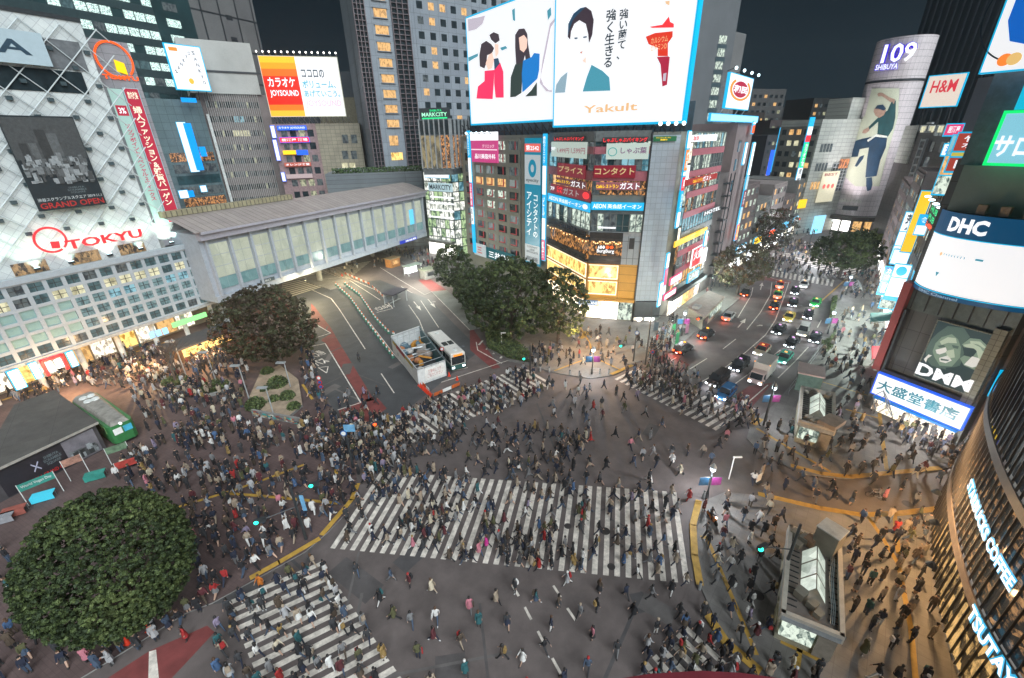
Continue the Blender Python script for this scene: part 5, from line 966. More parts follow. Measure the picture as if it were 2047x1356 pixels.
cross('blade_sign','long plain yellow blade sign standing over the right shop row',(1848,382),(1812,505),[(1,emi('yellow_fascia',(0,)*3))],1.6)
cross('blade_sign','stacked white lit blade sign just below the yellow one',(1828,425),(1790,520),[(4,SIGNW,'薬',LETD),(3,SIGNW),(3,SIGNW,'歯科',LETD)],2.)
cross('blade_sign','bright white blade sign above the blue one',(1806,500),(1800,530),[(1,SIGNW)],2.4)
cross('blade_sign','deep blue blade sign with white lettering over the right pavement',(1790,535),(1765,590),[(3,BLUE,'カラ\nオケ',LETW),(3,BLUE,'歌広場',LETW)],2.2)
cross('blade_sign','tall white blade sign with cyan halo right of the blue one',(1812,530),(1780,600),[(4,SIGNW,'●',CYP),(6,SIGNW),(1,CYP)],2.2)
cross('blade_sign','small dark photo blade sign at the bottom of the stack',(1780,598),(1772,618),[(1,R_COOL)],2.2)
cross('blade_sign','slim cyan white blade sign near the red pillar',(1836,545),(1818,590),[(1,SIGNW)],1.2,base=1.)
cross('blade_sign','lower slim white blade sign near the red pillar',(1822,600),(1806,650),[(1,SIGNW,'IZAKAYA',CYP)],1.5,base=1.)
rr('neon_lettering','green neon lettering board with orange script below',[(1870,415),(1882,420),(1868,462),(1850,452)],mat('fascia_dark',(0,)*3),1.5,[('HUB\nPUB',.05,.95,.35,1.,GREEN),('24時',.05,.95,.0,.28,ORANGE)])
cross('poster_board','tall red and yellow poster board with white characters on the corner',(1965,265),(1930,345),[(5,emi('dull_red_board',(.40,.06,.04),.85,False),'竹島\n水産',LETW),(1.4,emi('dull_yellow_board',(.6,.5,.08),.85,False)),(4,emi('dull_red_board',(0,)*3),'Red',LETW)],3.6,base=2.)
cross('poster_board','narrow blue white poster strip beside the red poster board',(1918,270),(1880,390),[(3,R_BLUE),(3,R_WARM),(3,R_COOL)],1.6,base=1.)
for i,(a_,c_,sg_,o_,nm) in enumerate((((1912,248),(1903,272),[(1,PINK,'居酒屋',LETW)],2.,'small pink sign at the top of the shop row'),((1898,288),(1893,312),[(1,SIGNW,'酒',BLUE)],1.6,'small white sign under the pink one'),((1886,335),(1876,372),[(2,RED),(1,SIGNW)],1.3,'narrow red sign beside the blue white poster strip'),((1845,430),(1834,470),[(1,CYP,'食',LETW),(1,SIGNW)],1.4,'cyan and white sign right of the long yellow one'),
  ((1862,478),(1840,540),[(2,SIGNW),(2,emi('pale_panel',(0,)*3)),(1,GREEN)],1.2,'long pale sign below the green neon board'),((1880,440),(1866,500),[(3,SIGNW,'麺',LETD),(2,ORANGE)],1.5,'white and orange sign beside the curved screen'),((1858,560),(1842,612),[(2,MAG),(3,SIGNW)],1.,'magenta topped sign just above the red pillar'))): cross('blade_sign',nm,a_,c_,sg_,o_)
for i,(x,y) in enumerate(((1855,393),(1863,400),(1871,408),(1880,415))):
    u,z=RR.uv(x,y,1.6); c=RR.pt(u,z,1.6); t=thing('wall_lamp','oval white wall lamp, %s of the row of four above the green neon'%['first','second','third','last'][i],'lamp',c,0,'row of oval wall lamps'); b=MB(); b.ball(c,.42,FL,10,6,.45); b.build('bulb',t); b=MB(); b.tube(c,RR.pt(u,z+.5,.2),.05,.05,DARK,5); b.build('bracket',t)
u,z=RR.uv(1766,648,.5); c=RR.pt(RR.uv(1775,690,.3)[0],2.8); 
# teal and red awnings
for lab,pts,mt in (('dark teal sloping shop awning on the right pavement',[(1752,640),(1778,640),(1775,690),(1755,685)],mat('awning_teal',(.01,.10,.09),.7)),('bright red shop awning in front of the red pillar',[(1742,728),(1785,730),(1790,752),(1745,752)],emi('awning_red',(.6,.01,.03),.8,False))):
    um=(RR.uv(pts[1][0],pts[1][1],0)[0]+RR.uv(pts[2][0],pts[2][1],0)[0])/2
    um=min(um,LR-2.5); t=thing('awning',lab,'awning',RR.pt(um,2.6,1)); b=MB(); w_=2.6; b.add([RR.pt(um-w_,3.5,.2),RR.pt(um+w_,3.5,.2),RR.pt(um+w_,2.6,3.2),RR.pt(um-w_,2.6,3.2),RR.pt(um-w_,2.2,3.2),RR.pt(um+w_,2.2,3.2)],[(0,1,2,3),(3,2,5,4)],mt); b.build('canvas',t); b=MB(); b.tube(RR.pt(um-w_,2.6,3.1),RR.pt(um-w_,2.6,.1),.04,.04,STEEL,5); b.tube(RR.pt(um+w_,2.6,3.1),RR.pt(um+w_,2.6,.1),.04,.04,STEEL,5); b.build('frame',t)
# ================================================ bookshop building with curved screen
TS=Wall((47.6,48.6),(51.6,40.4)); LT=TS.L; n_t=TS.n
TBK=mat('bookshop_wall',(.10,.115,.12),.6,0,.12,.4,tile=walltile(TS,1.3,2.4,.04)); RDP=mat('red_pillar',(.33,.06,.06),.5,0,.12)
B=Bld('bookshop_building','corner building with curved white screen, portrait poster and red pillar',TS.pt(3,0)); B.core([TS.pt(-.6,0)[:2],TS.pt(LT,0)[:2],(70,44),(70,58),(58,58)],.1,31,TBK,CONC)
B.w.wbox(TS,-.9,-.1,6,17.6,-.6,.9,RDP)
L2=LT
for k in range(7): B.w.wbox(TS,.3+k*1.3,.36+k*1.3,14.6,17.2,.0,.25,DARK)
B.w.wbox(TS,0,L2,14.4,17.3,0,.1,mat('slate_glass',(.10,.14,.14),.3)); B.w.wbox(TS,.0,8.2,5.9,6.4,0,.7,DARK); B.w.wbox(TS,.1,.35,6.4,14.4,0,.9,DARK); B.w.wbox(TS,7.9,8.9,6,15,0,.8,mat('frame_stone',(.22,.25,.22),.6,0,.1,.5,tile=walltile(TS,.8,.6,.03)))
B.pane(TS,.4,8.6,.3,2.6,.15,R_SHOP); B.pane(TS,.4,4.4,.4,2.3,.3,SG if False else R_SHOP)
B.done()
# portrait poster: dark photo of an elderly face with raised hand
q=TS.box([(1880,640),(1995,675),(1938,788),(1827,750)],.6); t=sign('portrait_poster','large black and white portrait with a raised hand above block letters',TS,q,emi('portrait_dark',(.012,.03,.032),1.,False),(),.6,.1,mat('frame_stone',(0,)*3),'poster',ew=.12)
za=lambda l: Z(l,1750,450,4.5185)
P1,P2,P3,P4=[emi('portrait_%d'%k,c,1.,False) for k,c in enumerate(((.05,.085,.07),(.13,.19,.14),(.30,.36,.27),(.50,.50,.47)))]
zc_=lambda l: Z(l,1700,350,2.4665)
for shp,mt,k in (([(375,850),(400,810),(430,780),(480,745),(560,755),(590,800),(550,835),(560,880),(540,940),(470,960),(400,940),(370,905)],P1,0),([(420,830),(450,800),(500,785),(530,810),(545,850),(540,900),(500,945),(440,940),(415,900),(405,870)],P2,1),([(440,822),(480,800),(520,805),(525,830),(480,828),(450,838)],P3,2),([(420,862),(470,850),(478,872),(440,885),(425,880)],P4,2),([(470,868),(510,860),(515,900),(480,905)],P3,3),([(438,902),(480,890),(500,915),(470,928),(440,920)],P4,3),([(428,842),(460,838),(470,848),(440,852)],P1,4),([(500,838),(535,845),(530,858),(505,852)],P1,4),([(445,905),(488,912),(480,918),(445,914)],P1,5),
    ([(362,908),(385,885),(402,890),(380,905),(372,925)],P4,2),([(590,805),(640,810),(672,840),(682,890),(660,950),(620,965),(560,940),(540,905),(560,890),(600,900),(625,870),(600,850),(560,850),(550,835)],P2,3),([(555,838),(600,830),(640,850),(660,880),(640,882),(610,856),(570,850)],P3,4),([(590,818),(640,822),(668,850),(660,856),(630,836),(592,830)],P3,5),([(620,862),(660,870),(672,900),(650,925),(630,900)],P3,4),([(600,895),(640,905),(640,940),(600,950),(560,935)],P4,4),([(560,860),(590,858),(600,880),(570,885)],emi('portrait_dark',(0,)*3),6),([(470,950),(560,945),(640,970),(600,1040),(480,1010)],emi('portrait_dark',(0,)*3),1)): decal(t,TS,zc_(shp),.72+.01*k,mt)
qq=TS.box(zc_([(338,925),(605,1010),(588,1078),(318,975)]),.86); letters(t,TS,'DMM',qq[0],qq[1],qq[2],qq[3],.86,WHITE,.035)
# white name board over the shop front
q=(.2,LT,3.1,5.9); t=sign('bookshop_sign','large white board with dark characters over the bookshop front',TS,q,WHITE,[('大盛堂書店',.03,.93,.25,.78,emi('book_teal',(.02,.16,.22),.8,False))],.9,.5,BLUE,ew=.13)
sign('blue_awning','slim blue lit canopy edge just under the white bookshop board',TS,(.6,LT-.1,2.7,2.95),emi('canopy_blue',(.0,.12,.4),.9,False),(),.9,.9,None,'canopy')
# curved screen
cvx=[(-.2,.2),(.9,1.5),(2.4,2.4),(4.2,2.7),(6.2,2.5),(8.3,1.7),(9.8,.6)]
def curve(z0_,z1_,mt,out,name,par,push=0.):
    b=MB(); P=[TS.pt(u,0,d+push) for u,d in cvx]; n=len(P)
    # smooth by Catmull-Rom
    Q=[]
    for i in range(n-1):
        p0,p1,p2,p3=P[max(0,i-1)],P[i],P[i+1],P[min(n-1,i+2)]
        for k in range(5):
            s=k/5; Q.append(.5*((2*p1)+(-p0+p2)*s+(2*p0-5*p1+4*p2-p3)*s*s+(-p0+3*p1-3*p2+p3)*s**3))
    Q.append(P[-1]); vs=[]
    for q_ in Q: vs+=[(q_.x,q_.y,z0_),(q_.x,q_.y,z1_)]
    b.add(vs,[(2*i,2*i+2,2*i+3,2*i+1) for i in range(len(Q)-1)],mt); 
    b.add([(q_.x,q_.y,z0_) for q_ in Q]+[tuple(TS.pt(9.8,z0_,0)),tuple(TS.pt(-.2,z0_,0))],[tuple(range(len(Q)+2))],DARK); b.add([(q_.x,q_.y,z1_) for q_ in Q]+[tuple(TS.pt(9.8,z1_,0)),tuple(TS.pt(-.2,z1_,0))],[tuple(range(len(Q)+2))[::-1]],DARK)
    return b.build(name,par),Q
t=thing('curved_screen','curved white screen under a dark blue band with white capitals','screen',TS.pt(4,17.6,2)); curve(17.75,23.6,WHITE,0,'screen',t); BND=emi('dhc_blue',(.0,.045,.11),1.,False); _,QQ=curve(23.6,26.0,BND,0,'band',t,.12); curve(17.2,17.75,BND,0,'lower_band',t,.12); curve(17.68,17.8,CYAN,0,'edge_halo',t,.16); curve(23.55,23.65,CYAN,0,'edge_halo',t,.16)  # cyan edge bands imitate the halo of the white screen
def curvtext(body,s0,s1,z0_,z1_,mt,par,push=.0,bold=.03):
    me=text_mesh(body,bold=bold); co=[v.co.copy() for v in me.vertices]; lx=min(c.x for c in co);hx=max(c.x for c in co);ly=min(c.y for c in co);hy=max(c.y for c in co)
    for v in me.vertices:
        s=s0+(s1-s0)*(v.co.x-lx)/(hx-lx); f=s*(len(QQ)-1); i=min(int(f),len(QQ)-2); p=QQ[i].lerp(QQ[i+1],f-i); tdir=(QQ[i+1]-QQ[i]).normalized(); nn_=Vector((tdir.y,-tdir.x,0)); p=p+nn_*(.08+push)
        v.co=Vector((p.x,p.y,z0_+(z1_-z0_)*(v.co.y-ly)/(hy-ly)))-par.location
    me.materials.clear(); me.materials.append(mt); o=bpy.data.objects.new('lettering',me); C.objects.link(o); o.parent=par
curvtext('DHC',.24,.55,24.1,25.6,LETW,t,bold=.05); curvtext('DHC Channel',.18,.55,17.3,17.62,emi('channel_ink',(.2,.3,.4),.8,False),t); curvtext('▼',.29,.33,19.3,19.8,TLB,t,-.1); curvtext('・・・・・・・・',.3,.48,21.6,21.9,TLB,t,-.1); curvtext('●',.255,.285,21.5,21.9,emi('pic_tan',(0,)*3),t,-.1); curvtext('▬',.55,.6,21.7,21.9,TLB,t,-.1)
b=MB(); b.prism([TS.pt(.5,0,1.2)[:2],TS.pt(9,0,1.2)[:2],TS.pt(9,0,-4)[:2],TS.pt(.5,0,-4)[:2]],26,30.5,mat('upper_drum',(.17,.23,.23),.4,0,.15,.3)); b.build('upper_drum',t)
for k in range(3): b=MB(); b.wbox(TS,3.2+k*1.7,3.9+k*1.7,26.1,27,1.8,2.4,mat('roof_unit_tan',(.25,.2,.15),.6)); b.build('roof_unit',t)
# green edged screen and top billboard, higher up
GE=emi('green_edge',(.0,.7,.15),1.2,False)
q=(TS.uv(1978,325,1.8)[0],LT+9,TS.uv(1978,325,1.8)[1],TS.uv(2003,228,1.8)[1]); t=sign('salon_screen','pale blue screen with green rim and white kana',TS,q,emi('salon_blue',(.20,.50,.62),1.,False),(),1.8,.6,GE,'screen',ew=.25)
letters(t,TS,'サロン',*TS.box([(1990,274),(2120,268),(2105,318),(1982,312)],2.5),2.5,LETW,.03); q2_=(q[0]+.3,LT+9,q[3]+.3,TS.uv(2026,153,1.8)[1]); sign('cyan_billboard','cyan billboard with white script above the green rimmed screen',TS,q2_,emi('cyan_board',(.0,.42,.62),1.,False),[('@cosme',.02,.6,.5,.9,LETW)],1.8,.4,None,'billboard')
zu=TS.uv(1965,148,1.)[1]; zu=max(zu,q2_[3]+.05); q3=(TS.uv(1965,148,2.)[0],LT+10,zu,zu+14); t=sign('top_billboard','white billboard with big blue U and two small orange discs, top right',TS,q3,WHITE,(),2.,.6,CYAN,'billboard'); w3=q3[1]-q3[0]
for dx,mt in ((.20,emi('disc_orange',(.85,.22,.03),1.,False)),(.27,emi('disc_tan',(.7,.45,.15),1.,False))): b=MB(); b.poly([TS.pt(TS.uv(2008,120,2.65)[0]+(dx-.2)*9+.5*math.cos(k*.4),TS.uv(2008,120,2.65)[1]+.5*math.sin(k*.4),2.64+dx*.1) for k in range(16)],mt).build('disc',t)
uc=TS.uv(2085,30,2.65); letters(t,TS,'U',uc[0]-2.2,uc[0]+2.4,uc[1]-2.2,uc[1]+3.4,2.65,emi('u_blue',(.0,.10,.45),1.,False),.08); b=MB(); ring(b,TS,uc[0],uc[1]+.6,4.1,.12,2.63,LETD,120,260); b.build('ring',t)
b=MB(); b.wbox(TS,0,LT+10,30.5,q3[2]+13,-1.5,.9,mat('sign_tower',(.09,.14,.18),.6)); o=b.build('sign_tower',label='dark rooftop frame behind the stacked billboards at the top right',cat='sign frame',org=TS.pt(5,30))
# side street between bookshop and glass corner building
cyx=Wall((54.5,43.5),(57.5,39.5)); B=Bld('side_street_building','dark building behind the bookshop corner with small blue sign',(62,40,0)); B.core([(52,40.2),(60,36),(75,42),(70,46)],.1,30,mat('side_wall',(.13,.115,.115),.6,0,.2,.3,tile=(1.3,1.3,.04))); B.done()
b1=Wall((51.8,40.3),(57.5,37.3)); sign('blue_vertical_sign','small blue framed vertical sign on the dark side building',b1,b1.box([(1982,752),(2020,752),(2003,800),(1985,802)],.2)[:2]+(7.5,10.5),BLP,[('焼肉酒場',.2,.8,.08,.92,LETW,True)],.2,.2,CYAN)
sign('yellow_poster','yellow and blue poster board at the mouth of the side street',b1,(.8,2.4,.5,4.2),emi('poster_yellow',(.55,.38,.02),.8,False),[('金曜',.2,.8,.4,.7,emi('logo_purple',(.08,.02,.2),1.,False))],.5,.2,emi('navy_edge',(.01,.02,.15),1.,False)); sign('round_food_sign','round pale food sign above the yellow poster',b1,(.9,2.6,4.5,6.2),emi('food_pale',(.5,.45,.35),.9,False),[('★',.2,.8,.2,.8,CYP)],.6,.2)
# ================================================ curved glass corner building (right edge)
QC=[(60,45.2),(55,41.3),(49.7,37.6),(44.3,33.8),(39.8,30),(36.2,26.),(33.,21.8),(30.4,17.6),(28.7,13),(27.7,8),(27.3,3)]
t=thing('glass_corner_building','dark curved glass corner building with thin vertical fins and lit coffee shop signs','building',(45,25,0))
FIN=mat('bronze_fin',(.032,.028,.027),.4,.4,.12); QG=room('room_corner',(.008,.010,.011),(.42,.22,.09),1.,.9,(.60,.78),stretch=(1,1,2)); QG2=room('room_corner_high',(.006,.010,.014),(.10,.11,.11),1.,.6,(.5,.75)); QG1=room('room_corner_low',(.03,.02,.01),(.75,.45,.16),1.,1.1,(.48,.7))
# resample the curve
S_=[]; pts=[Vector(p) for p in QC]
for i in range(len(pts)-1):
    p0,p1,p2,p3=pts[max(0,i-1)],pts[i],pts[i+1],pts[min(len(pts)-1,i+2)]
    for k in range(6): s=k/6; S_.append(.5*((2*p1)+(-p0+p2)*s+(2*p0-5*p1+4*p2-p3)*s*s+(-p0+3*p1-3*p2+p3)*s**3))
S_.append(pts[-1])
def strip(b,z0_,z1_,mt,off=0.,i0=0,i1=None):
    i1=i1 or len(S_)-1
    for i in range(i0,i1):
        Wq=Wall(S_[i],S_[i+1]); b.wbox(Wq,0,Wq.L,z0_,z1_,off-.1,off,mt)
b=MB(); strip(b,0.2,4.4,QG1); b.build('shop_glass',t); b=MB(); strip(b,5.2,12.,QG); b.build('cafe_glass',t); b=MB(); strip(b,12.8,60,QG2); b.build('upper_glass',t)
for a_,c_,m_,o_ in ((4.4,5.2,mat('stone_band',(.11,.09,.08),.5),.25),(12.,12.8,mat('bronze_band',(.05,.045,.045),.5),.3),(20,20.4,DARK,.1),(28,28.4,DARK,.1)): b=MB(); strip(b,a_,c_,m_,o_); b.build('floor_band',t)
b=MB()
for i in range(0,len(S_)-1):
    Wq=Wall(S_[i],S_[i+1])
    b.wbox(Wq,-.028,.028,.2,60,.0,.15,FIN)
b.build('fins',t)
b=MB(); b.prism([tuple(p) for p in QC]+[(75,3),(80,50)],59.9,60.5,CONC); b.build('roof',t)
def qtext(par,body,f0,f1,z0_,z1_,mt,bold=.03,off=.5):
    me=text_mesh(body,bold=bold); n=len(S_)-1; co=[v.co.copy() for v in me.vertices]; lx=min(c.x for c in co);hx=max(c.x for c in co);ly=min(c.y for c in co);hy=max(c.y for c in co)
    for v in me.vertices:
        f=(f0+(f1-f0)*(v.co.x-lx)/(hx-lx))*n; i=min(int(f),n-1); p=S_[i].lerp(S_[i+1],f-i); td=(S_[i+1]-S_[i]).normalized(); nn_=Vector((td.y,-td.x)); p=p+nn_*off; v.co=Vector((p.x,p.y,z0_+(z1_-z0_)*(v.co.y-ly)/(hy-ly)))-par.location
    me.materials.clear(); me.materials.append(mt); o=bpy.data.objects.new('lettering',me); C.objects.link(o); o.parent=par
LQ=emi('letter_glow',(.85,.9,.95),1.2,False); LB=emi('letter_blue_glow',(.02,.35,.6),1.,False)

def qf(px,py,z):
    P=G(px,py,z); return min(range(len(S_)),key=lambda i:math.hypot(proj((S_[i].x,S_[i].y,z))[0]-px,(proj((S_[i].x,S_[i].y,z))[1]-py)))/(len(S_)-1)
qs=thing('coffee_shop_sign','white lit coffee shop lettering with blue glow high on the curved glass','sign',(36,25,8.5))
f0,f1=qf(1952,965,9.),qf(2034,1195,9.)
qtext(qs,'STARBUCKS COFFEE',f0,f1,8.5,9.65,LB,.09,.45); qtext(qs,'STARBUCKS COFFEE',f0,f1,8.6,9.55,LQ,.03,.5)
qs=thing('bookshop_cafe_sign','large white lit capitals along the stone band of the curved glass','sign',(30,18,4.5)); f0=qf(1940,1222,4.6); f1=min(.985,f0+(qf(2040,1362,4.6)-f0)*1.4)
qtext(qs,'TSUTAYA',f0,f1,4.1,5.4,LB,.09,.45); qtext(qs,'TSUTAYA',f0,f1,4.2,5.3,LQ,.03,.5)
# ================================================ trees and planting
def leafmat(n,c): return mat('leaf_'+n,c,.65,0,.5,1.2,0,.3)
LG=[leafmat('dark',(.028,.043,.018)),leafmat('mid',(.058,.082,.028)),leafmat('light',(.095,.122,.042))]
LO=[leafmat('dark_rust',(.045,.035,.024)),leafmat('olive',(.05,.055,.028)),leafmat('rust',(.10,.042,.028))]
LA=[leafmat('autumn_dark',(.07,.05,.03)),leafmat('autumn_olive',(.07,.07,.032)),leafmat('autumn_orange',(.15,.075,.03))]
BARK=mat('bark',(.08,.06,.05),.9,0,.3,3,.6)
def tree(name,label,base,zc,rx,rz_,n,ls,mats,group=None,hollow=.55,lobes=7,seed=1,wts=(.45,.38,.17),per=26,la=1.):
    rnd=np.random.RandomState(seed); z0_=onslab(base[0],base[1]); t=thing(name,label,'tree',(base[0],base[1],z0_),0,group)
    tr=MB(); tr.tube((base[0],base[1],z0_-.05),(base[0]+.1,base[1],zc-rz_*.2),.045*rx+.12,.03*rx+.05,BARK,10)
    for k in range(9):
        a=k*2.4; s=Vector((base[0],base[1],max(z0_+1.5,zc-rz_*.9)+k*.06*rz_)); e=s+Vector((math.cos(a)*rx*.6,math.sin(a)*rx*.6,rz_*(.5+.08*k))); mid=(s+e)/2+Vector((0,0,-.2)); tr.tube(s,mid,.022*rx+.04,.014*rx+.03,BARK,6); tr.tube(mid,e,.014*rx+.03,.02,BARK,5)
    tr.build('trunk',t)
    L_=rnd.normal(size=(lobes,3)); L_/=np.linalg.norm(L_,axis=1)[:,None]; amp=rnd.uniform(-.16,.2,lobes)*la
    K=max(60,n//per); td=rnd.normal(size=(K,3)); td/=np.linalg.norm(td,axis=1)[:,None]
    trr=1+(np.exp(-((1-td@L_.T)*5))*amp).sum(1); tdep=np.where(rnd.rand(K)<hollow,rnd.uniform(.86,1.04,K),rnd.uniform(.4,.95,K)); TC=td*(trr*tdep)[:,None]
    gd=rnd.normal(size=(16,3)); gd/=np.linalg.norm(gd,axis=1)[:,None]; ok=((np.exp(-((1-td@gd.T)*55))).sum(1)<.5)|(rnd.rand(K)<(.25 if la>.3 else .97)); TC=TC[ok]; td=td[ok]; tdep=tdep[ok]; K=len(TC)
    n=K*per; ti=np.repeat(np.arange(K),per); v=rnd.normal(size=(n,3)); v/=np.linalg.norm(v,axis=1)[:,None]; v=v+td[ti]*.5; v/=np.linalg.norm(v,axis=1)[:,None]
    tr_=(.75*rx*math.sqrt(9./K)*rnd.uniform(.7,1.35,K))[ti]; rad=rnd.uniform(.55,1.,n)
    P=TC[ti]*np.array([rx,rx,rz_])+v*(tr_*rad)[:,None]*np.array([1,1,.75]); P[:,2]=np.maximum(P[:,2],-rz_*.85+rnd.uniform(0,.3,n)); P+=np.array([0,0,zc-z0_]); d=td[ti]
    nrm=v+rnd.normal(size=(n,3))*.45; nrm/=np.linalg.norm(nrm,axis=1)[:,None]
    ref=rnd.normal(size=(n,3)); e1=np.cross(nrm,ref); e1/=np.linalg.norm(e1,axis=1)[:,None]; e2=np.cross(nrm,e1); s=(ls*rnd.uniform(.6,1.3,n))[:,None]
    V=np.stack([P-e1*s,P-e2*s*.55,P+e1*s,P+e2*s*.55],1).reshape(-1,3)
    me=bpy.data.meshes.new('crown'); me.vertices.add(n*4); me.vertices.foreach_set('co',V.ravel()); me.loops.add(n*4); me.loops.foreach_set('vertex_index',np.arange(n*4)); me.polygons.add(n); me.polygons.foreach_set('loop_start',np.arange(n)*4); me.polygons.foreach_set('loop_total',np.full(n,4))
    for m_ in mats: me.materials.append(m_)
    cl2=rnd.normal(size=(18,3)); cl2/=np.linalg.norm(cl2,axis=1)[:,None]; w_=(np.exp(-((1-d@cl2.T)*14))).sum(1); w_=(w_-w_.mean())/w_.std()*.12+rnd.rand(K)[ti]*.7+rnd.rand(n)*.3
    idx=np.where(w_<wts[0],0,np.where(w_<wts[0]+wts[1],1,2)); me.polygons.foreach_set('material_index',idx); me.update(); me.validate()
    o=bpy.data.objects.new('crown',me); C.objects.link(o); o.parent=t; return t
def tpx(name,label,px,py,zc,rpx,sq,n,ls,mats,**k):
    P=G(px,py,zc); dep=(P-Vector((0,0,CH))).dot(_fw); r=rpx*dep/FPX; return tree(name,label,(P.x,P.y),zc,r,r*sq,n,ls,mats,**k)
tpx('round_tree','huge dense round evergreen tree in the lower left corner',221,1126,7.0,131,1.10,120000,.105,LG,seed=4,lobes=9,hollow=.96,per=20,la=.2)
tpx('plaza_tree','large rust and green tree at the edge of the plaza beside the footbridge',530,645,8.,86,.85,26000,.20,LO,seed=6)
tpx('park_tree','largest leafy tree of the clump between bus lane and corner shops',1020,590,8.5,80,1.,26000,.21,LG,seed=9,group='tree clump by the bus lane')
tpx('park_tree','dark tree of the clump touching the gold lit shop front',1118,606,7.8,52,1.3,14000,.21,LG,seed=10,group='tree clump by the bus lane')
tpx('park_tree','small tree of the clump nearest the station entrance',905,532,7.5,36,1.15,8000,.24,LG,seed=12,group='tree clump by the bus lane')
tpx('park_tree','middle sized tree of the clump left of the largest one',948,570,6.5,42,.95,9000,.23,LG,seed=14,group='tree clump by the bus lane')
tpx('street_tree','orange tinged street tree nearest the parked silver car',1485,530,7,50,.8,8000,.24,LA,seed=20,group='autumn street trees')
tpx('street_tree','tall olive street tree behind the orange one',1532,460,8.5,48,.9,8000,.30,LO,seed=21,group='autumn street trees')
tpx('street_tree','green street tree on the island in front of the cylinder tower',1694,500,7,54,.7,9000,.30,LG,seed=22,group='autumn street trees')
tpx('street_tree','dark tree halfway up the sloping street',1545,385,9,38,1.,6000,.45,LO,seed=23,group='autumn street trees')
tpx('street_tree','farthest dark tree up the sloping street',1545,325,12,34,.8,4000,.6,LO,seed=24,group='autumn street trees')
for i,(x,y,r) in enumerate(((1745,480,22),(1775,470,24),(1720,476,18))): tpx('lit_shrub',['green lit shrub left of the three beside the tower steps','larger green lit shrub at the tower steps','smallest green lit shrub at the tower steps'][i],x,y,2.,r,.5,900,.6,[leafmat('lit_a',(.12,.17,.05)),leafmat('lit_b',(.18,.22,.07)),LG[1]],group='lit shrubs by the tower',seed=30+i)
# bare trees on the plaza
def bare(label,px,py,h,seed):
    P=G(px,py,.12); rnd=random.Random(seed); t=thing('bare_tree',label,'tree',(P.x,P.y,.12),0,'bare trees on the plaza'); b=MB()
    def grow(p,d,l,r,k):
        q=p+d*l; b.tube(p,q,r,r*.7,BARK,6 if k<2 else 4,False)
        if k<5:
            for j in range(3 if k<3 else 2):
                nd=(d+Vector((rnd.uniform(-.75,.75),rnd.uniform(-.75,.75),rnd.uniform(-.1,.5)))).normalized(); grow(q,nd,l*rnd.uniform(.62,.82),r*.65,k+1)
    b2=b; grow(Vector((P.x,P.y,.12)),Vector((0,0,1)),h*.28,.22,0); b.build('trunk',t)
bare('leafless tree in the left plaza planter near the shop kiosk',355,770,8,1); bare('leafless tree behind the round planter on the plaza',425,775,7.5,2)
def planter(name,label,px,py,r,plants=True):
    P=G(px,py,.12); t=thing(name,label,'planter',(P.x,P.y,.12)); b=MB(); n=20
    for k in range(n): 
        a0,a1=6.283*k/n,6.283*(k+1)/n; c=[(P.x+rr_*math.cos(a),P.y+rr_*math.sin(a),z) for z in (.12,.6) for rr_,a in ((r,a0),(r,a1),(r-.25,a1),(r-.25,a0))]; b.hexa(c,KERB)
    b.build('rim',t); b=MB(); b.add([(P.x+(r-.2)*math.cos(6.283*k/n),P.y+(r-.2)*math.sin(6.283*k/n),.5) for k in range(n)],[tuple(range(n))],SOIL); b.build('soil',t)
    b=MB(); rnd=random.Random(px)
    for k in range(int(500*r)):
        a=rnd.uniform(0,6.28); q=rnd.random()**.5*(r-.3); c=Vector((P.x+q*math.cos(a),P.y+q*math.sin(a),.55+rnd.uniform(0,.5))); e=Vector((rnd.uniform(-1,1),rnd.uniform(-1,1),rnd.uniform(-.4,.4)))*.17; f=e.orthogonal().normalized()*.1; b.add([c-e,c-f,c+e,c+f],[(0,1,2,3)],LG[k%3])
    b.build('foliage',t)
planter('round_planter','round stone rimmed planter with low green plants on the plaza',430,778,2.2); planter('round_planter','round planter at the foot of the bare tree',352,768,2.); 
# hedges and soil beds by the bus lane
def bed(label,px,h,n,ls,mats):
    P=gpoly(px); c=(sum(p[0] for p in P)/len(P),sum(p[1] for p in P)/len(P)); t=thing('planting_bed',label,'planting bed',(c[0],c[1],.12)); b=MB(); b.prism(P,.05,.45,KERB,SOIL); b.build('rim',t); b=MB(); rnd=random.Random(n); xs=[p[0] for p in P]; ys=[p[1] for p in P]; k=0
    while k<n:
        x,y=rnd.uniform(min(xs),max(xs)),rnd.uniform(min(ys),max(ys))
        if not inpoly(x,y,P): continue
        k+=1; c=Vector((x,y,.4+rnd.uniform(0,h))); e=Vector((rnd.uniform(-1,1),rnd.uniform(-1,1),rnd.uniform(-.5,.5))).normalized()*ls; f=e.orthogonal().normalized()*ls*.6; b.add([c-e,c-f,c+e,c+f],[(0,1,2,3)],mats[k%3])
    b.build('foliage',t)
bed('dark low hedge bed at the corner beside the bus stop line',[(968,662),(1000,668),(1062,715),(1058,730),(1018,722),(975,700)],.9,5000,.2,LG)
bed('hedge bed along the bus lane under the tree clump',[(892,560),(915,568),(975,610),(1010,655),(985,655),(930,612)],1.3,5000,.25,LG)
bed('small green bed on the right pavement beside the road',[(1640,690),(1655,685),(1668,668),(1662,700),(1648,712)],.6,900,.2,LG)
bed('low green planting behind the taxi lane railings',[(1662,600),(1672,598),(1664,650),(1655,655)],.6,700,.2,LG)
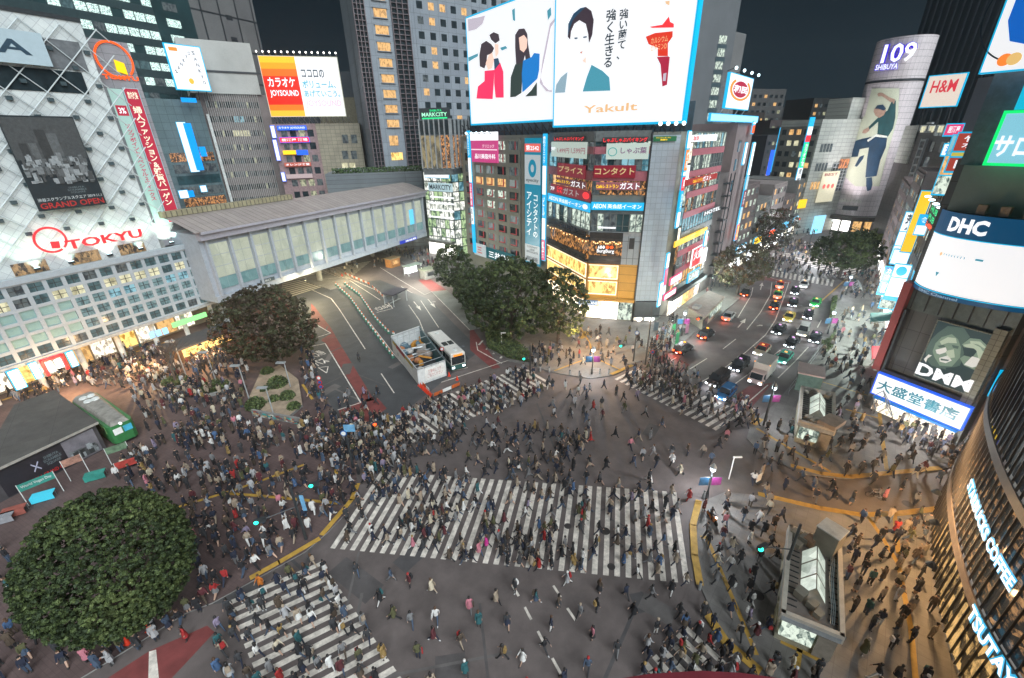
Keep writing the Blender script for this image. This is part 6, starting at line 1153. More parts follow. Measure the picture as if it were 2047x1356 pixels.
# statue garden with pale stone by the crowd
P=gpoly([(500,800),(520,755),(560,735),(598,765),(606,815),(580,838),(530,832)]); cc_=(sum(p[0] for p in P)/7,sum(p[1] for p in P)/7); t=thing('stone_garden','pale stone garden mound with small shrubs beside the bus bay','planting bed',(cc_[0],cc_[1],.12)); b=MB(); b.prism(P,.05,.55,KERB,mat('pale_stone',(.30,.23,.165),.8,0,.35,.9,.5)); b.build('mound',t)
b=MB(); rnd=random.Random(9)
for cx,cy,r,n in ((555,770,1.5,1100),(512,812,1.4,900),(575,795,1.1,700),(535,745,1.,600),(548,800,.8,400),(588,815,.9,500),(530,780,.7,300)):
    Q=G(cx,cy,.5)
    for k in range(n):
        v=Vector((rnd.gauss(0,1),rnd.gauss(0,1),abs(rnd.gauss(0,.9)))).normalized()*r*rnd.uniform(.6,1); c=Q+v; e=Vector((rnd.uniform(-1,1),rnd.uniform(-1,1),rnd.uniform(-1,1))).normalized()*.16; f=e.orthogonal().normalized()*.1; b.add([c-e,c-f,c+e,c+f],[(0,1,2,3)],LG[(k%3)])
b.build('shrubs',t)
MURAL=[mat('mural_%d'%k,c,.6) for k,c in enumerate(((.05,.3,.3),(.5,.5,.45),(.3,.08,.06),(.08,.1,.12),(.45,.35,.2)))]
A=G(505,832,.12);D_=G(602,850,.12); Wm=Wall((A.x,A.y),(D_.x,D_.y)); t=thing('mural_wall','low colourful mural wall in front of the stone garden','wall',Wm.pt(Wm.L/2,.12)); b=MB(); b.wbox(Wm,0,Wm.L,.12,1.1,-.3,0,KERB); b.build('wall',t); b=MB()
for k in range(60): u=rnd.uniform(0,Wm.L-.6); z=rnd.uniform(.2,.8); b.wbox(Wm,u,u+rnd.uniform(.2,.6),z,z+rnd.uniform(.1,.3),.0,.01+.001*k,rnd.choice(MURAL))
b.build('painting',t)
# ================================================ kiosks, shelters, station hut, tram car
ROOFM=mat('kiosk_roof',(.20,.17,.15),.8,0,.25,1.,.2); WALLC=mat('kiosk_wall',(.38,.36,.27),.6,0,.15,1.5); RIMW=mat('roof_rim',(.46,.42,.36),.6,0,.15)
def lerp2(P,a,b_): # bilinear on 4 corners (0 back-left,1 back-right,2 front-right,3 front-left)
    p=[Vector(q) for q in P]; return (p[0]*(1-a)+p[1]*a)*(1-b_)+(p[3]*(1-a)+p[2]*a)*b_
def kiosk(name,label,px,h,front,skylight,extra=None,cat='kiosk'):
    P=[tuple(G(*q,h)[:2]) for q in px]; c=lerp2(P,.5,.5); t=thing(name,label,cat,(c.x,c.y,.12)); b=MB(); ins=[tuple(lerp2(P,a,d)) for a,d in ((.04,.03),(.96,.03),(.96,.97),(.04,.97))]
    b.prism(ins,.12,h-.66,WALLC); b.build('wall',t); b=MB()
    for i in range(4):
        a,d=P[i],P[(i+1)%4]; Wq=Wall(a,d); 
        if Wq.n.dot(Vector(((a[0]+d[0])/2-c.x,(a[1]+d[1])/2-c.y)))<0: Wq=Wall(d,a)
        b.wbox(Wq,0,Wq.L,h-.75,h,-.28,.02,RIMW)
        b.wbox(Wq,.1,Wq.L-.1,h-.74,h-.3,.02,.05,GREY)
    b.prism(ins,h-.62,h-.5,ROOFM); b.build('roof',t)
    Wf=Wall(P[3],P[2]); g=MB(); g.wbox(Wf,.3,Wf.L*.62,.9,h-.9,-.25,-.05,R_COOL); g.wbox(Wf,Wf.L*.66,Wf.L*.95,.3,h-.9,-.2,-.03,mat('shutter',(.25,.22,.18),.6)); g.build('shop_front',t)
    if skylight:
        a0,a1,b0,b1,zr_=skylight; s=MB(); fr=MB(); SKL=room('skylight_glass',(.28,.33,.28),(.7,.78,.68),1.,.5,(.3,.75))
        n=3
        for k in range(n):
            q0,q1=b0+(b1-b0)*k/n+.008,b0+(b1-b0)*(k+1)/n-.008; am=(a0+a1)/2
            for x0,x1,z0_,z1_ in ((a0,am-.01,h-.4,h+zr_),(am+.01,a1,h+zr_,h-.4)):
                A_,B_,C2_,D2_=lerp2(P,x0,q0),lerp2(P,x1,q0),lerp2(P,x1,q1),lerp2(P,x0,q1); s.add([(A_.x,A_.y,z0_),(D2_.x,D2_.y,z0_),(C2_.x,C2_.y,z1_),(B_.x,B_.y,z1_)],[(0,1,2,3)],SKL)
            for e in (q0-.008,q1+.008):
                for x0,x1,z0_,z1_ in ((a0,am,h-.4,h+zr_),(am,a1,h+zr_,h-.4)): A_,B_=lerp2(P,x0,e),lerp2(P,x1,e); fr.tube((A_.x,A_.y,z0_),(B_.x,B_.y,z1_),.05,.05,GREY,5)
        for e,zq in ((a0,h-.4),(am,h+zr_),(a1,h-.4)): A_,B_=lerp2(P,e,b0),lerp2(P,e,b1); fr.tube((A_.x,A_.y,zq),(B_.x,B_.y,zq),.06,.06,GREY,5)
        sk=s.build('skylight',t); fr.build('frame',sk)
        for e,bb in ((b0,0),(b1,1)): pass
    m_=MB(); nr=14
    for k in range(nr):   # roof battens either side
        for x0,x1 in ((.08,.26),(.78,.93)): A_,B_=lerp2(P,x0,.08+k*.06),lerp2(P,x1,.08+k*.06); m_.tube((A_.x,A_.y,h-.42),(B_.x,B_.y,h-.42),.05,.05,DARK,4)
    m_.build('roof_battens',t); return t,P
t,P=kiosk('subway_entrance','subway entrance hut with long lit glass skylight on its roof, nearest the camera',[(1578,1048),(1683,1092),(1690,1275),(1562,1223)],3.3,None,(.30,.72,.22,.72,.7),cat='subway entrance')
c=lerp2(P,.72,.06); b=MB(); b.box((c.x,c.y,3.9),(1.5,1.6,2.2),mat('duct_metal',(.22,.20,.16),.6,0,.15),.55); b.box((c.x,c.y,5.05),(1.6,1.7,.1),PALE,.55); b.build('vent_shaft',t)
for a,d,s in ((.14,.07,.7),(.32,.1,.8),(.2,.2,.6),(.3,.74,.8),(.5,.80,.7),(.6,.87,.6),(.42,.1,.9)): c=lerp2(P,a,d); b=MB(); b.box((c.x,c.y,3.0+s*.3),(s,s*.8,s*.7),mat('duct_metal',(0,)*3) if a!=.42 else mat('rust_box',(.28,.16,.09),.7),.5); b.build('roof_unit',t)
for k in range(3): 
    q=[lerp2(P,.80+.03*k,.1+.8*j/5) for j in range(6)]; b=MB(); [b.tube((q[j].x+.08*math.sin(j*2),q[j].y,3.05),(q[j+1].x+.08*math.sin(j*2+2),q[j+1].y,3.05),.035,.035,STEEL,4) for j in range(5)]; b.build('pipe',t)
b=MB(); A_=[tuple(G(*q)[:2]) for q in ((1547,1222),(1666,1275),(1663,1312),(1545,1258))]; b.prism(A_,.12,1.0,mat('kiosk_base',(.42,.38,.24),.6,0,.12,1.2)); b.build('front_step',t)
t,P=kiosk('subway_entrance','second subway entrance hut with cream ridge skylight beyond the alley road',[(1602,771),(1670,785),(1671,861),(1597,840)],3.3,None,(.30,.74,.22,.72,.6),cat='subway entrance')
c=lerp2(P,.88,.86); b=MB(); b.box((c.x,c.y,3.5),(2.6,1.8,.5),mat('awning_tan',(.26,.20,.15),.6),.55); b.build('canopy',t)
for a,d in ((.25,.85),(.4,.9),(.55,.88),(.2,.1),(.8,.12)): c=lerp2(P,a,d); b=MB(); b.box((c.x,c.y,3.15),(.8,.6,.5),mat('duct_metal',(0,)*3),.5); b.build('roof_unit',t)
P=[tuple(G(*q,3.)[:2]) for q in ((1597,723),(1650,735),(1650,756),(1595,745))]; c=lerp2(P,.5,.5); t=thing('glass_shelter','glass walled stair shelter with pinkish roof beside the taxi lane','shelter',(c.x,c.y,.12)); b=MB(); b.prism(P,2.85,3.05,mat('pink_roof',(.52,.40,.38),.6,0,.1)); b.build('roof',t); b=MB(); b.prism([tuple(lerp2(P,a,d)) for a,d in ((.05,.05),(.95,.05),(.95,.95),(.05,.95))],.12,2.85,mat('green_glass',(.14,.22,.18),.2,0,.3,1.5)); b.build('glass_wall',t)
b=MB(); A_=G(1575,790);D_=G(1640,705); 
for k in range(7):
    q=Vector(A_).lerp(D_,k/6); b.tube((q.x,q.y,.1),(q.x,q.y,1.6),.03,.03,STEEL,5)
b.tube((A_.x,A_.y,1.6),(D_.x,D_.y,1.6),.03,.03,STEEL,5); b.tube((A_.x,A_.y,.6),(D_.x,D_.y,.6),.03,.03,STEEL,5); o=b.build('guard_rail',label='slim steel guard rail along the taxi lane pavement',cat='railing',org=(A_.x,A_.y,.1))
# long booth on left pavement of taxi street
P=[tuple(G(*q,3.)[:2]) for q in ((1374,613),(1417,581),(1449,594),(1408,634))]; c=lerp2(P,.5,.5); t=thing('long_booth','long flat roofed booth with lit window strip beside the car lane','booth',(c.x,c.y,.12)); b=MB(); b.prism([tuple(lerp2(P,a,d)) for a,d in ((.03,.06),(.97,.06),(.97,.94),(.03,.94))],.12,2.85,WALLC); b.build('wall',t); b=MB(); b.prism(P,2.85,3.05,mat('booth_roof',(.26,.20,.17),.75,0,.25,1)); b.build('roof',t)
Wf=Wall(P[3],P[2]); b=MB(); b.wbox(Wf,Wf.L*.3,Wf.L*.9,1.2,2.4,-.1,.0,R_COOL); b.build('window',t); c=lerp2(P,.12,.4); b=MB(); b.box((c.x,c.y,3.35),(1.6,1.2,.6),CONC,.8); b.build('roof_unit',t); b=MB(); b.wbox(Wf,.4,Wf.L*.22,.4,2.2,-.12,.0,DARK); b.build('louvre',t)
# station hut roof bottom left with poster wall
P=[tuple(G(*q,4.)[:2]) for q in ((28,809),(108,780),(196,843),(-60,962))]; c=lerp2(P,.5,.5); t=thing('station_hut','low dark flat roofed station building with a long black poster wall','building',(c.x,c.y,.12)); b=MB(); HR=mat('hut_roof',(.075,.07,.065),.9,0,.25,.6,.2,tile=(5,4,.02,(0,0,.9)),tilecol=(.5,.5,.5)); b.prism(P,3.7,4.,mat('hut_edge',(.3,.28,.25),.7),HR); b.build('roof',t)
b=MB(); ins=[tuple(lerp2(P,a,d)) for a,d in ((.03,.04),(.97,.04),(.97,.97),(.03,.97))]; b.prism(ins,.12,3.7,mat('hut_wall',(.06,.055,.06),.6)); b.build('wall',t)
Wf=Wall(ins[3],ins[2]); u1=Wf.L-.4; t2=sign('poster_wall','long black advertising wall with dates and a pale city picture',Wf,(1.,u1,.3,3.4),mat('poster_wall_black',(.02,.018,.024),.5),[('2019.11.1 GRAND OPEN',.18,.64,.08,.22,emi('poster_red',(0,)*3)),('SHIBUYA\nSCRAMBLE\nSQUARE',.42,.6,.4,.8,mat('poster_print_dim',(0,)*3)),('✕',.3,.38,.4,.75,mat('logo_lilac',(.35,.35,.45),.5))],.03,.06,None,'poster')
b=MB(); rnd=random.Random(4); b.wbox(Wf,u1*.68,u1,.3,3.4,.1,.12,mat('poster_sky',(.16,.15,.17),.6,0,.4,.6))
for k in range(46): u=rnd.uniform(u1*.7,u1-.6); b.wbox(Wf,u,u+rnd.uniform(.2,.5),.5,rnd.uniform(.9,1.9),.12,.125+.001*k,rnd.choice(PR))
b.build('picture',t2)
# green tram car
A_=G(240,880); ax=(Vector(G(166,789,3.4)[:2])-Vector(G(238,842,3.4)[:2])); 
cen=(Vector(G(166,789,3.4)[:2])+Vector(G(238,842,3.4)[:2]))/2; Lt=ax.length; rz=math.atan2(ax.y,ax.x); t=thing('tram_car','old green tram car with grey roof standing on the plaza','tram car',(cen.x,cen.y,.12),rz)
TG=mat('tram_green',(.03,.16,.05),.45,0,.15); TGL2=mat('tram_light_green',(.20,.36,.12),.5,0,.15)
def lb(parent,name,fn,mt=None,smooth=False):
    b=MB(); fn(b); me=b.mesh(name,smooth=smooth); o=bpy.data.objects.new(name,me); C.objects.link(o); o.parent=parent; return o
h=Lt/2
def f(b):
    w_=1.3
    secs=[(-h,.8),(-h+.25,1.15),(-h+.7,w_),(h,w_)]
    vs=[]
    for x,ww in secs: vs+=[(x,-ww,.5),(x,-ww,2.9),(x,ww,2.9),(x,ww,.5)]
    b.add(vs,[(4*i+a,4*i+a+4,4*i+(a+1)%4+4,4*i+(a+1)%4) for i in range(3) for a in range(4)]+[(0,1,2,3),(12,15,14,13)],TG)
lb(t,'body',f)
lb(t,'roof',lambda b:[b.add([(-h+.1,-.9,2.9),(h,-1.25,2.9),(h,-.8,3.35),(-h+.6,-.7,3.3),(-h+.6,.7,3.3),(h,.8,3.35),(h,1.25,2.9),(-h+.1,.9,2.9)],[(0,1,2,3),(3,2,5,4),(4,5,6,7),(0,3,4,7)],mat('tram_roof',(.22,.21,.19),.85,0,.35,1.2)),[b.tube((x,y,3.3),(x,y,3.5),.45,.4,PALE,10) for x,y in ((h-1.5,.4),(h-1.6,-.4),(h-3.,.35),(h-3.1,-.4))]])
lb(t,'side_stripe',lambda b:[b.box((.4,s*1.31,2.2),(Lt-1.4,.04,.9),TGL2) for s in (-1,1)])
for s in (-1,1):
    for k in range(7): lb(t,'window',lambda b:b.box((-h+1.6+k*(Lt-2.4)/6.5,s*1.33,2.2),(.85,.04,.65),DGL))
for s,mt in ((-.5,mat('poster_cyan',(.05,.35,.5),.5)),(.5,WPAINT)): lb(t,'front_poster',lambda b:b.box((-h-.03,s,2.1),(.05,.85,.8),mt))
lb(t,'headlamp',lambda b:b.tube((-h-.15,0,2.95),(-h+.1,0,2.95),.16,.16,LETW,10)); lb(t,'bogie',lambda b:[b.box((x,0,.3),(2,1.9,.5),DARK) for x in (-h+1.5,h-1.5)])
# festival booths and banners near the round tree
def booth(label,a,b_,h,mt,txt=None,name='banner_stand'):
    A_=G(*a,.12);D_=G(*b_,.12); Wq=Wall((A_.x,A_.y),(D_.x,D_.y)); t=thing(name,label,'banner stand',Wq.pt(Wq.L/2,.12)); p=MB()
    for u in (0,Wq.L): p.tube(Wq.pt(u,.12),Wq.pt(u,h+.9),.04,.04,PALE,6)
    p.build('poles',t); q=MB(); q.wbox(Wq,.02,Wq.L-.02,h,h+.85,-.03,.03,mt); q.build('banner',t)
    if txt: letters(t,Wq,txt,.2,Wq.L-.2,h+.25,h+.65,.05,PALE,.01)
    return t
booth('teal banner on two poles reading World Vegan Day',(58,1012),(128,982),2.,mat('banner_teal',(.03,.22,.18),.6),'World Vegan Day'); booth('red topped picture banner on poles in front of the hut',(142,962),(180,946),2.,mat('banner_picture',(.30,.16,.12),.6,0,.6,2)); booth('green picture banner on poles by the tram front',(224,930),(266,915),1.6,mat('banner_green',(.10,.16,.10),.6,0,.6,2),None); booth('low red and white table banner beside the tram',(236,946),(278,932),.6,mat('banner_red2',(.4,.05,.04),.6,0,.4,2))
for lab,px,py,mt in (('cyan lit table canopy beside the vegan day banner',92,1000,emi('tent_cyan',(.05,.45,.6),.8,False)),('small teal folding table beside the banners',195,958,mat('banner_teal',(0,)*3)),('grey covered table at the far left of the plaza',10,1045,mat('table_grey',(.25,.25,.27),.7)),('red edged display table at the left frame edge',35,1030,mat('table_red',(.28,.08,.06),.7))):
    p=G(px,py); t=thing('event_table',lab,'table',(p.x,p.y,.12),.5); lb(t,'top',lambda b:b.box((0,0,.75),(1.8,.9,.08),mt)); lb(t,'cloth',lambda b:b.box((0,-.45,.45),(1.8,.05,.65),mt)); [lb(t,'leg',lambda b:b.tube((sx*.8,sy*.35,0),(sx*.8,sy*.35,.72),.03,.03,STEEL,5)) for sx in (-1,1) for sy in (-1,1)]
# shop kiosk with warm light near the plaza tree
A_=G(395,718);D_=G(440,700); Wq=Wall((A_.x,A_.y),(D_.x,D_.y)); t=thing('snack_kiosk','dark roofed snack kiosk with orange lit counter beside the plaza tree','kiosk',Wq.pt(4,.12)); b=MB(); b.wbox(Wq,-2,6.5,.12,2.9,-3.2,0,mat('kiosk_brown',(.12,.07,.04),.6)); b.build('wall',t); b=MB(); b.wbox(Wq,-3,7.5,2.9,3.15,-4.,1.1,mat('kiosk_dark_roof',(.05,.05,.055),.7)); b.build('roof',t); b=MB(); b.wbox(Wq,-1.8,6.3,1.1,2.6,0,.08,room('room_snack',(.5,.12,.01),(1,.62,.2),2.,1.8,(.35,.55))); b.build('counter_light',t)
# construction enclosure between the lanes
fp=[G(*q) for q in ((838,772),(893,752),(842,682),(786,703))]; cF=sum((Vector(p) for p in fp),Vector())/4; t=thing('site_enclosure','white fenced construction enclosure full of materials between the bus lanes','construction fence',(cF.x,cF.y,0))
FWt=mat('hoarding_white',(.60,.62,.62),.5,0,.12); FTl=mat('hoarding_teal',(.03,.12,.14),.5)
for i,(nm,mt) in enumerate((('front_panel',FWt),('side_panel',FTl),('back_panel',FWt),('side_panel',FWt))):
    Wq=Wall(fp[i][:2],fp[(i+1)%4][:2]); b=MB(); n=max(3,int(Wq.L/1.1))
    for k in range(n): b.wbox(Wq,k*Wq.L/n+.03,(k+1)*Wq.L/n-.03,.1,2.9+(.15*(i==2)),-.04,.04,mt)
    b.wbox(Wq,0,Wq.L,2.78,2.86,-.1,.1,STEEL); o=b.build(nm,t)
Wq=Wall(fp[3][:2],fp[0][:2]); b=MB(); b.wbox(Wq,1,Wq.L-2,2.1,2.6,.05,.07,mat('sign_mustard',(.45,.34,.05),.6)); b.wbox(Wq,3,Wq.L-6,2.0,2.7,.07,.08,mat('sign_crimson',(.35,.04,.05),.6)); b.build('notice',t)
Wq=Wall(fp[0][:2],fp[1][:2]); b=MB(); b.wbox(Wq,1.1,Wq.L-.3,.5,2.5,.05,.08,WPAINT); b.build('notice_board',t); letters(t,Wq,'工事中につき\nご協力ください',1.5,Wq.L-.7,.9,2.2,.10,mat('faded_red_ink',(.45,.15,.15),.6),.0)
rnd=random.Random(8); TP=[mat('tarp_%d'%k,c,.7,0,.3,2,.4) for k,c in enumerate(((.40,.38,.36),(.35,.14,.06),(.45,.20,.03),(.08,.14,.18),(.25,.20,.17)))]
for k in range(22):
    a,d=rnd.uniform(.12,.88),rnd.uniform(.08,.8); p=lerp2([fp[3][:2],fp[2][:2],fp[1][:2],fp[0][:2]],a,d); b=MB(); 
    if k%3==0: b.ball((p.x,p.y,.9),rnd.uniform(.5,.9),TP[k%5],8,5,.8); nm='tarp_bundle'
    elif k%3==1: b.box((p.x,p.y,.7+rnd.random()*.6),(rnd.uniform(.6,1.6),rnd.uniform(.5,1),rnd.uniform(.5,1.3)),TP[(k*2)%5],rnd.random()*3); nm='material_crate'
    else: 
        an=rnd.random()*3; [b.tube((p.x-math.cos(an)*1.2,p.y-math.sin(an)*1.2+j*.15,1.1),(p.x+math.cos(an)*1.2,p.y+math.sin(an)*1.2+j*.15,1.2),.06,.06,[STEEL,TP[2],TP[1]][k%2],6) for j in range(4)]; nm='pipe_stack'
    b.build(nm,t)
b=MB()
for k in range(5):
    a=lerp2([fp[3][:2],fp[2][:2],fp[1][:2],fp[0][:2]],0,.1+k*.2); d=lerp2([fp[3][:2],fp[2][:2],fp[1][:2],fp[0][:2]],1,.1+k*.2); b.tube((a.x,a.y,2.8),(d.x,d.y,2.8),.05,.05,STEEL,5)
b.build('brace',t)
# bus shelter, queue hut, kiosks under the bridge
def shelter(name,label,px,h,roof,wall,open_=True,rz=None,s=(3.5,2.)):
    p=G(*px); z=onslab(p.x,p.y); t=thing(name,label,'shelter',(p.x,p.y,z),rz or 0); lb(t,'roof',lambda b:b.box((0,0,h),(s[0]+.6,s[1]+.6,.18),roof))
    if open_: [lb(t,'post',lambda b:b.tube((sx*s[0]/2,sy*s[1]/2,0),(sx*s[0]/2,sy*s[1]/2,h),.07,.07,PALE,6)) for sx in (-1,1) for sy in (-1,1)]; lb(t,'bench',lambda b:b.box((0,.3,.45),(s[0]*.8,.4,.08),wall)); lb(t,'panel',lambda b:b.box((0,s[1]/2,1.2),(s[0],.05,1.6),wall))
    else: lb(t,'wall',lambda b:b.box((0,0,h/2),(s[0],s[1],h-.1),wall)); lb(t,'hatch',lambda b:b.box((0,-s[1]/2-.02,h*.55),(s[0]*.6,.05,h*.4),R_WARM if 'orange' in label else DARK))
    return t
shelter('bus_shelter','dark roofed bus shelter on posts at the head of the barrier rows',(792,606),2.8,mat('shelter_roof',(.06,.055,.07),.6),GREY,True,1.1,(4.5,2.6)); shelter('newspaper_kiosk','small orange kiosk on the pavement beyond the bridge',(786,533),2.6,mat('kiosk_orange_roof',(.30,.22,.12),.7),mat('kiosk_orange',(.42,.18,.05),.7,0,.3,2),False,1.0,(3.5,2.4)); shelter('bus_shelter','pale open bus shelter with lit advert beyond the bridge',(826,548),2.6,mat('shelter_pale',(.3,.36,.3),.5),SG,True,.9,(4.5,1.8)); shelter('queue_hut','grey green box hut at the pavement edge by the trees',(856,556),2.6,mat('hut_green_grey',(.20,.22,.16),.7),mat('hut_grey',(.2,.2,.19),.7),False,.8,(3.4,2.6))
# ================================================ barriers, cones
def lbm(name,fn): b=MB(); fn(b); return b.mesh(name)
ORB=mat('barrier_orange',(.55,.12,.03),.6); GRB=mat('barrier_green',(.03,.14,.09),.6); CON=mat('cone_red',(.70,.05,.02),.5)
def barrier(b):
    pass
t0=thing('traffic_barrier','orange and white barrier block with green foot in the curved double row','barrier',(0,0,0),0,'barrier blocks in the curved double row')
lb(t0,'base',lambda b:b.box((0,0,.2),(.75,.5,.4),GRB,taper=.8)); lb(t0,'post',lambda b:[b.box((0,0,.55),(.5,.22,.3),WPAINT,taper=.9),b.box((0,0,.82),(.42,.18,.24),ORB,taper=.7)])
first=True
def along(px,n,lab,root,grp=None,ds=0):
    global first
    P=[G(*p) for p in px]; seg=[(P[i+1]-P[i]).length for i in range(len(P)-1)]; T=sum(seg)
    for k in range(n):
        s=T*k/max(1,n-1); i=0
        while i<len(seg)-1 and s>seg[i]: s-=seg[i]; i+=1
        q=P[i].lerp(P[i+1],min(1,s/seg[i])); d=P[i+1]-P[i]; a=math.atan2(d.y,d.x)
        yield q,a
for q,a in itertools.chain(along([(672,572),(700,597),(730,640),(785,715)],26,None,None),along([(690,570),(720,592),(752,640),(778,668),(800,676),(868,682)],28,None,None)):
    z=onslab(q.x,q.y)
    if first: t0.location=(q.x,q.y,z); t0.rotation_euler[2]=a; first=False
    else: dup(t0,(q.x,q.y,z),a)
c0=thing('traffic_cone','red traffic cone in the tight row at the fence corner','cone',(0,0,0),0,'red cones in the tight row at the fence corner'); lb(c0,'cone',lambda b:[b.tube((0,0,.04),(0,0,.75),.19,.04,CON,10)]); lb(c0,'base',lambda b:b.box((0,0,.02),(.42,.42,.04),CON))
first=True
for q,a in along([(838,771),(865,796)],9,None,None):
    if first: c0.location=(q.x,q.y,0); first=False
    else: dup(c0,(q.x,q.y,0),a)
for x,y,lab in ((898,752,'red cone beside the white notice board of the site'),(914,760,'red cone right of the site notice board'),(300,1262,'red cone nearest the kerb under the big round tree'),(257,1288,'red cone left of the blue shirted person under the tree'),(193,1325,'red cone with striped bar in the lower left'),(684,552,'red cone behind the traffic guard under the bridge')):
    p=G(x,y); z=onslab(p.x,p.y); dup(c0,(p.x,p.y,z),0,lab,'loose cones')
# white barrier fences near site
for lab,a,b_ in (('low orange and white works barrier in front of the site',(868,798),(920,775)),('low white works barrier between bus and site',(846,775),(860,790)),('long low works fence before the bus shelter',(690,551),(740,573)),('second low works fence beside the shelter',(745,578),(770,600))):
    A_=G(*a);D_=G(*b_); Wq=Wall(A_[:2],D_[:2]); t=thing('works_barrier',lab,'barrier',Wq.pt(Wq.L/2,0)); b=MB(); n=max(2,int(Wq.L/1.2))
    for k in range(n+1): b.tube(Wq.pt(k*Wq.L/n,0),Wq.pt(k*Wq.L/n,1.),.04,.04,STEEL,5)
    b.build('posts',t); b=MB()
    for k in range(n): b.wbox(Wq,k*Wq.L/n+.05,(k+1)*Wq.L/n-.05,.45,.95,-.03,.03,WPAINT if k%2 else ORB)
    b.build('boards',t)
# ================================================ lamps, poles, signals, signs
POLEM=mat('pole_dark',(.045,.05,.055),.45,.3); POLEL=mat('pole_grey',(.40,.42,.43),.45,.3)
LAMPH=emi('lamp_head',(.75,.9,1.),6.,False)
def lampthing(label,px,py,h,banners=True,group='ornamental street lamps',power=1900,col=(.9,.95,1)):
    p=G(px,py,.12); t=thing('street_lamp',label,'street lamp',(p.x,p.y,.12),0,group)
    lb(t,'pole',lambda b:[b.tube((0,0,0),(0,0,.9),.16,.13,POLEM,8),b.tube((0,0,.9),(0,0,h-.5),.09,.07,POLEM,8)])
    lb(t,'lantern',lambda b:[b.ball((0,0,h-.05),.26,LAMPH,10,6,1.1)]); lb(t,'lamp_cap',lambda b:b.tube((0,0,h+.2),(0,0,h+.65),.34,.06,POLEL,10))
    if banners:
        for s in (-1,1):
            lb(t,'banner',lambda b:b.box((s*.62,0,h-1.6),(.95,.04,1.),mat('banner_purple' if s>0 else 'banner_blue',(.22,.03,.16) if s>0 else (.02,.08,.16),.5,0,.5,2)))
            lb(t,'bracket',lambda b:b.tube((0,0,h-1.08),(s*1.1,0,h-1.08),.03,.03,POLEM,5))
    ld=bpy.data.lights.new('lamp_light','POINT'); ld.energy=power; ld.color=col; ld.shadow_soft_size=.3; lo=bpy.data.objects.new('lamp_light',ld); C.objects.link(lo); lo.parent=t; lo.location=(0,0,h-.55); return t
lampthing('ornamental street lamp with two banners at the right end of the wide crossing',1412,997,3.9); lampthing('ornamental street lamp with two banners in front of the screen building corner',1183,748,4.2)
lampthing('ornamental street lamp with two banners beside the white truck',1530,842,5.,power=1600); lampthing('ornamental street lamp with banners beside the long booth',1362,672,4.5,power=1500)
lampthing('ornamental street lamp with pink banners beside the green planting',1654,668,4.2,power=1500); lampthing('far ornamental street lamp at the top of the taxi lane',1690,590,4.2,power=1600)
def lowlamp(lab,px,py,h=5.5):
    p=G(px,py,.12); t=thing('plaza_lamp',lab,'street lamp',(p.x,p.y,.12),0,'plain plaza lamps'); lb(t,'pole',lambda b:b.tube((0,0,0),(0,0,h),.09,.07,POLEL,8)); lb(t,'head',lambda b:b.box((-.5,0,h),(1.3,.5,.16),POLEL)); return t
lowlamp('pale plaza lamp post left of the stone garden',498,798); lowlamp('pale plaza lamp post behind the round planter',434,768); lowlamp('thin plaza post left of the bare trees',372,750,6); lowlamp('thin pale lamp post on the stone garden',548,832,4.5); lowlamp('thin pale lamp post between garden and bus bay',582,778,4.5)
SG_G=emi('signal_green',(.02,.95,.6),3.,False); SG_R=emi('signal_red',(1,.08,.01),3.,False)
def signal(label,px,py,h,arms,extra=()):
    """mast with arms; arms=[(dx,dy,z,colour)] in metres"""
    p=G(px,py,.12); z=onslab(p.x,p.y); t=thing('traffic_signal',label,'traffic signal',(p.x,p.y,z)); lb(t,'pole',lambda b:b.tube((0,0,0),(0,0,h),.14,.10,POLEM,8))
    for dx,dy,zz_,colr in arms:
        L=Vector((dx,dy)).length; a=math.atan2(dy,dx)
        lb(t,'arm',lambda b:b.tube((0,0,zz_-.1),(dx,dy,zz_),.05,.04,POLEM,6))
        o=lb(t,'signal_head',lambda b:b.box((dx,dy,zz_),(.9,.3,.4),POLEM,.4)); 
        lb(o,'lens',lambda b:[b.ball((dx-.25*math.cos(.4),dy-.25*math.sin(.4)-.1,zz_),.2,colr,8,6)])
    for e in extra: 
        k,dx,dy,zz_=e[:4]
        if k=='round': lb(t,'round_sign',lambda b:[b.tube((dx,dy,zz_),(dx,dy-.06,zz_),.36,.36,e[4],16),b.tube((dx,dy-.06,zz_),(dx,dy-.08,zz_),.26,.26,e[5],16)])
        if k=='board': lb(t,'sign_board',lambda b:b.box((dx,dy,zz_),(e[4],.06,e[5]),e[6]))
    return t
SB_=mat('sign_blue',(.01,.10,.32),.4,0,.1); SR_=mat('sign_red',(.5,.02,.02),.4,0,.1)
signal('traffic signal mast with two green heads at the plaza corner',612,1078,6.5,[(-2.4,-1.6,4.2,SG_G),(1.2,1.6,5.2,SG_G)],[('board',.5,.3,4.2,.35,1.8,mat('sign_blue_white',(.15,.35,.55),.5))])
signal('dark signal mast with round blue arrow sign at the bus lane corner',706,935,6.,[(3.3,.9,5.4,SG_R)],[('round',-.1,-.25,5.,SB_,WPAINT),('board',.6,-.2,5.6,1.2,.9,mat('sign_blue_white',(0,)*3))])
signal('tall signal mast with green head beside the screen building corner',1266,722,6.,[(-2.3,-.6,3.2,SG_G)],[('round',.0,-.2,5.2,SB_,WPAINT)])
signal('tallest signal mast with long arm near the queue at the car lane',1290,728,10.,[(6.5,-2.,8.8,SG_R)],[('board',.9,-.1,6.8,.7,1.4,mat('board_grey_blue',(.12,.17,.2),.6))])
signal('leaning signal mast beside the nearest subway entrance',1556,1172,7.,[(-2.2,.2,4.4,SG_G)])
signal('dark signal post in front of the truck lane',1526,850,6.5,[])
signal('dark signal post at the left end of the corner pavement',1060,745,5.,[(-.8,-.6,3.,SG_G)])
signal('short dark post beside the round tree',345,1195,4.,[])
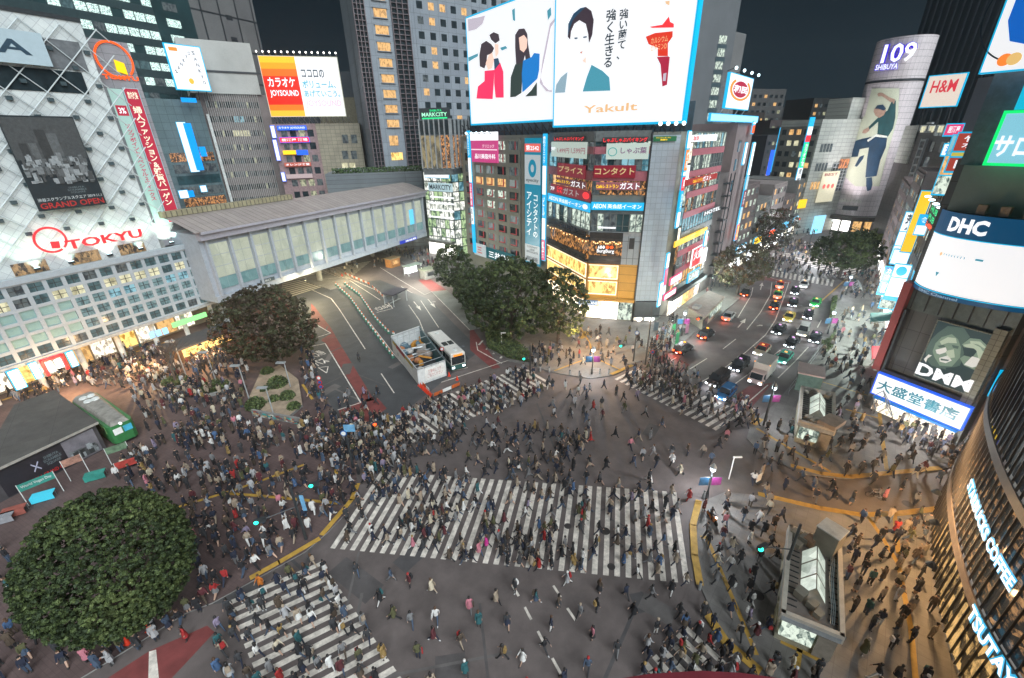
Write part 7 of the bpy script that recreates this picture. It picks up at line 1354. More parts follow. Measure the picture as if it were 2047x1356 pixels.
signal('far signal with red light at the upper crossing',1585,470,6.,[(1,0,5.6,SG_R)]); signal('far signal with green light at the upper crossing',1618,488,5.,[(1,0,4.6,SG_G)]); signal('far signal with red light under the green street tree',1648,545,6.,[(.8,0,5.,SG_R)])
def roundsign(label,px,py,h,discs):
    p=G(px,py); z=onslab(p.x,p.y); t=thing('round_sign',label,'road sign',(p.x,p.y,z)); lb(t,'post',lambda b:b.tube((0,.0,0),(0,.0,h+.3),.04,.04,POLEL,6))
    for k,(a,c) in enumerate(discs): lb(t,'disc',lambda b:[b.tube((0,-.05,h-k*.72),(0,-.09,h-k*.72),.33,.33,a,18),b.tube((0,-.09,h-k*.72),(0,-.11,h-k*.72),.23,.23,c,18)])
roundsign('post with three round red rimmed signs between bay and plaza',648,800,3.6,[(SR_,WPAINT),(SR_,SB_),(SR_,SB_)]); roundsign('round red and blue no parking sign by the queue railings',1300,735,2.8,[(SR_,SB_)]); roundsign('white round sign with red rim at the site corner',887,735,3.4,[(SR_,WPAINT)])
def whitecam(lab,px,py):
    p=G(px,py); z=onslab(p.x,p.y); t=thing('camera_post',lab,'post',(p.x,p.y,z)); lb(t,'post',lambda b:b.tube((0,0,0),(0,0,3.),.06,.06,WPAINT,8)); lb(t,'head',lambda b:b.box((.35,0,3.),(.9,.15,.15),WPAINT))
whitecam('white camera post right of the crossing lamp',1457,958); whitecam('white direction post at the hedge bed corner',1003,698)
# railings by the queue
def rail(lab,px,h=1.0):
    P=[G(*q,.12) for q in px]; t=thing('railing',lab,'railing',P[0]); b=MB()
    for i in range(len(P)-1):
        n=max(1,int((P[i+1]-P[i]).length/1.5))
        for k in range(n+1): q=P[i].lerp(P[i+1],k/n); b.tube(q,q+Vector((0,0,h)),.03,.03,POLEL,5)
        for zz_ in (h,h*.5): b.tube(P[i]+Vector((0,0,zz_)),P[i+1]+Vector((0,0,zz_)),.025,.025,POLEL,5)
    b.build('rails',t)
rail('grey pedestrian railing along the queue at the car lane',[(1296,722),(1330,690),(1362,650)],1.3); rail('short railing in front of the corner street lamp',[(1180,748),(1200,748)],1.); rail('railing behind the queue at the corner',[(1290,700),(1320,672),(1345,645)],1.2)
def bollard(lab,px,py,first_=[None]):
    p=G(px,py,.12)
    if first_[0] is None: t=thing('bollard',lab,'bollard',(p.x,p.y,.12),0,'bollards along the kerbs'); lb(t,'post',lambda b:b.tube((0,0,0),(0,0,.85),.13,.11,POLEL,10)); lb(t,'cap',lambda b:b.ball((0,0,.86),.12,POLEM,8,4)); first_[0]=t
    else: dup(first_[0],(p.x,p.y,.12),0,lab)
for k,(x,y) in enumerate(((1139,750),(1158,752),(1199,748),(1217,748),(1398,1178),(1406,995),(1080,742),(1098,744))): bollard('grey bollard %s'%['left of the corner lamp','just left of the corner lamp','right of the corner lamp','at the end of the lamp kerb','at the lower end of the wide yellow tactile strip','behind the crossing lamp','at the bus crossing kerb','right of the bus crossing kerb bollard'][k],x,y)
for lab,x,y,mt in (('green upright banner by the queue, left one',1345,672,emi('banner_green_lit',(.02,.25,.09),.7,False)),('green upright banner by the queue, right one',1352,690,emi('banner_green_lit',(0,)*3)),('pink upright banner beside the long booth',1372,668,mat('banner_pink',(.4,.2,.3),.6)),('white folding board in the right plaza',1515,965,WPAINT)):
    p=G(x,y,.12); t=thing('upright_banner',lab,'banner',(p.x,p.y,.12),.5); hh=2.2 if 'folding' not in lab else 1.; lb(t,'cloth',lambda b:b.box((0,0,hh/2+.2),(.8,.05,hh),mt)); lb(t,'foot',lambda b:b.box((0,0,.05),(.8,.5,.1),DARK))
for lab,x,y,mt in (('red vending machine in the shop entrance row',1600,690,SR_),):
    pass
# added lamps that stand in for light from shops and signs
def addlamp(lab,pos,power,col,r=.25):
    t=thing('fill_lamp',lab,'lamp',pos,0,'added fill lamps'); lb(t,'shade',lambda b:b.tube((0,0,0),(0,0,.3),.35,.12,DARK,10)); lb(t,'bulb',lambda b:b.ball((0,0,-.02),.14,emi('bulb_%d'%int(col[2]*100),col,6.,False),8,5))
    ld=bpy.data.lights.new('lamp_light','POINT'); ld.energy=power; ld.color=col; ld.shadow_soft_size=r; lo=bpy.data.objects.new('lamp_light',ld); C.objects.link(lo); lo.parent=t; lo.location=(0,0,-.4)
WC=(1,.60,.27); CC=(.85,1,.9)
for lab,px,py,z,pw,c in (('added warm lamp at the mouth of the side street',1872,985,6.5,4600,WC),('added warm lamp on the glass corner building near the alley',1868,1045,6.5,1300,WC),('added warm lamp farther down the curved glass front',1862,1130,6,300,WC),('added warm lamp in front of the gold shop',1200,668,4.6,4500,WC),('added warm lamp left of the gold shop entrance',1150,655,4.6,1500,WC),
    ('added white lamp at the far end of the right pavement',1765,600,5,9000,CC),('added white lamp midway along the right pavement',1772,660,5,8000,CC),('added white lamp beside the red awning',1790,745,5,5500,CC),('added white lamp over the entrance beyond the bridge',842,535,5,7000,(1,1,.85)),('added white lamp under the right wing canopy',1345,640,4.6,3000,CC),('added white lamp at the far end of the right wing',1425,555,5,5000,CC),('added white lamp up the left side of the sloping street',1500,480,5,8000,(.9,.95,1)),
    ('added white lamp at the upper crossing corner',1640,480,6,11000,(.9,.95,1)),('added warm lamp in the station passage, right',400,690,4,2000,WC),('added warm lamp in the station passage, middle',270,715,4,2600,WC),('added warm lamp in the station passage, left',120,745,4,2400,WC),('added yellow lamp under the footbridge',610,560,5.8,5000,(1,.8,.45)),('added yellow lamp under the far half of the footbridge',700,520,5.8,5000,(1,.85,.5)),('added white lamp above the bookshop front',1850,850,3.2,2500,(1,.95,.9))):
    p=G(px,py,z); addlamp(lab,(p.x,p.y,z),pw,c)
# floodlights on the cylinder tower
for i,(a,lab) in enumerate(((-.9,'floodlight left of the cylinder tower foot'),(-.2,'floodlight in front of the cylinder tower foot'),(.5,'floodlight right of the cylinder tower foot'))):
    q=cylpt(ac+a,6.2,RAD+17); t=thing('floodlight',lab,'floodlight',(q.x,q.y,6.2),0,'floodlights at the cylinder tower'); lb(t,'pole',lambda b:b.tube((0,0,-6.1),(0,0,0),.1,.1,POLEM,6)); lb(t,'lens',lambda b:b.box((0,0,.1),(.6,.6,.2),FL))
    ld=bpy.data.lights.new('lamp_light','SPOT'); ld.energy=52000; ld.color=(1,.93,.98) if i<2 else (.85,.8,1); ld.spot_size=R(75); ld.spot_blend=.9; ld.shadow_soft_size=.6; lo=bpy.data.objects.new('lamp_light',ld); C.objects.link(lo); lo.parent=t; lo.location=(0,0,.4); tgt=cylpt(ac+a*.5,30,RAD)-q; lo.rotation_euler=tgt.to_track_quat('-Z','Y').to_euler()
# ================================================ vehicles
HL=emi('headlight_on',(.85,.93,1.),9.,False); HLY=emi('headlight_warm',(1,.85,.6),5.,False); TL=emi('tail_light_on',(1,.07,.01),9.,False); TLO=mat('tail_off',(.25,.02,.01),.3); PLATE=mat('plate',(.5,.5,.45),.5); TYRE=mat('tyre',(.015,.015,.015),.8); RIMM=mat('rim',(.35,.36,.37),.3,.7); AMB=emi('amber_light',(1,.35,.02),2.5,False)
def carpaint(n,c): return mat('car_'+n,c,.22,.1,.06,2,0,.6)
CP=dict(black=carpaint('black',(.012,.013,.016)),silver=carpaint('silver',(.42,.43,.42)),white=carpaint('white',(.62,.60,.58)),red=carpaint('red',(.62,.06,.03)),blue=carpaint('blue',(.02,.12,.28)),green=carpaint('green',(.03,.42,.09)),yellow=carpaint('yellow',(.55,.42,.07)),teal=carpaint('teal',(.04,.38,.28)),cream=carpaint('cream',(.55,.48,.36)),brown=carpaint('dark_brown',(.035,.022,.018)))
GLS=mat('car_glass',(.02,.025,.03),.06,0,.2,.5,0,.8)
wheelmesh=lbm('wheel',lambda b:b.tube((0,-.1,0),(0,.1,0),.32,.32,TYRE,16)); rimmesh=lbm('rim',lambda b:b.tube((0,-.108,0),(0,.108,0),.2,.2,RIMM,12))
def wheels(t,xs,y,r=1.,n2=False):
    for x in xs:
        for s in (-1,1):
            o=bpy.data.objects.new('wheel',wheelmesh); C.objects.link(o); o.parent=t; o.location=(x,s*y,.32*r); o.scale=(r,1.1,r); q=bpy.data.objects.new('rim',rimmesh); C.objects.link(q); q.parent=o
def loft(b,secs,mt):
    vs=[]
    for x,w_,z0_,zm,z1_,wt in secs: vs+=[(x,-w_*.94,z0_),(x,-w_,zm),(x,-wt,z1_),(x,wt,z1_),(x,w_,zm),(x,w_*.94,z0_)]
    n=len(secs); fs=[(6*i+a,6*i+(a+1)%6,6*i+6+(a+1)%6,6*i+6+a) for i in range(n-1) for a in range(6)]+[(5,4,3,2,1,0),tuple(range(6*n-6,6*n))]
    b.add(vs,[f[::-1] for f in fs],mt)
def car(label,px,py,head,kind,body,roof=None,taxi=True,lights='front',z=0,group='cars on the road'):
    p=G(px,py) if not isinstance(px,Vector) else px; q=G(*head); a=math.atan2(q.y-p.y,q.x-p.x); t=thing('taxi' if taxi else ('van' if kind=='van' else 'car'),label,'taxi' if taxi else ('van' if kind=='van' else 'car'),(p.x,p.y,z),a,group)
    bm=CP[body]; rm=CP[roof or body]
    if kind=='van': L,H,zt=4.7,1.85,1.05; gh=[(-2.25,2.28-.55,-2.1,1.0)]
    elif kind=='hatch': L,H,zt=4.1,1.55,.95
    elif kind=='tall': L,H,zt=4.4,1.72,1.0
    else: L,H,zt=4.65,1.5,.92
    h=L/2; w_=.86
    lb(t,'body',lambda b:loft(b,[(-h,w_*.8,.32,.6,zt-.18,w_*.72),(-h+.12,w_*.95,.24,.6,zt-.03,w_*.85),(-h+1.,w_,.22,.62,zt,w_*.93),(.3,w_,.22,.62,zt,w_*.93),(h-1.3,w_,.22,.62,zt-.03,w_*.9),(h-.3,w_*.95,.24,.55,zt-.2,w_*.82),(h,w_*.78,.32,.5,zt-.36,w_*.66)],bm),smooth=False)
    if kind in('van','hatch','tall'): xb,xt,xf,xg=-h+.12,-h+.4,h-1.0,h-1.75
    else: xb,xt,xf,xg=-h+.75,-h+1.35,h-1.25,h-1.95
    lb(t,'glass',lambda b:b.hexa([(xb,-.78,zt-.02),(xf,-.78,zt-.02),(xf,.78,zt-.02),(xb,.78,zt-.02),(xt,-.64,H-.07),(xg,-.64,H-.07),(xg,.64,H-.07),(xt,.64,H-.07)],GLS))
    lb(t,'roof',lambda b:loft(b,[(xt-.05,.62,H-.09,H-.06,H-.04,.5),(xt+.3,.68,H-.09,H-.05,H,.56),(xg-.3,.68,H-.09,H-.05,H,.56),(xg+.08,.62,H-.10,H-.07,H-.05,.5)],rm))
    def pil(b):
        for s in (-1,1):
            for x0,x1 in ((xb,xt),(xf,xg),((xb+xf)/2,(xt+xg)/2)): b.tube((x0,s*.79,zt-.03),(x1,s*.65,H-.06),.045,.04,rm,4)
    lb(t,'pillars',pil)
    wheels(t,(-h+.85,h-.85),.78)
    for s in (-1,1):
        o=lb(t,'headlight',lambda b:b.box((h-.06,s*.58,.60),(.14,.36,.16),(HL if body!='silver' else HLY) if lights=='front' else PLATE))
        o=lb(t,'tail_light',lambda b:b.box((-h+.04,s*.62,.78),(.12,.26,.2),TL if lights=='rear' else TLO))
        lb(t,'mirror',lambda b:b.box((h-1.45,s*.95,zt+.08),(.16,.18,.14),bm))
    ld=bpy.data.lights.new('lamp_light','POINT'); ld.energy=90 if lights=='front' else 70; ld.color=(.85,.92,1) if lights=='front' else (1,.1,.03); ld.shadow_soft_size=.12; lo=bpy.data.objects.new('lamp_light',ld); C.objects.link(lo); lo.parent=t; lo.location=((h+.35) if lights=='front' else -h-.35,0,.55)
    lb(t,'number_plate',lambda b:b.box((h+.005,0,.42),(.03,.36,.16),PLATE)); lb(t,'rear_plate',lambda b:b.box((-h-.005,0,.5),(.03,.36,.16),SG if lights=='rear' else PLATE))
    if taxi: lb(t,'roof_light',lambda b:b.box((.1,0,H+.07),(.18,.4,.14),AMB if lights=='rear' else emi('roof_lamp_%s'%('p' if body=='black' else 'o'),(.6,.3,.6) if body=='black' else (1,.4,.1),1.5,False),taper=.8)); lb(t,'window_sign',lambda b:b.box((xg+.35,-.35,zt+.12),(.05,.25,.1),TL))
    return t
# going away on the left carriageway
car('black taxi with red tail lights nearest the red road patch',1365,703,(1405,680),'tall','black',lights='rear'); car('black taxi with one tail light second along the left lane',1411,674,(1450,645),'tall','black',lights='rear'); car('silver saloon car parked by the kerb beside the long booth',1456,637,(1478,615),'sedan','silver',taxi=False,lights='rear'); car('black car half hidden under the orange street tree',1489,590,(1500,570),'sedan','black',taxi=False,lights='rear')
car('white and red taxi with bright brake lights at the far stop line',1558,574,(1562,558),'sedan','white','red',lights='rear'); car('green and cream taxi with brake lights behind the white one',1554,594,(1560,575),'sedan','cream','green',lights='rear'); car('black taxi with brake lights, last of the three waiting at the far line',1547,616,(1555,594),'sedan','black',lights='rear')
# coming toward the crossing
T_=(('white taxi with headlights at the far end of the oncoming queue',1606,573,(1598,592),'sedan','white',None),('black taxi just behind the white one at the far end',1588,586,(1580,612),'sedan','black',None),('black taxi in front of the yellow taxi',1584,610,(1572,640),'sedan','black',None),('yellow taxi in the middle of the oncoming queue',1576,639,(1556,672),'sedan','yellow',None),('black taxi between the yellow and the orange taxis',1556,664,(1530,695),'sedan','black',None),
    ('orange red and cream taxi beside the green one',1522,705,(1490,738),'sedan','cream','red'),('black taxi in the lane next to the centre line',1477,736,(1445,762),'tall','black',None),('teal taxi directly behind the white truck',1567,720,(1540,750),'sedan','teal',None),('black taxi with blue lit headlights next to the silver van',1582,690,(1560,716),'sedan','black',None),('black taxi in the kerb lane beside the pavement planting',1628,680,(1616,708),'sedan','black',None),('black and red taxi ahead of the bright green one',1614,634,(1606,658),'sedan','black',None),('bright green taxi at the right kerb lane',1629,610,(1618,628),'sedan','green',None))
for lab,x,y,hd,kd,bd,rf in T_: car(lab,x,y,hd,kd,bd,rf)
car('dark brown minivan with headlights at the crossing edge',1434,765,(1405,785),'van','brown',taxi=False); car('blue hatchback standing on the crossing stripes',1450,792,(1430,812),'hatch','blue',taxi=False); car('silver grey van with red bonnet in the second queue lane',1604,667,(1590,695),'van','silver','silver',taxi=False)
# white box truck
p=G(1520,758); q=G(1498,782); a=math.atan2(q.y-p.y,q.x-p.x); t=thing('delivery_truck','white box truck with pinkish cab waiting at the crossing','truck',(p.x,p.y,0),a)
CAB=mat('truck_cab',(.55,.42,.40),.4,0,.08); BOX=mat('truck_box',(.60,.58,.55),.5,0,.08,.8)
lb(t,'cargo_box',lambda b:[b.box((-.9,0,1.95),(4.1,2.05,2.3),BOX)]); lb(t,'roof_edge',lambda b:[b.box((1.1,0,3.06),(.2,2.1,.12),PALE)])
lb(t,'cab',lambda b:b.hexa([(1.3,-.95,.5),(3.,-.95,.5),(3.,.95,.5),(1.3,.95,.5),(1.3,-.9,2.15),(2.55,-.88,2.15),(2.55,.88,2.15),(1.3,.9,2.15)],CAB)); lb(t,'windscreen',lambda b:b.hexa([(2.80,-.82,1.2),(2.94,-.82,1.2),(2.94,.82,1.2),(2.80,.82,1.2),(2.5,-.78,2.02),(2.62,-.78,2.02),(2.62,.78,2.02),(2.5,.78,2.02)],GLS)); lb(t,'cab_window',lambda b:[b.box((2.05,s*.94,1.6),(.8,.04,.55),GLS) for s in (-1,1)]); lb(t,'chassis',lambda b:b.box((0,0,.6),(5.6,1.4,.3),DARK))
for s in (-1,1): lb(t,'headlight',lambda b:b.box((3.0,s*.7,.7),(.1,.35,.22),HL)); lb(t,'side_marker',lambda b:b.ball((1.1,s*1.02,3.1),.1,AMB,6,4)); lb(t,'indicator',lambda b:b.box((3.,s*.88,.95),(.08,.12,.15),AMB)); lb(t,'mirror',lambda b:b.box((2.8,s*1.15,1.7),(.1,.12,.4),DARK))
wheels(t,(-1.9,2.2),.85,1.25)
# city bus
p=(G(917,743)+G(874,700))/2; d=G(919,742)-G(870,692); a=math.atan2(d.y,d.x); p=G(893,716,0); t=thing('city_bus','white and green city bus with headlights waiting beside the site fence','bus',(p.x,p.y,0),a); BW2=mat('bus_white',(.60,.58,.54),.4,0,.08); BGN=mat('bus_green',(.03,.10,.09),.35,0,.1)
lb(t,'body',lambda b:[b.box((0,0,1.75),(10.3,2.45,2.6),BW2),b.box((0,0,3.08),(10.1,2.25,.14),BW2,taper=.98)]); lb(t,'lower_band',lambda b:b.box((0,0,.75),(10.34,2.49,.8),BGN))
for s in (-1,1):
    for k in range(6): lb(t,'window',lambda b:b.box((-4.2+k*1.62,s*1.235,2.05),(1.45,.04,1.05),GLS))
lb(t,'windscreen',lambda b:b.box((5.16,0,1.95),(.06,2.2,1.35),GLS)); lb(t,'destination_sign',lambda b:b.box((5.2,0,2.82),(.05,1.5,.3),emi('dest_orange',(.9,.25,.03),1.2,False)))
lb(t,'roof_vent',lambda b:[b.box((1.,y,3.2),(1.3,.8,.12),DGL) for y in (-.5,.5)]); lb(t,'roof_hatch',lambda b:[b.tube((x,0,3.14),(x,0,3.24),.38,.35,PALE,12) for x in (4.,-3.9)])
me=text_mesh('都営バス'); o=bpy.data.objects.new('roof_lettering',me); me.materials.append(mat('grey_ink',(0,)*3)); C.objects.link(o); o.parent=t; o.location=(3.1,1.0,3.16); o.rotation_euler=(0,0,R(-90)); o.scale=(.5,.7,1)
for s in (-1,1): lb(t,'headlight',lambda b:b.box((5.17,s*.9,.75),(.08,.4,.24),HL)); lb(t,'mirror',lambda b:[b.box((5.3,s*1.4,2.1),(.15,.2,.5),DARK),b.tube((5.1,s*1.2,2.6),(5.3,s*1.4,2.3),.03,.03,DARK,5)])
wheels(t,(-3.,3.2),1.12,1.5)
# far vehicles up the street
for k,(x,y,b_,l) in enumerate(((1545,440,'white','front'),(1562,425,'black','front'),(1530,425,'white','front'),(1550,410,'black','rear'),(1575,405,'white','front'))): car('%s car up the sloping street, %s'%(b_,['nearest the tree gap','right of the nearest white one','left of the gap','with tail lights on','farthest right'][k]),x,y,(x-8,y+14),'sedan',b_,taxi=False,lights=l,group='far cars up the street')
# red curved ledge below the viewpoint
LG_=[(1230,1358),(1300,1347),(1400,1341),(1480,1345),(1565,1357),(1600,1420),(1200,1420)]; P=[tuple(G(*q,30.5)[:2]) for q in LG_]; t=thing('curved_ledge','dark red curved ledge of the viewing building at the bottom edge','ledge',(P[0][0],P[0][1],30.)); b=MB(); b.prism(P,30.35,30.5,mat('ledge_red',(.12,.012,.02),.5)); b.build('ledge',t)
# ================================================ people
def V3(*a): return Vector(a)
def skeleton(pose,fingers=True):
    J=[];E=[];Rr=[];T=[]
    def add(p,r,par,tag_):
        J.append(Vector(p));Rr.append(r);T.append(tag_)
        if par is not None: E.append((par,len(J)-1))
        return len(J)-1
    sit=pose=='sit'; zo=-.12 if sit else 0
    pel=add((0,0,.94+zo),(.125,.15),None,'torso'); sp=add((.0,0,1.12+zo),(.115,.14),pel,'torso'); ch=add((.02 if pose!='phone' else .03,0,1.31+zo),(.125,.175),sp,'torso'); nk=add((.02,0,1.44+zo),(.055,.06),ch,'torso')
    hx=.06 if pose=='phone' else .03; hd=add((hx,0,1.53+zo),(.08,.075),nk,'head'); add((hx,0,1.64+zo),(.085,.08),hd,'head')
    sw=dict(stand=(4,-4),walk=(26,-26),stride=(-32,30),phone=(0,0),sit=(0,0))[pose]
    for s,side in ((1,0),(-1,1)):
        a=R(sw[side]); sh=add((.01,s*.175,1.37+zo),(.062,.06),ch,'arm')
        aa=-a*.9
        if pose=='phone' and s==1: el=(.04,s*.22,1.12+zo); wr=(.27,s*.10,1.22+zo)
        elif pose=='sit': el=(.20,s*.24,1.16+zo); wr=(.45,s*.22,1.10+zo)
        else: el=(.01+math.sin(aa)*.27,s*.225,1.37-.27*math.cos(aa)); wr=(el[0]+math.sin(aa+.35)*.25,s*.23,el[2]-math.cos(aa+.35)*.25)
        e_=add(el,(.046,.046),sh,'arm'); w_=add(wr,(.03,.03),e_,'arm'); dv=(Vector(wr)-Vector(el)).normalized(); pm=Vector(wr)+dv*.075; pmi=add(pm,(.022,.034),w_,'hand')
        if fingers:
            sd=dv.cross(Vector((0,1,0))).normalized()
            for k,(o,l) in enumerate(((-.027,.07),(-.009,.08),(.010,.075),(.028,.058))):
                b0=add(pm+sd*o+dv*.03,(.009,.009),pmi,'hand'); k1=add(pm+sd*o+dv*(.03+l*.55)+Vector((0,-s*.01,0)),(.0085,.0085),b0,'hand'); add(pm+sd*o+dv*(.03+l)+Vector((0,-s*.03,0)),(.007,.007),k1,'hand')
            th=add(Vector(wr)+dv*.05-sd*.04,(.010,.010),w_,'hand'); add(Vector(wr)+dv*.09-sd*.055,(.009,.009),th,'hand')
        hp=add((0,s*.09,.88+zo),(.095,.09),pel,'leg')
        if sit: kn=(.42,s*.17,.80+zo); an=(.40,s*.16,.42+zo)
        else:
            kb=.35 if a<-.1 else .05; kn=(math.sin(a)*.42,s*.095,.88-.42*math.cos(a)); an=(kn[0]+math.sin(a-kb)*.40,s*.09,kn[2]-math.cos(a-kb)*.40)
        k_=add(kn,(.062,.062),hp,'leg'); a_=add(an,(.042,.042),k_,'leg'); add((an[0]+.15,an[1],an[2]-.04 if not(a<-.1 and not sit) else an[2]-.09),(.035,.045),a_,'foot')
    return J,E,Rr,T
def skinmesh(pose,sub,fingers):
    J,E,Rr,T=skeleton(pose,fingers); me=bpy.data.meshes.new('sk'); me.from_pydata([tuple(j) for j in J],E,[]); o=bpy.data.objects.new('sk',me); C.objects.link(o)
    md=o.modifiers.new('s','SKIN'); md.use_smooth_shade=False
    for i,v in enumerate(me.skin_vertices[0].data): v.radius=Rr[i]; v.use_root=(i==0)
    if sub: m2=o.modifiers.new('ss','SUBSURF'); m2.levels=sub; m2.render_levels=sub
    bpy.context.view_layer.update(); dg=bpy.context.evaluated_depsgraph_get(); r=bpy.data.meshes.new_from_object(o.evaluated_get(dg)); bpy.data.objects.remove(o)
    vs=[v.co.copy() for v in r.vertices]; fs=[tuple(p.vertices) for p in r.polygons]; bpy.data.meshes.remove(r)
    zmin=min(v.z for v in vs)
    if pose!='sit': vs=[v-Vector((0,0,zmin)) for v in vs]
    labs=[]; par={b:a for a,b in E}
    for f in fs:
        c=sum((vs[i] for i in f),Vector())/len(f)+Vector((0,0,zmin if pose!='sit' else 0)); best=None;bd=9
        for b_,a_ in par.items():
            p,q=J[a_],J[b_]; d=q-p; t=max(0,min(1,(c-p).dot(d)/max(1e-9,d.dot(d)))); dd=(c-(p+d*t)).length-(.05 if T[b_]=='torso' else 0)
            if dd<bd: bd=dd;best=T[b_]
        labs.append(best)
    hx=J[5].x; hz=J[5].z-(zmin if pose!='sit' else 0); return vs,fs,labs,(hx,hz)
SLOT=dict(head=0,hand=0,torso=2,arm=2,leg=3,foot=4)
def person_geo(pose,outfit,hair,sub=1,fingers=True,_c={}):
    k=(pose,sub,fingers)
    if k not in _c: _c[k]=skinmesh(pose,sub,fingers)
    vs,fs,labs,(hx,hz)=_c[k]; b=[tuple(v) for v in vs]; F=[list(f) for f in fs]; S=[SLOT[l] for l in labs]
    if outfit=='skirt': S=[0 if l=='leg' and sum(vs[i].z for i in f)/len(f)<.55 else s for l,f,s in zip(labs,fs,S)]
    def ring(rows,n,slot,cap=False):
        o=len(b)
        for (x,z,rx,ry) in rows:
            for i in range(n): a=6.28318*i/n; b.append((x+rx*math.cos(a),ry*math.sin(a),z))
        for j in range(len(rows)-1):
            for i in range(n): F.append([o+j*n+i,o+j*n+(i+1)%n,o+(j+1)*n+(i+1)%n,o+(j+1)*n+i]); S.append(slot)
        if cap: F.append([o+(len(rows)-1)*n+i for i in range(n)]); S.append(slot)
    n=10 if fingers else 6
    if pose!='sit':
        if outfit=='coat': ring([(.0,.48,.20,.24),(.0,.75,.18,.215),(.01,1.02,.135,.17),(.02,1.2,.135,.175)],n,2)
        if outfit=='jacket': ring([(.0,.82,.15,.185),(.01,1.0,.135,.168)],n,2)
        if outfit=='skirt': ring([(.0,.48,.23,.26),(.0,.72,.18,.21),(.0,1.0,.12,.15)],n,3)
    # hair cap
    hz-=.06
    if hair!='hat':
        rows=[(hx-.02,hz-.03,.085,.088),(hx-.022,hz+.05,.112,.10),(hx-.015,hz+.11,.095,.085),(hx-.01,hz+.15,.05,.045)]
        if hair=='long': rows=[(hx-.07,hz-.22,.05,.10),(hx-.06,hz-.10,.07,.105)]+rows
        o=len(b); ring(rows,n,1,True)
    else: ring([(hx,hz+.02,.10,.098),(hx,hz+.12,.10,.095),(hx-.01,hz+.17,.05,.05)],n,1,True)
    if fingers:  # face: nose and two eyes
        o=len(b); zc=hz+.02; b+= [(hx+.085,-.014,zc-.03),(hx+.085,.014,zc-.03),(hx+.085,0,zc+.015),(hx+.115,0,zc-.022)]; F+=[[o,o+1,o+3],[o+1,o+2,o+3],[o+2,o,o+3]]; S+=[0]*3
        for s in (-1,1):
            o=len(b); b+=[(hx+.087,s*.032-.012,zc+.012),(hx+.087,s*.032+.012,zc+.012),(hx+.087,s*.032+.012,zc+.024),(hx+.087,s*.032-.012,zc+.024)]; F.append([o,o+1,o+2,o+3]); S.append(1)
        o=len(b); b+=[(hx+.086,-.022,zc-.055),(hx+.086,.022,zc-.055),(hx+.086,.022,zc-.048),(hx+.086,-.022,zc-.048)]; F.append([o,o+1,o+2,o+3]); S.append(4)
    return b,F,S
PCOL=dict(black=(.015,.015,.018),charcoal=(.035,.036,.04),navy=(.015,.02,.04),grey=(.16,.16,.165),pale_grey=(.34,.34,.35),beige=(.30,.24,.18),white=(.60,.59,.57),brown=(.07,.05,.035),olive=(.08,.08,.035),red=(.30,.02,.02),teal=(.02,.09,.10),mustard=(.26,.17,.06),pink=(.45,.16,.20),maroon=(.09,.02,.025),blue=(.05,.10,.20),denim=(.05,.075,.12),orange=(.5,.15,.02),lilac=(.22,.18,.26),cream=(.5,.44,.33),green=(.03,.2,.08),magenta=(.55,.03,.25))
PM={k:mat('cloth_'+k,v,.85,0,.15,6) for k,v in PCOL.items()}
SKINM=mat('skin',(.42,.27,.20),.6,0,.08,5); HAIRM={'black':mat('hair_black',(.012,.010,.010),.5),'brown':mat('hair_brown',(.07,.035,.018),.5),'fair':mat('hair_fair',(.28,.17,.07),.5)}; SHOES=mat('shoes',(.03,.025,.025),.5); SHOEW=mat('shoes_white',(.5,.5,.5),.5)
PMESH={}
def pmesh(pose,outfit,hair):
    k=(pose,outfit,hair)
    if k not in PMESH:
        v,f,s=person_geo(*k); me=bpy.data.meshes.new('person'); me.from_pydata(v,[],f)
        for m_ in (SKINM,HAIRM['black'],PM['black'],PM['black'],SHOES): me.materials.append(m_)
        me.polygons.foreach_set('material_index',s); me.polygons.foreach_set('use_smooth',[True]*len(f)); me.update(); PMESH[k]=me
    return PMESH[k]
BPK=lbm('backpack',lambda b:[b.box((-.20,0,1.20),(.15,.30,.42),PM['black'],taper=.85),b.box((-.29,0,1.12),(.06,.22,.2),PM['black'],taper=.9)]); TOT=lbm('bag',lambda b:[b.box((.02,-.30,.70),(.30,.09,.28),PM['black'],taper=.9),b.tube((-.08,-.30,.84),(.02,-.27,.98),.012,.012,PM['black'],4),b.tube((.12,-.30,.84),(.02,-.27,.98),.012,.012,PM['black'],4)])
def person(x,y,rz,pose,outfit,hair,hc,top,bot,shoe,bag,bagc,label,group,sc_=1.,z=None):
    o=bpy.data.objects.new('person',pmesh(pose,outfit,hair)); C.objects.link(o); z=onslab(x,y)+.004 if z is None else z; o.location=(x,y,z); o.rotation_euler=(0,0,rz); o.scale=(sc_,sc_,sc_)
    for i,m_ in ((1,HAIRM.get(hc) or PM[hc]),(2,PM[top]),(3,PM[bot]),(4,SHOEW if shoe else SHOES)):
        o.material_slots[i].link='OBJECT'; o.material_slots[i].material=m_
    if bag:
        c=bpy.data.objects.new('backpack' if bag=='backpack' else 'bag',BPK if bag=='backpack' else TOT); C.objects.link(c); c.parent=o; c.material_slots[0].link='OBJECT'; c.material_slots[0].material=PM[bagc]
    return tag(o,label,'person',group)
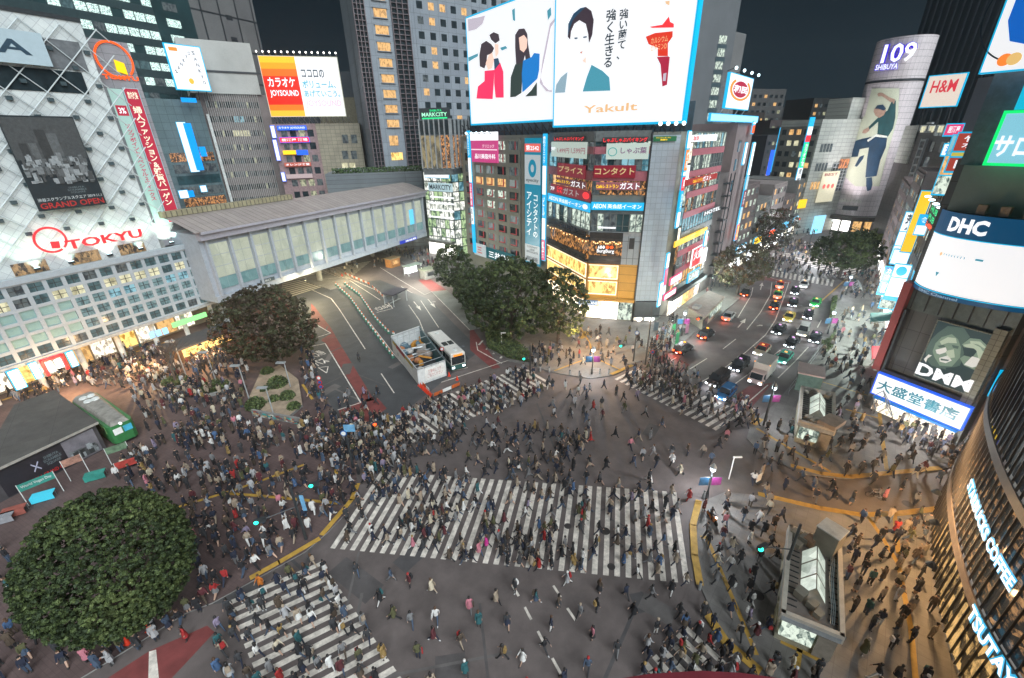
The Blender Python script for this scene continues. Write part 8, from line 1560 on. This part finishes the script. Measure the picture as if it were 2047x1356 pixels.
# obstacles people keep out of (plan circles / polygons)
OBS=[([tuple(G(*q,3.3)[:2]) for q in ((1578,1048),(1683,1092),(1690,1275),(1562,1223))]),([tuple(G(*q,3.3)[:2]) for q in ((1602,771),(1670,785),(1671,861),(1597,840))]),gpoly([(1547,1222),(1666,1275),(1663,1312),(1545,1258)]),gpoly([(500,800),(520,755),(560,735),(598,765),(606,815),(600,850),(505,835)]),[tuple(p[:2]) for p in fp],
     [tuple(G(*q,4.)[:2]) for q in ((28,809),(108,780),(196,843),(-60,962))],gpoly([(1374,640),(1417,605),(1460,625),(1408,668)]),gpoly([(1597,765),(1650,775),(1650,790),(1595,785)])]
for o in list(C.objects):
    if o.parent is None and o.type=='EMPTY' and o.get('category') in ('taxi','car','van','truck','bus','tram car'):
        L=dict(bus=5.6,truck=3.4).get(o['category'],2.7) if o['category']!='tram car' else 6.5; w_=1.5; a=o.rotation_euler[2]; OBS.append([(o.location.x+math.cos(a)*u-math.sin(a)*v,o.location.y+math.sin(a)*u+math.cos(a)*v) for u,v in ((-L,-w_),(L,-w_),(L,w_),(-L,w_))])
TREEC=[(o.location.x,o.location.y,.9) for o in C.objects if o.parent is None and o.get('category') in('tree','street lamp','traffic signal','planter','table','kiosk')]
def blocked(x,y):
    for P in OBS:
        if inpoly(x,y,P): return True
    for a,b_,r in TREEC:
        if (x-a)**2+(y-b_)**2<r*r: return True
    # inside the glass corner building or the side street
    for i in range(0,len(S_)-1,3):
        pass
    return inpoly(x,y,QPOLY)
QPOLY=[tuple(p-Vector((.6,0))) for p in S_]+[(80,3),(80,50)]
ZN=[ # polygon px, count, spacing, place words, posture, heading base (None random)
 ([(700,965),(760,935),(1180,962),(1190,1150),(680,1108)],178,.5,'on the left half of the wide crossing','walk',0),
 ([(1180,962),(1370,985),(1385,1172),(1190,1150)],34,.8,'on the right half of the wide crossing','walk',0),
 ([(770,890),(860,870),(1000,850),(1180,870),(1180,955),(770,935)],100,.5,'just above the wide crossing','walk',0),
 ([(1090,750),(1240,760),(1480,868),(1400,975),(1190,955),(1000,850)],38,1.4,'in the open middle of the junction','walk',None),
 ([(790,838),(1050,738),(1115,780),(860,885)],135,.5,'on the bus lane crossing','walk',.9),
 ([(610,840),(720,835),(800,850),(860,890),(745,955),(700,960),(600,900)],210,.42,'in the packed corner crowd','stand',None),
 ([(240,700),(450,690),(500,735),(490,840),(620,870),(600,960),(430,985),(310,900),(270,800)],420,.5,'on the plaza','stand',None),
 ([(0,800),(100,760),(300,700),(400,690),(250,780),(150,775),(60,810)],90,.6,'by the station passage','walk',None),
 ([(430,985),(610,945),(715,955),(695,1005),(640,1070),(500,1145),(415,1210),(380,1120),(360,1020)],105,.8,'on the brick plaza edge','walk',None),
 ([(445,1208),(640,1125),(790,1340),(840,1400),(430,1400)],72,.75,'on the left crossing','walk',-.6),
 ([(700,1140),(1100,1160),(1370,1180),(1380,1230),(1290,1330),(1300,1400),(850,1400),(790,1300)],40,1.5,'on the near roadway','walk',None),
 ([(1235,760),(1275,737),(1340,725),(1525,830),(1500,880),(1430,865)],125,.5,'on the taxi lane crossing','walk',-.5),
 ([(1085,735),(1180,735),(1240,742),(1300,715),(1260,655),(1160,660),(1110,700)],40,1.,'in front of the gold lit shop','walk',None),
 ([(1290,735),(1305,680),(1345,640),(1372,660),(1330,712)],60,.45,'in the queue by the railing','stand',None),
 ([(1490,890),(1530,850),(1570,860),(1590,880),(1640,905),(1680,880),(1800,850),(1900,880),(1900,950),(1870,1025),(1700,1030),(1600,1010),(1500,985)],62,1.3,'on the alley road','walk',None),
 ([(1400,1000),(1560,1010),(1560,1180),(1540,1290),(1480,1290),(1410,1170)],34,1.1,'left of the nearest subway hut','walk',None),
 ([(1690,1045),(1870,1035),(1850,1120),(1870,1400),(1700,1400),(1690,1300)],54,.85,'between subway hut and glass building','stand',None),
 ([(1560,860),(1700,790),(1790,770),(1800,840),(1700,870),(1640,900)],26,.9,'beside the second subway hut','walk',None),
 ([(1640,720),(1665,640),(1760,600),(1780,770),(1700,785)],75,1.,'on the right pavement','walk',None),
 ([(1670,600),(1700,555),(1790,470),(1790,520),(1760,600)],110,1.,'far','walk',None),
 ([(1500,500),(1560,480),(1700,500),(1710,555),(1600,560),(1540,545)],240,.9,'far','walk',None),
 ([(1545,400),(1600,400),(1640,470),(1560,480)],90,1.6,'far','walk',None),
 ([(1280,1300),(1370,1250),(1460,1300),(1480,1380),(1290,1390)],30,.7,'on the small lower right crossing','walk',.4),
 ([(1400,1225),(1450,1290),(1560,1340),(1640,1340),(1640,1400),(1480,1400)],18,.8,'by the yellow strips at the bottom edge','stand',None),
 ([(0,1080),(30,1100),(60,1250),(180,1330),(60,1400),(0,1400)],16,1.1,'left of the big round tree','stand',None),
 ([(150,1300),(330,1240),(420,1190),(400,1230),(200,1345)],18,.7,'along the kerb under the round tree','stand',None),
 ([(600,545),(770,500),(800,515),(690,560)],22,1.,'far','walk',None),
 ([(775,500),(850,500),(880,545),(860,560),(820,520)],70,.7,'far','stand',None),
 ([(1060,700),(1110,695),(1100,735),(1060,735)],22,.6,'under the park trees','stand',None),
 ([(600,700),(625,700),(655,800),(690,870),(640,840),(605,760)],34,.6,'beside the bus bay','walk',None),
 ([(1380,590),(1430,560),(1480,540),(1500,560),(1440,585),(1400,600)],30,.9,'far','walk',None),
 ([(745,790),(770,780),(745,820),(650,830),(690,790)],9,1.,'on the bus lane','walk',None),
 ([(1780,845),(1935,900),(1900,935),(1800,880)],26,.8,'at the bookshop front','stand',None),
 ([(280,895),(420,985),(340,1010),(230,960)],34,.7,'near the banner stands','stand',None)]
PTS=[]; grid_={}
def near(x,y,d):
    gx,gy=int(x//1),int(y//1)
    for i in (-1,0,1):
        for j in (-1,0,1):
            for (a,b_) in grid_.get((gx+i,gy+j),()):
                if (x-a)**2+(y-b_)**2<d*d: return True
    return False
def put(x,y): grid_.setdefault((int(x//1),int(y//1)),[]).append((x,y))
# people singled out in the photo
TB='tactile'
EX=[((1045,1325),'walk','skirt','long','black','white','white','person in flowing white dress walking alone on the near roadway','walk'),
 ((1180,885),'stride','coat','hat','red','red','red','person in bright red suit and hat running across the junction',None),((375,1280),'stand','coat','long','black','red','black','person in red coat with pale bag on the red lane paint',None),
 ((268,1283),'stand','jacket','short','black','blue','beige','person in light blue shirt and beige trousers under the round tree',None),((524,1175),'walk','coat','short','brown','orange','black','person in long orange coat at the left crossing corner',None),((973,1095),'walk','coat','long','brown','magenta','black','person in magenta coat on the stripes of the wide crossing',None),
 ((1376,1000),'walk','coat','short','black','red','red','person all in red at the right end of the wide crossing',None),((1204,838),'walk','jacket','short','black','maroon','black','person in maroon jacket alone in the open junction',None),((1094,862),'stand','coat','short','brown','beige','charcoal','person in beige coat standing alone in the open junction',None),((1140,835),'walk','jacket','short','black','black','navy','person in black jacket with white bag near the corner lamp','bag'),
 ((1166,830),'walk','coat','long','black','charcoal','black','person in dark long coat beside the one with white bag',None),((1219,1035),'walk','jacket','short','black','navy','black','person in navy suit walking straight down the wide crossing',None),((1325,1090),'stride','jacket','short','black','blue','grey','person in bright blue jacket striding over the right stripes',None),((1273,1155),'walk','jacket','long','black','white','black','person in white top at the lower edge of the right stripes',None),
 ((1478,1125),'walk','coat','short','black','charcoal','black','person in charcoal coat by the diagonal tactile line',None),((1461,1100),'walk','coat','long','black','cream','denim','person in cream coat beside the diagonal tactile line',None),((560,965),'stand','jacket','short','black','mustard','grey','person in mustard jacket on the plaza edge near the tactile line',None),((612,1180),'walk','jacket','short','black','black','black','person in black suit at the top of the left crossing',None),
 ((1130,778),'walk','coat','long','black','white','cream','person in white coat between bus crossing and corner lamp',None),((1178,785),'walk','jacket','short','black','pale_grey','navy','person in pale grey jacket, rightmost of the trio below the corner lamp',None),((1168,788),'walk','jacket','short','brown','blue','grey','person in blue jacket, middle of the trio below the corner lamp',None),((1155,790),'walk','jacket','short','black','cream','charcoal','person in cream jacket, leftmost of the trio below the corner lamp','backpack'),
 ((680,815),'stand','jacket','hat','blue','navy','navy','traffic guard in dark uniform beside the bus bay',None),((1250,1195),'walk','jacket','short','black','navy','charcoal','person in navy jacket just below the wide crossing on the right',None)]
used=set(); nind=0
for (px,py),po,ou,ha,hc,tp,bt,lab,bag in EX:
    p=G(px,py); put(p.x,p.y); used.add(lab); nind+=1
    person(p.x,p.y,random.uniform(0,6.28),po,ou,ha,hc,tp,bt,0,bag if bag in('bag','backpack') else None,'white',lab,'people singled out in the crossing crowd')
for zi,(poly,cnt,sp_,place,post,hb_) in enumerate(ZN):
    P=gpoly(poly); xs=[p[0] for p in P]; ys=[p[1] for p in P]; k=tries=0
    cl=[(random.uniform(min(xs),max(xs)),random.uniform(min(ys),max(ys))) for _ in range(7)]
    while k<cnt and tries<cnt*60:
        tries+=1; x,y=random.uniform(min(xs),max(xs)),random.uniform(min(ys),max(ys))
        if random.random()<.4: a,b_=random.choice(cl); x,y=random.gauss(a,1.5),random.gauss(b_,1.5)
        if not inpoly(x,y,P) or near(x,y,sp_) or blocked(x,y): continue
        put(x,y); k+=1
        if hb_ is None: h_=random.uniform(0,6.28)
        else: h_=hb_+random.choice((0,math.pi))+random.gauss(0,.35)
        pose=random.choice(('walk','walk','stride','walk','stand')) if post=='walk' else random.choice(('stand','stand','phone','phone','walk'))
        PTS.append((x,y,h_,pose,place))
def dcam(p): 
    q=proj((p[0],p[1],.9)); inn=(-15<q[0]<2062 and -15<q[1]<1371); return (0 if inn and p[4]!='far' else 1,math.hypot(p[0],p[1]))
PTS.sort(key=dcam); NI=300-nind-4
TOPS=['black']*13+['charcoal']*8+['navy']*7+['grey']*3+['pale_grey']*2+['beige']*3+['white']*4+['brown']*3+['olive','olive','maroon','cream','denim','grey','charcoal','black','navy','black','brown','beige','pale_grey']*2+['red','teal','mustard','pink','blue','lilac']
BOTS=['black']*6+['charcoal']*3+['navy']*3+['denim']*4+['grey']*2+['beige','brown','white']
WD=lambda c:c.replace('_',' ')
ACT=dict(walk='walking',stride='striding',stand='standing',phone='holding a phone',sit='sitting')
for p in PTS[:NI]:
    for _ in range(400):
        ou=random.choice(('jacket','jacket','coat','skirt','coat')); tp=random.choice(TOPS); bt=random.choice(BOTS); ha=random.choice(('short','short','long','short','hat') if ou!='skirt' else ('long','long','short')); bag=random.choice((None,None,'backpack','bag')); bc=random.choice(('black','brown','red','navy','beige','white','teal','mustard')); hc=random.choice(('black','black','black','brown','black')) if ha!='hat' else random.choice(('charcoal','red','beige','white','mustard'))
        g_={'jacket':'jacket and %s trousers'%WD(bt),'coat':'long coat','skirt':'top and %s skirt'%WD(bt)}[ou]
        ex=(', %s %s'%(bc,bag) if bag else (', %s cap'%hc if ha=='hat' else (', long %s hair'%hc if ha=='long' else '')))
        lab='person in %s %s%s, %s %s'%(WD(tp),g_,ex,'walking' if p[3] in('walk','stride') else 'standing',p[4])
        if len(lab.split())<=16 and lab not in used: break
    used.add(lab); person(p[0],p[1],p[2],p[3],ou,ha,hc,tp,bt,random.random()<.25,bag,bc,lab,'people '+p[4],random.uniform(.98,1.1))
# the remaining crowd: one object, coloured per garment
rest=PTS[NI:]; geo={}
for po in ('walk','stride','stand','phone'):
    for ou in ('jacket','coat','skirt'):
        for ha in ('short','long'):
            v,f,s=person_geo(po,ou,ha,0,False); geo[(po,ou,ha)]=(np.array(v),f,s)
AV=[];AF=[];AC=[];off_=0; lin=lambda c:c
for (x,y,h_,po,pl) in rest:
    ou=random.choice(('jacket','jacket','coat','coat','skirt')); ha=random.choice(('short','short','long')); v,f,s=geo[(po,ou,ha)]; ca,sa=math.cos(h_),math.sin(h_); k=random.uniform(.98,1.1); w_=v*k; n_=np.stack([w_[:,0]*ca-w_[:,1]*sa+x,w_[:,0]*sa+w_[:,1]*ca+y,w_[:,2]+onslab(x,y)+.004],1)
    cols=[(.42,.27,.20),random.choice(((.012,.01,.01),(.012,.01,.01),(.07,.035,.018))),PCOL[random.choice(TOPS)],PCOL[random.choice(BOTS)],(.03,.03,.03)]
    AV.append(n_); AF+=[[i+off_ for i in q] for q in f]; AC+=[cols[i] for i in s]; off_+=len(v)
me=bpy.data.meshes.new('crowd'); AV=np.concatenate(AV); me.from_pydata(AV.tolist(),[],AF); at=me.attributes.new('garment_colour','FLOAT_COLOR','FACE'); at.data.foreach_set('color',np.array([(*c,1) for c in AC],dtype=np.float32).ravel()); me.update()
m,nt,b_=_base('crowd_clothes'); an=nt.nodes.new('ShaderNodeAttribute'); an.attribute_name='garment_colour'; nt.links.new(an.outputs['Color'],b_.inputs['Base Color']); b_.inputs['Roughness'].default_value=.85; me.materials.append(m)
o=bpy.data.objects.new('crowd',me); C.objects.link(o); tag(o,kind='stuff')
# riders
def scooter(label,px,py,rz,col,rider,box=True):
    p=G(px,py); z=onslab(p.x,p.y); t=thing('scooter',label,'scooter',(p.x,p.y,z),rz,'two wheelers'); pm_=CP[col] if col in CP else PM[col]
    lb(t,'body',lambda b:[b.box((-.35,0,.5),(.7,.3,.3),pm_,taper=.8),b.box((.05,0,.28),(.6,.28,.08),pm_),b.box((.42,0,.6),(.12,.36,.65),pm_,taper=.75),b.box((-.35,0,.70),(.6,.26,.1),DARK)])
    for x in (-.6,.62): lb(t,'wheel',lambda b:b.tube((x,-.05,.25),(x,.05,.25),.25,.25,TYRE,14))
    lb(t,'handlebar',lambda b:[b.tube((.45,0,.9),(.35,0,1.02),.03,.03,DARK,6),b.tube((.33,-.3,1.02),(.33,.3,1.02),.02,.02,DARK,6)]); lb(t,'headlight',lambda b:b.ball((.52,0,.85),.09,HL,8,5))
    if box: lb(t,'luggage_box',lambda b:b.box((-.62,0,.95),(.42,.42,.42),WPAINT))
    person(p.x-math.cos(rz)*.25,p.y-math.sin(rz)*.25,rz,'sit','jacket','hat',rider[0],rider[1],rider[2],0,None,None,rider[3],'riders',.95,z=z+.0)
def bicycle(label,px,py,rz,rider):
    p=G(px,py); z=onslab(p.x,p.y); t=thing('bicycle',label,'bicycle',(p.x,p.y,z),rz,'two wheelers')
    for x in (-.52,.52):
        def f(b,x=x):
            for k in range(18): a0,a1=6.283*k/18,6.283*(k+1)/18; b.tube((x+.32*math.cos(a0),0,.33+.32*math.sin(a0)),(x+.32*math.cos(a1),0,.33+.32*math.sin(a1)),.02,.02,TYRE,4,False)
        lb(t,'wheel',f)
    lb(t,'frame',lambda b:[b.tube(a,c,.02,.02,STEEL,5) for a,c in (((-.52,0,.33),(-.15,0,.75)),((-.15,0,.75),(.35,0,.8)),((.35,0,.8),(.52,0,.33)),((-.52,0,.33),(0,0,.3)),((0,0,.3),(.35,0,.75)),((.35,0,.8),(.3,0,1.))) ]); lb(t,'handlebar',lambda b:b.tube((.3,-.28,1.),(.3,.28,1.),.018,.018,DARK,5)); lb(t,'saddle',lambda b:b.box((-.18,0,.8),(.24,.14,.06),DARK,taper=.8))
    person(p.x-math.cos(rz)*.2,p.y-math.sin(rz)*.2,rz,'sit','jacket','short',rider[0],rider[1],rider[2],0,None,None,rider[3],'riders',.95,z=z+.05)
scooter('orange red delivery scooter just right of the wide crossing',1422,1042,R(-80),'orange',('charcoal','black','black','helmeted rider on the orange delivery scooter'),False)
scooter('blue motor scooter with bright lamp beside the truck',1489,810,R(-125),'navy',('pale_grey','blue','charcoal','rider in blue on the scooter beside the truck'))
bicycle('bicycle alone on the empty bus roadway',718,722,R(-60),('black','charcoal','black','cyclist alone on the empty bus roadway')); bicycle('bicycle crossing the alley road',1748,997,R(150),('brown','grey','black','cyclist in grey crossing the alley road'))
# ================================================ thin night haze (closed box round everything)
b=MB(); hz=bpy.data.materials.new('haze'); hz.use_nodes=True; nt=hz.node_tree; nt.nodes.clear(); o_=nt.nodes.new('ShaderNodeOutputMaterial'); pv=nt.nodes.new('ShaderNodeVolumePrincipled'); pv.inputs['Color'].default_value=(.85,.93,1,1); pv.inputs['Density'].default_value=.00042; pv.inputs['Anisotropy'].default_value=.85; nt.links.new(pv.outputs[0],o_.inputs['Volume'])
b.box((0,420,85),(1300,1000,174),hz); b.build('haze',kind='stuff')
